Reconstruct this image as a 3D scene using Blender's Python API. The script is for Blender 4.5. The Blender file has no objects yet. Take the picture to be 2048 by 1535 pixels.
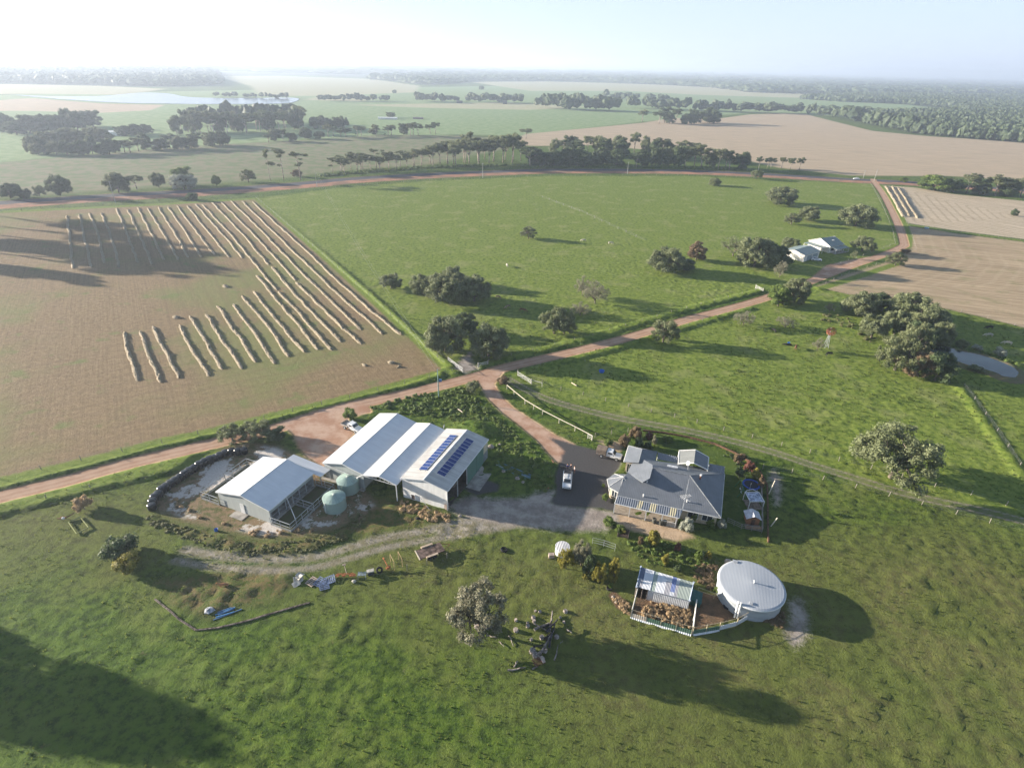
import bpy, math, random
import numpy as np
R = math.radians
S = bpy.context.scene
# ------------------------------------------------------------------ camera
CAM_H = 69.0
PITCH, ROLL, FPX = R(28.88), R(1.5), 1150.0
cam_d = bpy.data.cameras.new('camera')
cam = bpy.data.objects.new('camera', cam_d); S.collection.objects.link(cam)
cam_d.sensor_width = 36.0; cam_d.sensor_fit = 'HORIZONTAL'
cam_d.lens = 36.0 * FPX / 2048.0
cam_d.clip_start = 0.5; cam_d.clip_end = 60000
from mathutils import Matrix, Vector
CM = Matrix.Rotation(math.pi/2 - PITCH, 4, 'X') @ Matrix.Rotation(ROLL, 4, 'Z')
cam.matrix_world = Matrix.Translation((0, 0, CAM_H)) @ CM
S.camera = cam
# ------------------------------------------------------------------ world, sun, exposure
SUN_EL, SUN_AZ = 11.5, 166.0        # elevation; direction towards the sun, degrees counter-clockwise from +X
w = bpy.data.worlds.new('World'); S.world = w; w.use_nodes = True
wn = w.node_tree; bg = wn.nodes['Background']
sky = wn.nodes.new('ShaderNodeTexSky'); sky.sky_type = 'NISHITA'; sky.sun_disc = False
sky.sun_elevation = R(SUN_EL); sky.sun_rotation = R(90.0 - SUN_AZ)
sky.air_density = 1.0; sky.dust_density = 0.5; sky.ozone_density = 1.5; sky.altitude = 60
veil = wn.nodes.new('ShaderNodeMix'); veil.data_type = 'RGBA'; veil.inputs[0].default_value = .72      # the hazy white air of the whole sky
wn.links.new(sky.outputs[0], veil.inputs[6]); veil.inputs[7].default_value = (4.8, 5.8, 7.9, 1)
_tc = wn.nodes.new('ShaderNodeTexCoord'); _sp = wn.nodes.new('ShaderNodeSeparateXYZ'); wn.links.new(_tc.outputs['Generated'], _sp.inputs[0])
_mr = wn.nodes.new('ShaderNodeMapRange'); _mr.interpolation_type = 'SMOOTHSTEP'; wn.links.new(_sp.outputs[2], _mr.inputs['Value'])
_mr.inputs['From Min'].default_value = .06; _mr.inputs['From Max'].default_value = .42; _mr.inputs['To Min'].default_value = .76; _mr.inputs['To Max'].default_value = .06
wn.links.new(_mr.outputs[0], veil.inputs[0])
wn.links.new(veil.outputs[2], bg.inputs[0]); bg.inputs[1].default_value = 0.05
sd = bpy.data.lights.new('sun', 'SUN'); sd.energy = 5.0; sd.angle = R(0.53); sd.color = (1.0, 0.89, 0.75)
sun = bpy.data.objects.new('sun', sd); S.collection.objects.link(sun)
sv = Vector((math.cos(R(SUN_AZ))*math.cos(R(SUN_EL)), math.sin(R(SUN_AZ))*math.cos(R(SUN_EL)), math.sin(R(SUN_EL))))
sun.rotation_euler = sv.to_track_quat('Z', 'Y').to_euler()
S.view_settings.view_transform = 'Standard'; S.view_settings.look = 'None'
S.view_settings.exposure = 1.75; S.view_settings.gamma = 1.0
S.cycles.use_denoising = True
S.cycles.max_bounces = 4; S.cycles.diffuse_bounces = 2; S.cycles.glossy_bounces = 2
S.cycles.transmission_bounces = 2; S.cycles.transparent_max_bounces = 4; S.cycles.volume_bounces = 1
# ------------------------------------------------------------------ helpers
def at(x, y, z=0.0):
    """point of the place seen at photo pixel (x, y) and standing at height z"""
    d = CM.to_3x3() @ Vector(((x-1024)/FPX, -(y-767.5)/FPX, -1.0))
    t = (z - CAM_H) / d.z
    return Vector((d.x*t, d.y*t, z))
def depth(p):
    q = CM.to_3x3().transposed() @ (Vector(p) - Vector((0, 0, CAM_H)))
    return -q.z
def pix(p):
    q = CM.to_3x3().transposed() @ (Vector(p) - Vector((0, 0, CAM_H)))
    return (1024 + FPX*q.x/-q.z, 767.5 - FPX*q.y/-q.z)
def height_for(g, ytop):
    lo, hi = 0.0, 60.0
    for _ in range(30):
        m = (lo+hi)/2
        if pix((g.x, g.y, m))[1] > ytop: lo = m
        else: hi = m
    return lo
def sstep(a, b, x):
    t = np.clip((x-a)/(b-a), 0, 1); return t*t*(3-2*t)
_rs = np.random.RandomState(7)
_lat = _rs.rand(256, 256)
def vnoise(x, y):
    xi = np.floor(x).astype(int); yi = np.floor(y).astype(int)
    fx = x-xi; fy = y-yi; fx = fx*fx*(3-2*fx); fy = fy*fy*(3-2*fy)
    a = _lat[xi & 255, yi & 255]; b = _lat[(xi+1) & 255, yi & 255]
    c = _lat[xi & 255, (yi+1) & 255]; d = _lat[(xi+1) & 255, (yi+1) & 255]
    return (a*(1-fx)+b*fx)*(1-fy) + (c*(1-fx)+d*fx)*fy
def fbm(x, y, o=4):
    s = 0; a = 0.5; n = 0
    for i in range(o):
        s = s + a*vnoise(x*2**i+17*i, y*2**i+31*i); n += a; a *= .5
    return s/n
# ---- materials
MATS = {}
def lin(c):
    return tuple(((v/255)/12.92 if v/255 <= .04045 else ((v/255+.055)/1.055)**2.4) for v in c)
class NT:
    def __init__(s, name):
        s.m = bpy.data.materials.new(name); s.m.use_nodes = True
        s.t = s.m.node_tree; s.n = s.t.nodes; s.b = s.n['Principled BSDF']
        s.b.inputs['Specular IOR Level'].default_value = .25
    def new(s, typ, **k):
        n = s.n.new(typ)
        for a, v in k.items(): setattr(n, a, v)
        return n
    def link(s, a, b): s.t.links.new(a, b)
    def put(s, sock, v):
        if hasattr(v, 'is_output') or isinstance(v, bpy.types.NodeSocket): s.link(v, sock)
        else: sock.default_value = v
    def math(s, op, a, b=None, c=None, clamp=False):
        n = s.new('ShaderNodeMath', operation=op, use_clamp=clamp)
        s.put(n.inputs[0], a)
        if b is not None: s.put(n.inputs[1], b)
        if c is not None: s.put(n.inputs[2], c)
        return n.outputs[0]
    def mix(s, f, a, b):
        n = s.new('ShaderNodeMix', data_type='RGBA')
        s.put(n.inputs[0], f)
        for i, v in ((6, a), (7, b)):
            if isinstance(v, tuple): n.inputs[i].default_value = (*v[:3], 1)
            else: s.link(v, n.inputs[i])
        return n.outputs[2]
    def noise(s, vec, scale, detail=3, rough=.6):
        n = s.new('ShaderNodeTexNoise'); n.inputs['Scale'].default_value = scale
        n.inputs['Detail'].default_value = detail; n.inputs['Roughness'].default_value = rough
        if vec is not None: s.link(vec, n.inputs['Vector'])
        return n.outputs['Fac']
    def attr(s, name): return s.new('ShaderNodeAttribute', attribute_name=name).outputs['Fac']
    def ramp(s, v, a, b):
        n = s.new('ShaderNodeMapRange', interpolation_type='SMOOTHSTEP')
        s.put(n.inputs['Value'], v); n.inputs['From Min'].default_value = a; n.inputs['From Max'].default_value = b
        return n.outputs['Result']
    def bump(s, h, strength, dist):
        n = s.new('ShaderNodeBump'); n.inputs['Strength'].default_value = strength; n.inputs['Distance'].default_value = dist
        s.link(h, n.inputs['Height']); s.link(n.outputs[0], s.b.inputs['Normal'])
    def geo(s): return s.new('ShaderNodeNewGeometry').outputs['Position']
    def obj(s): return s.new('ShaderNodeTexCoord').outputs['Object']
def mat(name, col, rough=.7, metal=0.0, var=.15, scale=2.0, spec=.3, col2=None):
    """plain surface with procedural wear"""
    if name in MATS: return MATS[name]
    q = NT(name); v = q.noise(q.obj(), scale, 4, .65)
    c2 = col2 or tuple(max(0, c*(1-2.2*var)) for c in col)
    c1 = tuple(c*(1+.6*var) for c in col)
    q.link(q.mix(q.ramp(v, .3, .7), c2, c1), q.b.inputs['Base Color'])
    q.b.inputs['Roughness'].default_value = rough; q.b.inputs['Metallic'].default_value = metal
    q.b.inputs['Specular IOR Level'].default_value = spec
    MATS[name] = q.m; return q.m
def corrugated(name, col, axis='X', pitch=.2, rough=.45, strength=.6, streak=.12, dirt=None, spec=.4):
    """ribbed painted steel sheet, ribs repeating along the given object axis"""
    if name in MATS: return MATS[name]
    q = NT(name); o = q.obj()
    sx = q.new('ShaderNodeSeparateXYZ'); q.link(o, sx.inputs[0])
    a = sx.outputs[axis]
    wv = q.math('SINE', q.math('MULTIPLY', a, 2*math.pi/pitch))
    mp = q.new('ShaderNodeMapping'); q.link(o, mp.inputs[0])
    sc = {'X': (3, .25, .25), 'Y': (.25, 3, .25), 'Z': (.3, .3, 3)}[axis]; mp.inputs['Scale'].default_value = sc
    st = q.noise(mp.outputs[0], 1.0, 4, .7)
    n2 = q.noise(o, .35, 3)
    sheet = q.math('FRACT', q.math('MULTIPLY', q.math('FLOOR', q.math('DIVIDE', a, .76)), .6180))
    f = q.math('ADD', q.math('MULTIPLY', q.ramp(st, .35, .75), .65), q.math('MULTIPLY', sheet, .35))
    c = q.mix(f, tuple(x*(1-streak*1.6) for x in col), tuple(min(1, x*(1+streak*.5)) for x in col))
    if dirt:
        c = q.mix(q.ramp(n2, .45, .75), c, dirt)
    # the grooves of the profile hold a little grime
    c = q.mix(q.math('MULTIPLY', q.ramp(wv, -1.0, -.4), -.22, .22), c, tuple(x*.45 for x in col))
    q.link(c, q.b.inputs['Base Color'])
    q.b.inputs['Roughness'].default_value = rough; q.b.inputs['Specular IOR Level'].default_value = spec
    q.bump(wv, strength, .03)
    MATS[name] = q.m; return q.m
# ---- objects
COL = S.collection
def tag(o, label=None, cat=None, group=None, kind=None):
    if label: o['label'] = label
    if cat: o['category'] = cat
    if group: o['group'] = group
    if kind: o['kind'] = kind
    return o
def empty(name, loc, rz=0.0, label=None, cat=None, group=None):
    o = bpy.data.objects.new(name, None); COL.objects.link(o)
    o.location = loc; o.rotation_euler = (0, 0, rz); o.empty_display_size = .5
    return tag(o, label, cat, group)
def npmesh(name, V, F, smooth=False):
    """V (n,3); F (m,3) or (m,4) or a list of both"""
    me = bpy.data.meshes.new(name)
    V = np.asarray(V, dtype=np.float32)
    Fs = F if isinstance(F, list) else [F]
    Fs = [np.asarray(f, dtype=np.int32) for f in Fs if len(f)]
    me.vertices.add(len(V)); me.vertices.foreach_set('co', V.ravel())
    L = np.concatenate([f.ravel() for f in Fs])
    cnt = np.concatenate([np.full(len(f), f.shape[1]) for f in Fs])
    st = np.concatenate([[0], np.cumsum(cnt)[:-1]])
    me.loops.add(len(L)); me.loops.foreach_set('vertex_index', L.astype(np.int32))
    me.polygons.add(len(cnt)); me.polygons.foreach_set('loop_start', st.astype(np.int32))
    try: me.polygons.foreach_set('loop_total', cnt.astype(np.int32))
    except Exception: pass
    me.polygons.foreach_set('use_smooth', np.full(len(cnt), smooth))
    me.update(calc_edges=True)
    return me
def link(name, me, m, parent=None, loc=None):
    o = bpy.data.objects.new(name, me); COL.objects.link(o)
    if m is not None and not me.materials: me.materials.append(m)
    if parent is not None: o.parent = parent
    if loc is not None: o.location = loc
    return o
class MB:
    def __init__(s): s.v = []; s.f = []
    def add(s, vs, fs):
        k = len(s.v); s.v += [tuple(v) for v in vs]; s.f += [tuple(k+i for i in f) for f in fs]; return s
    def box(s, c, d, rz=0.0, rx=0.0, ry=0.0):
        M = Matrix.Translation(c) @ Matrix.Rotation(rz, 4, 'Z') @ Matrix.Rotation(ry, 4, 'Y') @ Matrix.Rotation(rx, 4, 'X')
        vs = [M @ Vector((x*d[0]/2, y*d[1]/2, z*d[2]/2)) for x in (-1, 1) for y in (-1, 1) for z in (-1, 1)]
        return s.add(vs, [(0, 1, 3, 2), (4, 6, 7, 5), (0, 4, 5, 1), (2, 3, 7, 6), (0, 2, 6, 4), (1, 5, 7, 3)])
    def b2(s, a, b):
        return s.box([(a[i]+b[i])/2 for i in range(3)], [abs(b[i]-a[i]) for i in range(3)])
    def tube(s, p, q, r, n=6, r2=None, cap=True):
        p = Vector(p); q = Vector(q); r2 = r if r2 is None else r2
        z = (q-p).normalized(); x = z.orthogonal().normalized(); y = z.cross(x)
        vs = [p + (x*math.cos(2*math.pi*i/n)+y*math.sin(2*math.pi*i/n))*r for i in range(n)]
        vs += [q + (x*math.cos(2*math.pi*i/n)+y*math.sin(2*math.pi*i/n))*r2 for i in range(n)]
        fs = [(i, (i+1) % n, n+(i+1) % n, n+i) for i in range(n)]
        if cap: fs += [tuple(range(n))[::-1], tuple(range(n, 2*n))]
        return s.add(vs, fs)
    def path(s, pts, r, n=6):
        for a, b in zip(pts, pts[1:]): s.tube(a, b, r, n)
        return s
    def prism(s, poly, z0, z1):
        n = len(poly)
        vs = [(p[0], p[1], z0) for p in poly] + [(p[0], p[1], z1) for p in poly]
        return s.add(vs, [tuple(range(n))[::-1], tuple(range(n, 2*n))] + [(i, (i+1) % n, n+(i+1) % n, n+i) for i in range(n)])
    def slab(s, pts, t):
        """polygon in space thickened downwards by t"""
        n = len(pts)
        vs = [tuple(p) for p in pts] + [(p[0], p[1], p[2]-t) for p in pts]
        return s.add(vs, [tuple(range(n)), tuple(range(n, 2*n))[::-1]] + [(i, n+i, n+(i+1) % n, (i+1) % n) for i in range(n)])
    def wallq(s, a, b, za0, za1, zb0, zb1, t=.08):
        """upright quad from a to b with its own top heights, thickness t"""
        a = Vector(a[:2]); b = Vector(b[:2]); d = (b-a).normalized(); nrm = Vector((-d.y, d.x))*t/2
        vs = []
        for o in (nrm, -nrm):
            vs += [(a.x+o.x, a.y+o.y, za0), (b.x+o.x, b.y+o.y, zb0), (b.x+o.x, b.y+o.y, zb1), (a.x+o.x, a.y+o.y, za1)]
        return s.add(vs, [(0, 1, 2, 3), (7, 6, 5, 4), (0, 4, 5, 1), (1, 5, 6, 2), (2, 6, 7, 3), (3, 7, 4, 0)])
    def lathe(s, prof, n=24, c=(0, 0, 0)):
        vs = []; fs = []
        for r, z in prof:
            vs += [(c[0]+r*math.cos(2*math.pi*i/n), c[1]+r*math.sin(2*math.pi*i/n), c[2]+z) for i in range(n)]
        for k in range(len(prof)-1):
            for i in range(n):
                fs.append((k*n+i, k*n+(i+1) % n, (k+1)*n+(i+1) % n, (k+1)*n+i))
        fs.append(tuple(range(n))[::-1]); fs.append(tuple(range((len(prof)-1)*n, len(prof)*n)))
        return s.add(vs, fs)
    def ell(s, c, r, n=10, m=6, rz=0.0, jit=0.0, rnd=None, ry=0.0):
        M = Matrix.Translation(c) @ Matrix.Rotation(rz, 4, 'Z') @ Matrix.Rotation(ry, 4, 'Y')
        vs = []; fs = []
        rnd = rnd or random
        for j in range(m+1):
            th = math.pi*j/m
            for i in range(n):
                ph = 2*math.pi*i/n; k = 1 + (rnd.uniform(-jit, jit) if jit else 0)
                vs.append(M @ Vector((r[0]*math.sin(th)*math.cos(ph)*k, r[1]*math.sin(th)*math.sin(ph)*k, r[2]*math.cos(th)*k)))
        for j in range(m):
            for i in range(n):
                fs.append((j*n+i, (j+1)*n+i, (j+1)*n+(i+1) % n, j*n+(i+1) % n))
        return s.add(vs, fs)
    def build(s, name, m, parent=None, smooth=False, bevel=0.0, label=None):
        me = bpy.data.meshes.new(name); me.from_pydata(s.v, [], s.f)
        if smooth:
            me.polygons.foreach_set('use_smooth', [True]*len(me.polygons))
        me.validate(); me.update()
        o = link(name, me, m, parent)
        if bevel:
            b = o.modifiers.new('bevel', 'BEVEL'); b.width = bevel; b.segments = 2; b.limit_method = 'ANGLE'
        if label: o['label'] = label
        return o
def copy_tree(o, parent=None):
    c = o.copy(); COL.objects.link(c); c.parent = parent
    for ch in list(o.children): copy_tree(ch, c)
    return c
def skin_body(name, joints, edges, m, parent=None, sub=2):
    """one continuous surface grown over a skeleton; joints: [(x,y,z,rx,ry)]"""
    me = bpy.data.meshes.new(name); me.from_pydata([j[:3] for j in joints], edges, [])
    o = bpy.data.objects.new(name, me); COL.objects.link(o); me.materials.append(m)
    o.modifiers.new('skin', 'SKIN')
    if not me.skin_vertices: 
        bpy.context.view_layer.objects.active = o
        bpy.ops.mesh.customdata_skin_add()
    for i, j in enumerate(joints):
        me.skin_vertices[0].data[i].radius = (j[3], j[4])
    me.skin_vertices[0].data[0].use_root = True
    ss = o.modifiers.new('sub', 'SUBSURF'); ss.levels = sub; ss.render_levels = sub
    if parent: o.parent = parent
    return o
# ================================================================== the ground
def PX(*pts): return [tuple(at(x, y)[:2]) for x, y in pts]
def seg_d2(X, Y, a, b):
    ax, ay = a; bx, by = b; dx, dy = bx-ax, by-ay
    t = np.clip(((X-ax)*dx+(Y-ay)*dy)/(dx*dx+dy*dy+1e-9), 0, 1)
    return (X-ax-t*dx)**2 + (Y-ay-t*dy)**2
def sd_poly(X, Y, poly):
    d = np.full(X.shape, 1e18); ins = np.zeros(X.shape, bool)
    n = len(poly)
    for i in range(n):
        a, b = poly[i], poly[(i+1) % n]
        d = np.minimum(d, seg_d2(X, Y, a, b))
        c = ((a[1] > Y) != (b[1] > Y))
        if abs(b[1]-a[1]) > 1e-9:
            ins ^= c & (X < (b[0]-a[0])*(Y-a[1])/(b[1]-a[1])+a[0])
    return np.where(ins, 1, -1)*np.sqrt(d)
def sd_line(X, Y, pl, w):
    d = np.full(X.shape, 1e18)
    for a, b in zip(pl, pl[1:]): d = np.minimum(d, seg_d2(X, Y, a, b))
    return w/2 - np.sqrt(d)
def offset_line(pl, o):
    out = []
    for i, p in enumerate(pl):
        a = Vector(pl[max(0, i-1)]); b = Vector(pl[min(len(pl)-1, i+1)]); d = (b-a).normalized()
        out.append((p[0]-d.y*o, p[1]+d.x*o))
    return out
def smooth_line(pl, n=6):
    P = [Vector(p) for p in pl]; out = []
    for i in range(len(P)-1):
        p0, p1, p2, p3 = P[max(0, i-1)], P[i], P[i+1], P[min(len(P)-1, i+2)]
        for k in range(n):
            t = k/n
            out.append(tuple(.5*((2*p1)+(p2-p0)*t+(2*p0-5*p1+4*p2-p3)*t*t+(3*p1-p0-3*p2+p3)*t**3)))
    out.append(tuple(P[-1])); return out
ROAD = smooth_line(PX((-420, 1120), (-120, 1030), (0, 994), (130, 962), (260, 926), (400, 893), (480, 874), (540, 860), (610, 838), (700, 812), (800, 790), (880, 771), (950, 753), (1010, 735), (1100, 714), (1200, 690), (1290, 665), (1370, 640), (1450, 619), (1530, 596), (1620, 563), (1690, 536), (1760, 512), (1803, 494), (1808, 484), (1797, 450), (1778, 410), (1764, 385), (1750, 366), (1746, 358)), 4)
HWY = smooth_line(PX((-900, 470), (-500, 438), (0, 406), (205, 392), (410, 381), (615, 366), (700, 358), (851, 349), (1000, 343), (1090, 340), (1250, 340), (1380, 342), (1519, 348), (1690, 358), (1827, 365), (2100, 385), (2700, 440)), 4)
TRACK = smooth_line(PX((1015, 757), (1060, 783), (1110, 803), (1180, 822), (1250, 838), (1380, 862), (1480, 885), (1560, 908), (1620, 928), (1700, 953), (1790, 981), (1880, 1003), (1960, 1020), (2048, 1042), (2300, 1110)), 4)
LOWTRK = smooth_line(PX((960, 1045), (900, 1062), (840, 1073), (770, 1085), (700, 1105), (640, 1122), (570, 1130), (500, 1128), (430, 1122), (360, 1110)), 4)
Z = {}      # name -> function(X, Y) giving signed metres, inside positive
def poly(name, *pts): Z[name] = ('p', [PX(*q) for q in pts])
def line(name, *pl): Z[name] = ('l', list(pl))
HAYF = [(512, 396), (575, 450), (642, 507), (757, 609), (820, 668), (888, 732), (868, 750), (780, 776), (700, 797), (640, 812), (546, 835), (416, 868), (320, 890), (190, 925), (0, 972), (-300, 1060), (-900, 1040), (-1500, 560), (-500, 450), (0, 425), (130, 418), (300, 408), (420, 401)]
poly('hay', HAYF)
poly('stub', [(1630, 573), (1700, 546), (1790, 519), (1822, 500), (1812, 470), (1818, 452), (1905, 466), (2048, 484), (2500, 545), (2900, 800), (2300, 705), (2048, 655), (1960, 633), (1884, 616), (1800, 603), (1694, 588)])
poly('mown', [(1764, 371), (1830, 375), (1905, 388), (2048, 402), (2900, 500), (2900, 590), (2500, 536), (2048, 478), (1905, 460), (1816, 446)])
poly('tan', [(1052, 268), (1180, 256), (1284, 246), (1345, 236), (1430, 238), (1500, 229), (1560, 227), (1610, 228), (1660, 241), (1745, 262), (1850, 272), (1940, 278), (2048, 286), (2800, 345), (2800, 420), (2048, 362), (1900, 352), (1830, 352), (1700, 351), (1560, 336), (1480, 318), (1300, 300), (1180, 290), (1080, 292), (1000, 290)],
     [(-60, 205), (60, 196), (200, 207), (330, 210), (300, 221), (200, 226), (60, 222), (-200, 222)])
poly('sown', [(-1600, 470), (-300, 362), (0, 326), (250, 303), (420, 290), (600, 281), (760, 270), (905, 271), (1060, 278), (1010, 298), (860, 330), (700, 340), (560, 357), (440, 366), (200, 382), (0, 394), (-600, 430)])
poly('pale', [(430, 152), (560, 152), (740, 158), (840, 172), (830, 185), (640, 192), (520, 192), (500, 172)],
     [(940, 164), (1100, 163), (1340, 170), (1520, 178), (1640, 186), (1700, 200), (1600, 196), (1400, 190), (1250, 182), (1060, 182)],
     [(-300, 168), (0, 168), (200, 172), (330, 178), (250, 190), (100, 188), (-200, 189)],
     [(810, 146), (880, 140), (910, 142), (850, 150)], [(1490, 176), (1700, 178), (1710, 181), (1560, 182)], [(1868, 184), (2040, 185), (2040, 188), (1880, 188)],
     [(700, 210), (1010, 205), (1180, 214), (1060, 220), (860, 216)], [(640, 192), (760, 196), (720, 203), (610, 200)], [(40, 151), (90, 152), (100, 160), (60, 158)])
poly('wood', [(-2500, 150), (-300, 137), (200, 134), (700, 128.5), (1300, 144), (2048, 163), (3200, 196), (3600, 300), (2048, 290), (1830, 268), (1700, 240), (1720, 226), (1925, 222), (1800, 208), (1680, 203), (1500, 188), (1420, 176), (1200, 165), (960, 163), (860, 172), (740, 157), (600, 150), (430, 152), (440, 172), (300, 174), (0, 168), (-600, 180)])
poly('midpad', [(515, 397), (642, 507), (757, 609), (888, 728), (950, 722), (1180, 678), (1400, 614), (1520, 583), (1640, 556), (1800, 495), (1745, 368), (1380, 352), (1090, 352), (851, 362), (680, 375)],
     [(1030, 746), (1250, 695), (1500, 618), (1640, 577), (1800, 601), (2048, 660), (2300, 720), (2300, 1100), (2048, 1037), (1800, 984), (1500, 890), (1250, 836), (1080, 785)])
poly('farpad', [(-1500, 340), (-600, 215), (0, 190), (600, 178), (1000, 172), (1500, 180), (2000, 226), (2000, 245), (1500, 226), (1284, 244), (1052, 272), (905, 270), (600, 280), (250, 302), (0, 325)])
line('road', (ROAD, 4.2))
line('hwy', (HWY, 10.0))
line('shoulder', (offset_line(HWY, -5.5), 22.0))
line('track', (offset_line(TRACK, .9), .5), (offset_line(TRACK, -.9), .5))
line('trackmid', (TRACK, 2.8))
line('lowtrk', (offset_line(LOWTRK, 1.1), 1.5), (offset_line(LOWTRK, -1.2), 1.8), (PX((900, 1060), (960, 1047), (1010, 1040)), 5))
poly('yard', [(560, 846), (640, 820), (700, 806), (740, 812), (745, 824), (700, 835), (690, 852), (712, 864), (690, 890), (660, 925), (645, 935), (615, 915), (596, 895), (585, 868)],
     [(948, 748), (1010, 742), (990, 768), (1004, 792), (1030, 816), (1064, 838), (1110, 868), (1150, 888), (1140, 905), (1136, 925), (1115, 926), (1094, 905), (1075, 882), (1040, 853), (1005, 826), (978, 800), (962, 775)],
     [(1652, 530), (1700, 520), (1745, 512), (1690, 540), (1640, 558), (1622, 556)])
poly('pad', [(1094, 872), (1150, 889), (1200, 901), (1248, 912), (1240, 935), (1222, 955), (1222, 985), (1232, 1010), (1237, 1024), (1200, 1016), (1150, 1013), (1110, 1010), (1102, 1002), (1112, 985), (1110, 950), (1118, 928), (1128, 900)],
     [(925, 975), (965, 957), (1000, 968), (995, 982), (950, 990)])
poly('white', [(908, 738), (926, 712), (945, 700), (943, 722), (958, 738), (930, 746)],
     [(897, 1008), (940, 990), (985, 998), (1050, 995), (1082, 982), (1110, 980), (1106, 1003), (1150, 1012), (1200, 1017), (1238, 1026), (1245, 1045), (1200, 1062), (1120, 1060), (1020, 1052), (960, 1040), (905, 1026)],
     [(1548, 938), (1562, 960), (1560, 1000), (1552, 1010), (1545, 980), (1540, 955)],
     [(1578, 1205), (1600, 1198), (1614, 1235), (1610, 1280), (1588, 1290), (1572, 1270), (1586, 1235)])
poly('sandy', [(1238, 1024), (1300, 1042), (1356, 1052), (1390, 1074), (1350, 1082), (1290, 1068), (1236, 1052)],
     [(1195, 880), (1250, 885), (1240, 905), (1215, 895)])
poly('kennel', [(455, 893), (500, 882), (560, 890), (610, 915), (650, 935), (660, 960), (740, 985), (760, 1010), (720, 1045), (660, 1060), (600, 1075), (520, 1078), (440, 1060), (370, 1045), (310, 1022), (300, 1000), (340, 955), (400, 910)])
poly('weeds', [(300, 1025), (370, 1050), (440, 1064), (520, 1080), (600, 1076), (640, 1060), (740, 1000), (800, 990), (900, 1030), (890, 1050), (780, 1058), (660, 1085), (600, 1110), (540, 1118), (440, 1105), (340, 1060), (285, 1020)],
     [(420, 1145), (560, 1130), (600, 1160), (560, 1195), (420, 1240), (350, 1215), (300, 1160)],
     [(1515, 1215), (1570, 1215), (1580, 1270), (1520, 1230)], [(1400, 1105), (1440, 1125), (1430, 1175), (1385, 1150)])
poly('bare', [(1284, 1168), (1385, 1195), (1384, 1255), (1262, 1225)], [(1388, 1180), (1500, 1205), (1497, 1228), (1386, 1262)], [(1215, 1188), (1228, 1180), (1256, 1205), (1252, 1225), (1232, 1215)])
poly('lawn', [(1310, 878), (1380, 884), (1450, 908), (1510, 955), (1530, 1080), (1450, 1050), (1452, 950), (1420, 910), (1340, 905)])
line('lush', (PX((512, 396), (642, 507), (757, 609), (888, 730), (910, 742)), 3.2), (PX((-300, 1050), (0, 965), (190, 920), (320, 886), (416, 866), (546, 833), (640, 811), (780, 775), (870, 750)), 4.0),
     (PX((955, 733), (1055, 707), (1180, 676), (1290, 643), (1400, 612), (1520, 582)), 2.4), (PX((1050, 742), (1111, 727), (1250, 692), (1370, 655), (1500, 617)), 2.0), (PX((1915, 770), (1980, 860), (2060, 975)), 1.6),
     (PX((-100, 1040), (60, 1003), (200, 965), (330, 935), (420, 912)), 4.0), (PX((1812, 492), (1815, 470), (1795, 425), (1768, 372)), 5.0), (PX((1816, 449), (1905, 463), (2048, 482)), 3.0), (PX((1640, 577), (1720, 552), (1800, 525)), 3.5),
     (PX((512, 397), (300, 410), (0, 424)), 5.0))
poly('dry', [(700, 1020), (1040, 1060), (1240, 1075), (1400, 1085), (1560, 1060), (1900, 1040), (2200, 1150), (2300, 1700), (1200, 1600), (1000, 1300), (700, 1180), (600, 1200), (700, 1090)],
     [(-300, 1010), (0, 1000), (290, 985), (300, 1060), (340, 1120), (200, 1130), (-100, 1100)])
ZN = list(Z)
def growth(a, b, step, k):
    out = []; v = a
    while v < b:
        step *= k; v += step; out.append(v)
    return out
_g = growth(165, 17000, .8, 1.022)
GX = np.array([-v for v in _g[::-1]] + list(np.arange(-165, 165.01, .6)) + _g)
GY = np.array(list(np.arange(-100, 24, 4.0)) + list(np.arange(24, 205, .55)) + growth(205, 16000, .6, 1.013))
XX, YY = np.meshgrid(GX, GY)
SD = {}
for k in ZN:
    typ, items = Z[k]
    r = np.full(XX.shape, -60.0)
    for it in items:
        pts = np.array(it if typ == 'p' else it[0])
        m = 30 if typ == 'p' else it[1]+20
        if typ == 'p' and len(pts) and pts[:, 1].max() > 600: m = 120
        ix = (GX > pts[:, 0].min()-m) & (GX < pts[:, 0].max()+m); iy = (GY > pts[:, 1].min()-m) & (GY < pts[:, 1].max()+m)
        i0, i1 = np.where(ix)[0][[0, -1]]; j0, j1 = np.where(iy)[0][[0, -1]]
        sx, sy = XX[j0:j1+1, i0:i1+1], YY[j0:j1+1, i0:i1+1]
        v = sd_poly(sx, sy, it) if typ == 'p' else sd_line(sx, sy, it[0], it[1])
        r[j0:j1+1, i0:i1+1] = np.maximum(r[j0:j1+1, i0:i1+1], np.clip(v, -60, 60))
    SD[k] = r
# ---- relief: tussocks in the pasture, weeds round the kennels, banks; dead flat on roads and yards
flat = np.zeros(XX.shape)
for k in ('hay', 'stub', 'mown', 'tan', 'road', 'hwy', 'shoulder', 'yard', 'pad', 'white', 'sandy', 'track', 'bare', 'kennel', 'lawn'):
    flat = np.maximum(flat, sstep(-.9, .2, SD[k]))
gm = 1-flat
near = sstep(330, 180, YY)
lump = sstep(.50, .80, fbm(XX/2.3, YY/2.3, 3)) * .12 + sstep(.45, .8, fbm(XX/.95+9, YY/.95, 2))*.17
big = sstep(.35, .7, fbm(XX/22+5, YY/22+3, 2))
HZ = gm*near*lump*(.35+.65*big)
HZ += sstep(-1.2, .4, SD['lush'])*near*gm*(.28+.3*fbm(XX/.9, YY/.9, 2))
HZ += sstep(-1.5, 1.5, SD['weeds'])*gm*.32*sstep(.35, .75, fbm(XX/1.6, YY/1.6, 3))
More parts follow.
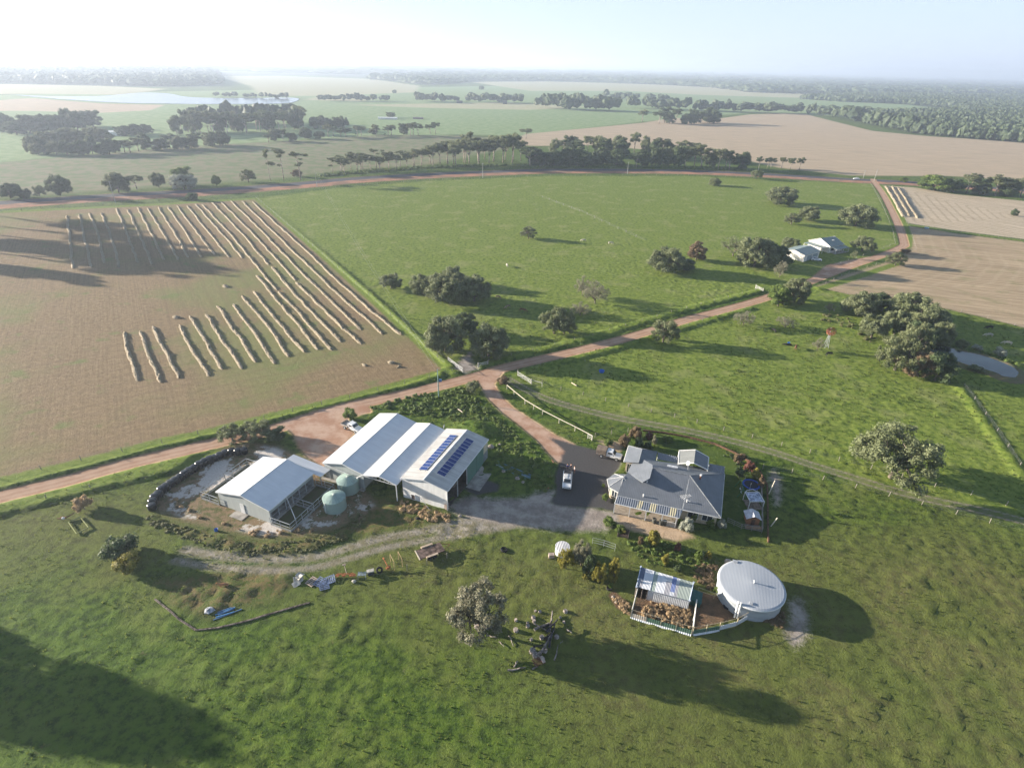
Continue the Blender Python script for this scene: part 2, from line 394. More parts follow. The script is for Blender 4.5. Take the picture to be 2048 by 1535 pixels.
# raised lip of rough ground left of the driveway and the shallow bank of the track
bankx, banky = at(1015, 905)[:2]
HZ += gm*.5*np.exp(-(((XX-bankx)/9)**2+((YY-banky)/7)**2))*fbm(XX/2, YY/2, 3)
mx, my = at(948, 858)[:2]
HZ += 1.5*np.exp(-(((XX-mx)/3.6)**2+((YY-my)/2.6)**2))*(.7+.6*fbm(XX/1.1, YY/1.1, 3))
mx2, my2 = at(968, 872)[:2]
HZ += 1.0*np.exp(-(((XX-mx2)/2.6)**2+((YY-my2)/2.0)**2))*(.7+.6*fbm(XX/1.1, YY/1.1, 3))
# a low heap of spoil and the hollow of the stock dam
px_, py_ = at(1965, 730)[:2]
def ground_z(x, y):
    j = int(np.clip(np.searchsorted(GY, y), 1, len(GY)-1)); i = int(np.clip(np.searchsorted(GX, x), 1, len(GX)-1))
    return float(HZ[j-1:j+1, i-1:i+1].mean())
# ---- the ground's material: every kind of soil and cover mixed by how deep inside its patch a point lies
q = NT('ground_cover'); P = q.geo()
def rotmap(ang, sx, sy):
    mp = q.new('ShaderNodeMapping'); q.link(P, mp.inputs[0]); mp.vector_type = 'TEXTURE'
    mp.inputs['Rotation'].default_value = (0, 0, ang); mp.inputs['Scale'].default_value = (sx, sy, 1); return mp.outputs[0]
n_big = q.noise(P, .018, 3, .55); n_mid = q.noise(P, .11, 4, .6); n_sm = q.noise(P, .75, 4, .65); n_fine = q.noise(P, 3.2, 4, .8)
rowa = math.atan2(at(888, 732).y-at(512, 396).y, at(888, 732).x-at(512, 396).x)
n_row = q.noise(rotmap(rowa, 26, .55), 1.0, 3, .7)
n_row2 = q.noise(rotmap(R(-16), 30, 1.2), 1.0, 3, .6)
blot = q.math('ADD', q.math('MULTIPLY', n_sm, .6), q.math('MULTIPLY', n_fine, .4))
g = q.mix(q.ramp(n_sm, .32, .68), (.034, .076, .009), (.104, .160, .020))
g = q.mix(q.math('MULTIPLY', q.ramp(n_mid, .42, .70), .75), g, (.160, .190, .045))
g = q.mix(q.math('MULTIPLY', q.ramp(n_big, .42, .62), .45), g, (.085, .150, .024))
g = q.mix(q.math('MULTIPLY', q.ramp(n_fine, .52, .72), .4), g, (.16, .155, .06))
g = q.mix(q.math('MULTIPLY', q.ramp(blot, .52, .38), .75), g, (.024, .045, .008))
g = q.mix(q.math('MULTIPLY', q.ramp(q.noise(P, .28, 4, .7), .66, .74), .5), g, (.20, .155, .085))
def zone(c, name, a, b, nz=None, lo=.35, hi=.65, edge=.5, amp=1.2, en=None, strength=1.0):
    d = q.math('ADD', q.attr('sd_'+name), q.math('MULTIPLY', q.math('SUBTRACT', blot if en is None else en, .5), amp*4))
    f = q.ramp(d, -edge, edge)
    if strength < 1: f = q.math('MULTIPLY', f, strength)
    col = q.mix(q.ramp(nz if nz is not None else n_sm, lo, hi), a, b)
    return q.mix(f, c, col)
g = zone(g, 'midpad', (.095, .148, .020), (.205, .255, .048), n_sm, .30, .68, 3, 2, n_mid)
g = q.mix(q.math('MULTIPLY', q.math('MULTIPLY', q.ramp(n_mid, .50, .70), q.ramp(q.attr('sd_midpad'), -1, 2)), .6), g, (.265, .275, .105))
g = q.mix(q.math('MULTIPLY', q.math('MULTIPLY', q.ramp(blot, .48, .38), q.ramp(q.attr('sd_midpad'), -1, 2)), .45), g, (.060, .100, .018))
g = zone(g, 'farpad', (.175, .255, .105), (.23, .30, .14), n_mid, .4, .6, 12, 4)
g = zone(g, 'dry', (.205, .165, .075), (.105, .105, .035), n_mid, .40, .62, 12, 6, n_mid, .45)
g = zone(g, 'wood', (.030, .045, .020), (.05, .07, .03), n_mid, edge=30, amp=14)
g = zone(g, 'pale', (.40, .37, .24), (.33, .33, .19), n_mid, edge=14, amp=6)
g = zone(g, 'sown', (.20, .185, .11), (.135, .17, .072), n_mid, .42, .6, 6, 3)
g = zone(g, 'tan', (.50, .39, .265), (.34, .27, .19), n_row2, .38, .62, 4, 2)
def passes(c, name, period, amount, colr):
    # machine passes following the edge of the field
    wv = q.math('SINE', q.math('MULTIPLY', q.math('ADD', q.attr('sd_'+name), q.math('MULTIPLY', n_mid, 2.5)), 2*math.pi/period))
    f = q.math('MULTIPLY', q.math('MULTIPLY', q.ramp(wv, .2, .95), q.ramp(q.attr('sd_'+name), 1, 4)), q.math('MULTIPLY', q.ramp(n_sm, .3, .6), amount))
    return q.mix(f, c, colr)
hay_g = q.math('MULTIPLY', q.ramp(n_mid, .56, .70), .7)
hz = q.mix(q.math('ADD', q.math('MULTIPLY', q.ramp(n_row, .3, .7), .35), q.math('MULTIPLY', q.ramp(blot, .35, .65), .6)), (.165, .115, .064), (.32, .235, .13))
hz = q.mix(q.math('MULTIPLY', q.ramp(n_big, .47, .62), .6), hz, (.165, .205, .060))
hz = q.mix(hay_g, hz, (.150, .190, .055)); hz = q.mix(q.math('MULTIPLY', q.ramp(n_fine, .5, .75), .5), hz, (.42, .32, .22))
hz = passes(hz, 'hay', 4.2, .28, (.17, .115, .07))
d_ = q.math('ADD', q.attr('sd_hay'), q.math('MULTIPLY', q.math('SUBTRACT', blot, .5), 3)); g = q.mix(q.ramp(d_, -.5, .7), g, hz)
st = q.mix(q.ramp(n_row2, .32, .68), (.27, .205, .13), (.47, .36, .235)); st = q.mix(q.math('MULTIPLY', q.ramp(n_mid, .54, .7), .45), st, (.17, .19, .07))
st = passes(st, 'stub', 5.0, .18, (.56, .46, .32))
d_ = q.math('ADD', q.attr('sd_stub'), q.math('MULTIPLY', q.math('SUBTRACT', blot, .5), 6)); g = q.mix(q.ramp(d_, -1, 1.2), g, st)
g = zone(g, 'mown', (.36, .29, .20), (.60, .50, .37), n_row, .4, .6, 1.5, 2)
g = passes(g, 'mown', 4.5, .7, (.30, .24, .16))
g = zone(g, 'weeds', (.16, .125, .055), (.085, .110, .028), n_sm, .38, .60, 1.2, 2.0)
g = zone(g, 'kennel', (.23, .165, .10), (.11, .115, .045), n_sm, .42, .6, .8, 1.6)
# bleached sand lying open between the weeds of the kennel yard
kw = q.math('MULTIPLY', q.ramp(q.attr('sd_kennel'), .2, 1.8), q.ramp(q.math('ADD', q.math('MULTIPLY', n_mid, .6), q.math('MULTIPLY', blot, .4)), .51, .545))
g = q.mix(kw, g, q.mix(q.ramp(n_fine, .4, .7), (.62, .58, .54), (.46, .40, .34)))
g = zone(g, 'lawn', (.055, .095, .016), (.085, .125, .025), n_sm, edge=.6, amp=.6)
g = zone(g, 'lush', (.115, .175, .022), (.185, .235, .045), n_sm, edge=.6, amp=1.0)
g = zone(g, 'bare', (.20, .125, .075), (.12, .085, .055), n_sm, edge=.3, amp=.2)
g = zone(g, 'trackmid', (.27, .235, .19), (.12, .14, .05), n_sm, .36, .60, .8, 1.6, None, .42)
g = zone(g, 'lowtrk', (.36, .32, .28), (.20, .175, .12), n_sm, .36, .60, .5, 1.1, None, .85)
g = zone(g, 'track', (.34, .29, .23), (.24, .20, .16), n_sm, edge=.22, amp=.28)
g = zone(g, 'shoulder', (.40, .20, .13), (.24, .15, .10), n_mid, .4, .6, 2.5, 3)
g = zone(g, 'hwy', (.075, .078, .09), (.095, .095, .105), n_mid, edge=.6, amp=.2)
rut = q.math('POWER', 2.718, q.math('MULTIPLY', q.math('POWER', q.math('DIVIDE', q.math('SUBTRACT', q.attr('sd_road'), 1.4), .45), 2.0), -1.0))
g = zone(g, 'road', (.34, .19, .12), (.45, .295, .205), q.noise(P, .35, 5, .7), .3, .7, .5, .35)
g = q.mix(q.math('MULTIPLY', q.math('MULTIPLY', rut, q.ramp(q.attr('sd_road'), .2, .6)), .45), g, (.54, .39, .285))
g = q.mix(q.math('MULTIPLY', q.ramp(q.attr('sd_road'), 1.7, 2.2), .3), g, (.30, .19, .12))
g = zone(g, 'yard', (.38, .215, .14), (.53, .37, .275), q.noise(P, .22, 5, .7), .35, .65, .7, .7)
g = zone(g, 'white', (.44, .385, .335), (.25, .215, .19), q.noise(P, .3, 5, .75), .35, .62, 1.0, 1.6)
g = zone(g, 'sandy', (.52, .39, .27), (.44, .32, .21), n_sm, edge=.6, amp=.6)
g = zone(g, 'pad', (.070, .068, .070), (.095, .090, .088), n_fine, edge=.5, amp=.45)
hl = q.math('MULTIPLY', q.ramp(n_fine, .35, .75), .18)
q.link(g, q.b.inputs['Base Color']); q.b.inputs['Roughness'].default_value = .92; q.b.inputs['Specular IOR Level'].default_value = .12
soft = q.math('SUBTRACT', 1.0, q.math('MAXIMUM', q.math('MAXIMUM', q.ramp(q.attr('sd_road'), -.2, .3), q.ramp(q.attr('sd_pad'), -.2, .3)), q.math('MAXIMUM', q.ramp(q.attr('sd_yard'), -.2, .3), q.ramp(q.attr('sd_hwy'), -.2, .3))))
hgt = q.math('ADD', q.math('MULTIPLY', n_sm, .45), q.math('MULTIPLY', n_fine, .5))
hgt = q.math('MULTIPLY', hgt, q.math('ADD', q.math('MULTIPLY', soft, .85), .15))
q.bump(hgt, .9, .42)
GROUND = q.m
# ---- cut the one continuous sheet into its named grounds (shared borders, no overlap)
LAB = {'hay': 'hay_field', 'stub': 'stubble_field', 'mown': 'mown_field', 'tan': 'dry_field', 'sown': 'sown_field', 'pale': 'far_field', 'wood': 'forest_ground',
       'shoulder': 'road_shoulder', 'hwy': 'highway', 'road': 'dirt_road', 'yard': 'dirt_yard', 'white': 'white_gravel', 'sandy': 'sand_path', 'pad': 'gravel_pad', 'lawn': 'lawn', 'kennel': 'kennel_yard', 'track': 'farm_track', 'bare': 'bare_earth'}
ny, nx = XX.shape
cls = np.zeros((ny-1, nx-1), int)
order = ['wood', 'pale', 'sown', 'tan', 'hay', 'stub', 'mown', 'kennel', 'lawn', 'bare', 'track', 'shoulder', 'hwy', 'road', 'yard', 'white', 'sandy', 'pad']
for i, k in enumerate(order):
    s_ = SD[k]; c = (s_[:-1, :-1]+s_[1:, :-1]+s_[:-1, 1:]+s_[1:, 1:])/4
    cls[c > 0] = i+1
idx = np.arange(ny*nx).reshape(ny, nx)
quads = np.stack([idx[:-1, :-1], idx[:-1, 1:], idx[1:, 1:], idx[1:, :-1]], -1).reshape(-1, 4)
VV = np.stack([XX, YY, HZ], -1).reshape(-1, 3)
cl = cls.ravel()
for i, nm in enumerate(['ground'] + [LAB[k] for k in order]):
    Fq = quads[cl == i]
    if not len(Fq): continue
    u, inv = np.unique(Fq, return_inverse=True)
    me = npmesh(nm, VV[u], inv.reshape(-1, 4), True)
    for k in ZN:
        a = me.attributes.new('sd_'+k, 'FLOAT', 'POINT'); a.data.foreach_set('value', SD[k].ravel()[u].astype(np.float32))
    tag(link(nm, me, GROUND), kind='structure')
# ---- water
def flat_poly(name, pts, z, m):
    me = bpy.data.meshes.new(name); me.from_pydata([(p[0], p[1], z) for p in pts], [], [tuple(range(len(pts)))]); me.update()
    return link(name, me, m)
qw = NT('water'); qw.b.inputs['Base Color'].default_value = (.03, .05, .06, 1); qw.b.inputs['Roughness'].default_value = .2; qw.b.inputs['Specular IOR Level'].default_value = .5
qw.bump(qw.noise(qw.geo(), .8, 3), .12, .05)
lk = smooth_line(PX((20, 190), (100, 193), (200, 193), (255, 188), (290, 186), (340, 188), (380, 195), (480, 197), (560, 196), (596, 197), (592, 203), (560, 208), (430, 209), (330, 208), (230, 206), (120, 199)), 3)
tag(flat_poly('lake', lk, .6, qw.m), kind='structure')
qd = NT('pond_water'); qd.b.inputs['Base Color'].default_value = (.012, .022, .03, 1); qd.b.inputs['Roughness'].default_value = .05; qd.b.inputs['Specular IOR Level'].default_value = .9
qd.bump(qd.noise(qd.geo(), 1.2, 2), .1, .04)
pd = smooth_line(PX((1852, 690), (1880, 694), (1920, 705), (1970, 716), (2015, 733), (2034, 746), (2030, 758), (2005, 756), (1985, 747), (1940, 735), (1900, 722), (1860, 706), (1852, 690)), 4)
pd = [p for i, p in enumerate(pd[:-1])]
tag(flat_poly('pond', pd, .62, qd.m), kind='structure')
# bank of the pond: a ring of earth round the water
bm_ = MB(); ctr = Vector((sum(p[0] for p in pd)/len(pd), sum(p[1] for p in pd)/len(pd)))
n_ = len(pd); vs = []
for k_, (off, z) in enumerate(((-.3, .55), (.5, .80), (1.3, .5), (2.8, -.1))):
    for i in range(n_):
        a = Vector(pd[i-1]); b = Vector(pd[(i+1) % n_]); d = (b-a).normalized(); nn = Vector((d.y, -d.x))
        if (Vector(pd[i])-ctr).dot(nn) < 0: nn = -nn
        p = Vector(pd[i])+nn*off; vs.append((p.x, p.y, z+.12*math.sin(i*1.7)*(k_ in (1, 2))))
fs = [(k*n_+i, k*n_+(i+1) % n_, (k+1)*n_+(i+1) % n_, (k+1)*n_+i) for k in range(3) for i in range(n_)]
bm_.add(vs, fs)
tag(bm_.build('pond_bank', mat('bank', (.10, .11, .045), .95, var=.3, scale=.8, col2=(.17, .13, .08)), smooth=True), kind='structure')
# ---- a low range on the skyline at the left
def ridge(name, pts, zs, dist_px, m):
    pass
hv = []; hf = []
xs_ = np.linspace(-9000, 6500, 90)
for i, x in enumerate(xs_):
    t = (x+9000)/15500
    hh = 270*math.exp(-((x+5800)/2400)**2) + 40*math.exp(-((x+2200)/1500)**2) + 14*fbm(np.array([x/600.]), np.array([3.]), 3)[0]
    for j, (yy, kz) in enumerate(((5200, 0), (5700, .75), (6200, 1.0), (7000, .6), (8200, 0))):
        hv.append((x, yy, hh*kz*.55 - (1 if kz == 0 else 0)))
for i in range(len(xs_)-1):
    for j in range(4): hf.append((i*5+j, (i+1)*5+j, (i+1)*5+j+1, i*5+j+1))
mh = MB().add(hv, hf)
tag(mh.build('hills', mat('hill_forest', (.04, .06, .03), .95, var=.2, scale=.01), smooth=True), kind='structure')
# ================================================================== trees
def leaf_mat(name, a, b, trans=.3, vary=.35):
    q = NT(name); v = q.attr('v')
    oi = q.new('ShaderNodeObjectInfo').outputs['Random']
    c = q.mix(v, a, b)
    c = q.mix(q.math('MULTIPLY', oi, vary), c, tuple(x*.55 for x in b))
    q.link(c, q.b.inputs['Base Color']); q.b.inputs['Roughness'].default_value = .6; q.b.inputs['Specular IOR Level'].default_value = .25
    tr = q.new('ShaderNodeBsdfTranslucent'); q.link(c, tr.inputs[0])
    mx = q.new('ShaderNodeMixShader'); mx.inputs[0].default_value = trans
    q.link(q.b.outputs[0], mx.inputs[1]); q.link(tr.outputs[0], mx.inputs[2])
    q.link(mx.outputs[0], q.n['Material Output'].inputs[0])
    return q.m
LEAF = {'weed': leaf_mat('leaf_weed', (.080, .095, .028), (.24, .23, .10)),
        'olive': leaf_mat('leaf_olive', (.085, .108, .042), (.29, .32, .165)),
        'grey': leaf_mat('leaf_grey', (.13, .132, .080), (.36, .345, .24)),
        'dark': leaf_mat('leaf_dark', (0.045, 0.075, 0.030), (0.145, 0.190, 0.085)),
        'gum': leaf_mat('leaf_gum', (0.075, 0.098, 0.042), (0.245, 0.265, 0.130)),
        'yellow': leaf_mat('leaf_yellow', (0.169, 0.156, 0.029), (0.390, 0.351, 0.072)),
        'green': leaf_mat('leaf_green', (0.072, 0.124, 0.023), (0.208, 0.273, 0.065)),
        'brown': leaf_mat('leaf_brown', (.13, .092, .050), (.28, .205, .12)),
        'red': leaf_mat('leaf_red', (.14, .055, .04), (.30, .13, .10)),
        'straw': leaf_mat('leaf_straw', (0.325, 0.221, 0.117), (0.598, 0.442, 0.260)),
        'pale': leaf_mat('leaf_pale', (0.208, 0.234, 0.169), (0.546, 0.559, 0.468))}
BARK = mat('bark', (.20, .165, .13), .9, var=.3, scale=1.5)
BARKP = mat('bark_pale', (.46, .38, .31), .85, var=.3, scale=1.2)
_ico = None
def ico():
    global _ico
    if _ico is None:
        import bmesh
        b = bmesh.new(); bmesh.ops.create_icosphere(b, subdivisions=2, radius=1)
        _ico = (np.array([v.co[:] for v in b.verts]), np.array([[v.index for v in f.verts] for f in b.faces])); b.free()
    return _ico
def leaf_cloud(rs, centres, radii, per, size, core=.78, squash=.85, name='crown'):
    """many small leaf sprays spread over and through clumps, with the dense heart of each clump inside"""
    Vs = []; F4 = []; F3 = []; at_v = []; k = 0
    iv, if_ = ico()
    for c, r in zip(centres, radii):
        n = int(per * (r/np.mean(radii))**2)
        d = rs.normal(size=(n, 3)); d /= np.linalg.norm(d, axis=1)[:, None]
        rad = r*(.72+.5*rs.rand(n)**1.3) * (1+.18*np.sin(d[:, 0]*5+c[0])*np.cos(d[:, 1]*5+c[1]))
        p = c + d*rad[:, None]*np.array([1, 1, squash])
        nn = d + rs.normal(size=(n, 3))*.55; nn /= np.linalg.norm(nn, axis=1)[:, None]
        up = rs.normal(size=(n, 3)); a = np.cross(nn, up); a /= np.linalg.norm(a, axis=1)[:, None]; b = np.cross(nn, a)
        s = (size*(.55+.8*rs.rand(n)))[:, None]
        q4 = np.stack([p-a*s, p-b*s*.55, p+a*s, p+b*s*.55], 1)
        Vs.append(q4.reshape(-1, 3)); F4.append(np.arange(k, k+4*n).reshape(-1, 4)); k += 4*n
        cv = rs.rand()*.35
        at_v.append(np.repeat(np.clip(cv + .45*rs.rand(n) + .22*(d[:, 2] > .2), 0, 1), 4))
        if core:
            jit = 1+.22*rs.normal(size=(len(iv), 1)).clip(-1.5, 1.5)
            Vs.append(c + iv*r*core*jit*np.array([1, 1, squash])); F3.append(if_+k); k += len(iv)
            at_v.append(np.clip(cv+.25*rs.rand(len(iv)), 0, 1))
    me = npmesh(name, np.concatenate(Vs), [np.concatenate(F4)] + ([np.concatenate(F3)] if F3 else []))
    a = me.attributes.new('v', 'FLOAT', 'POINT'); a.data.foreach_set('value', np.concatenate(at_v).astype(np.float32))
    return me
def limbs(rs, base_h, centres, r0, wig=.25, n=5):
    m = MB(); root = Vector((0, 0, -.3)); fork = Vector((rs.normal()*.15, rs.normal()*.15, base_h))
    m.tube(root, fork, r0, 7, r0*.75)
    k = max(3, min(7, len(centres)//4)); order = list(rs.permutation(len(centres))); prim = []
    for i in range(k):
        c = Vector(centres[order[i]]); mid = fork.lerp(c, .55) + Vector(rs.normal(size=3)*wig)
        m.tube(fork, mid, r0*.55, n, r0*.34); m.tube(mid, c, r0*.34, n, r0*.12); prim.append(mid)
    for i in order[k:]:
        c = Vector(centres[i]); p = min(prim, key=lambda x: (x-c).length)
        md = p.lerp(c, .5)+Vector(rs.normal(size=3)*wig); m.tube(p, md, r0*.22, 4, r0*.15); m.tube(md, c, r0*.15, 4, r0*.06)
    return m
def dome(rs, n, W, H, zc, lowz, fr=(.62, .80), up=1.0):
    out = []
    while len(out) < n:
        d = rs.normal(size=3); d /= np.linalg.norm(d)
        if d[2] < lowz: continue
        f = rs.uniform(*fr) if rs.rand() > .18 else rs.uniform(.15, .5)
        out.append(np.array([d[0]*W/2*f, d[1]*W/2*f, zc+d[2]*(H-zc)*f*up]))
    return out
PROTO = {}
def proto(kind, seed):
    rs = np.random.RandomState(seed*13+hash_k[kind])
    if kind == 'round':          # unit 10 x 10 x 8, heavy rounded crown of many clumps nearly to the ground
        c = dome(rs, 74, 10, 8, 3.6, -.62, (.66, .92)); r = rs.uniform(.6, 1.35, len(c))
        me = leaf_cloud(rs, c, r, 170, .20, core=.7); tr = limbs(rs, 1.4, c, .42); d = (10.6, 8.4)
    elif kind == 'open':         # clumps with gaps, limbs showing
        c = dome(rs, 84, 10, 8, 3.6, -.5, (.62, .98)); r = rs.uniform(.45, 1.0, len(c))
        me = leaf_cloud(rs, c, r, 120, .18, core=.45); tr = limbs(rs, 1.6, c, .36); d = (10.4, 8.4)
    elif kind == 'sparse':       # thin grey wispy crown
        c = dome(rs, 60, 10, 8, 3.2, -.2, (.55, 1.0)); r = rs.uniform(.5, 1.0, len(c))
        me = leaf_cloud(rs, c, r, 60, .17, core=0); tr = limbs(rs, 1.2, c, .26, .35); d = (10.4, 8.2)
    elif kind == 'gum':          # 7 wide 14 tall, clumped crown on tall pale stems
        c = dome(rs, 20, 7, 14, 9.6, -.55, (.55, .95), .9); r = rs.uniform(.75, 1.35, len(c))
        me = leaf_cloud(rs, c, r, 150, .26, core=.68, squash=.75); tr = limbs(rs, 5.2, c, .26, .3); d = (7.4, 14.2)
    elif kind == 'tallgum':      # nearly bare stem with a flat tuft
        c = [np.array([rs.normal()*1.2, rs.normal()*1.2, 12.4+rs.normal()*.7]) for _ in range(8)] + [np.array([rs.normal()*1.4, rs.normal()*1.2, 8.5+rs.normal()*1.5]) for _ in range(3)]
        r = rs.uniform(.6, 1.2, len(c)); me = leaf_cloud(rs, c, r, 120, .26, core=.6, squash=.6); tr = limbs(rs, 8.0, c, .2, .3); d = (6.0, 14)
    elif kind == 'dense':        # 8 wide 9 tall dark full crown
        c = dome(rs, 48, 8, 9, 4.2, -.8, (.6, .9)); r = rs.uniform(.65, 1.35, len(c))
        me = leaf_cloud(rs, c, r, 170, .22, core=.75); tr = limbs(rs, 1.6, c, .3); d = (8.6, 9.4)
    else:                        # bush, 3 x 3 x 2.2
        c = dome(rs, 16, 3, 2.2, .8, -.3, (.5, .85)); r = rs.uniform(.35, .62, len(c))
        me = leaf_cloud(rs, c, r, 190, .105, core=.8); tr = limbs(rs, .3, c, .08, .06); d = (3.2, 2.4)
    tme = bpy.data.meshes.new('trunk'); tme.from_pydata(tr.v, [], tr.f); tme.polygons.foreach_set('use_smooth', [True]*len(tme.polygons)); tme.update()
    return me, tme, d
hash_k = {'round': 1, 'open': 2, 'sparse': 3, 'gum': 4, 'tallgum': 5, 'dense': 6, 'bush': 7}
rt = random.Random(5)
def tree(loc, W, H, kind, leaf, label, group=None, name='tree', cat='tree', seed=None, bark=None, rz=None):
    s = seed if seed is not None else rt.randrange({'round': 5, 'open': 4, 'sparse': 3, 'gum': 4, 'tallgum': 3, 'dense': 4, 'bush': 3}[kind])
    if (kind, s) not in PROTO: PROTO[kind, s] = proto(kind, s)
    cm, tm, d = PROTO[kind, s]
    ck = (kind, s, leaf)
    if ck not in PROTO:
        m2 = cm.copy() if cm.materials else cm
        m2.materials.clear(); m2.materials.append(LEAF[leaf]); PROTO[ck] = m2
    bm = bark or (BARKP if kind in ('gum', 'tallgum') else BARK)
    tk = (kind, s, bm.name, 't')
    if tk not in PROTO:
        t2 = tm.copy() if tm.materials else tm
        t2.materials.clear(); t2.materials.append(bm); PROTO[tk] = t2
    e = empty(name, (loc[0], loc[1], ground_z(loc[0], loc[1])*.3 if len(loc) < 3 else loc[2]), rt.uniform(0, 6.28) if rz is None else rz, label, cat, group)
    e.scale = (W/d[0], W/d[0], H/d[1])
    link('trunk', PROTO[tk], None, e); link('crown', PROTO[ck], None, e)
    return e
def ptree(x, y, ytop, wpx, kind, leaf, label, group=None, **k):
    """tree whose foot is seen at photo pixel x, y and whose top reaches ytop"""
    g = at(x, y); H = height_for(g, ytop); W = wpx*depth((g.x, g.y, H/2))/FPX
    # the crown is seen from above: its far rim, not its tip, is what reaches highest in the picture
    H2 = max(H*.97, .6*W*.55)
    return tree((g.x, g.y), W, H2, kind, leaf, label, group, **k)
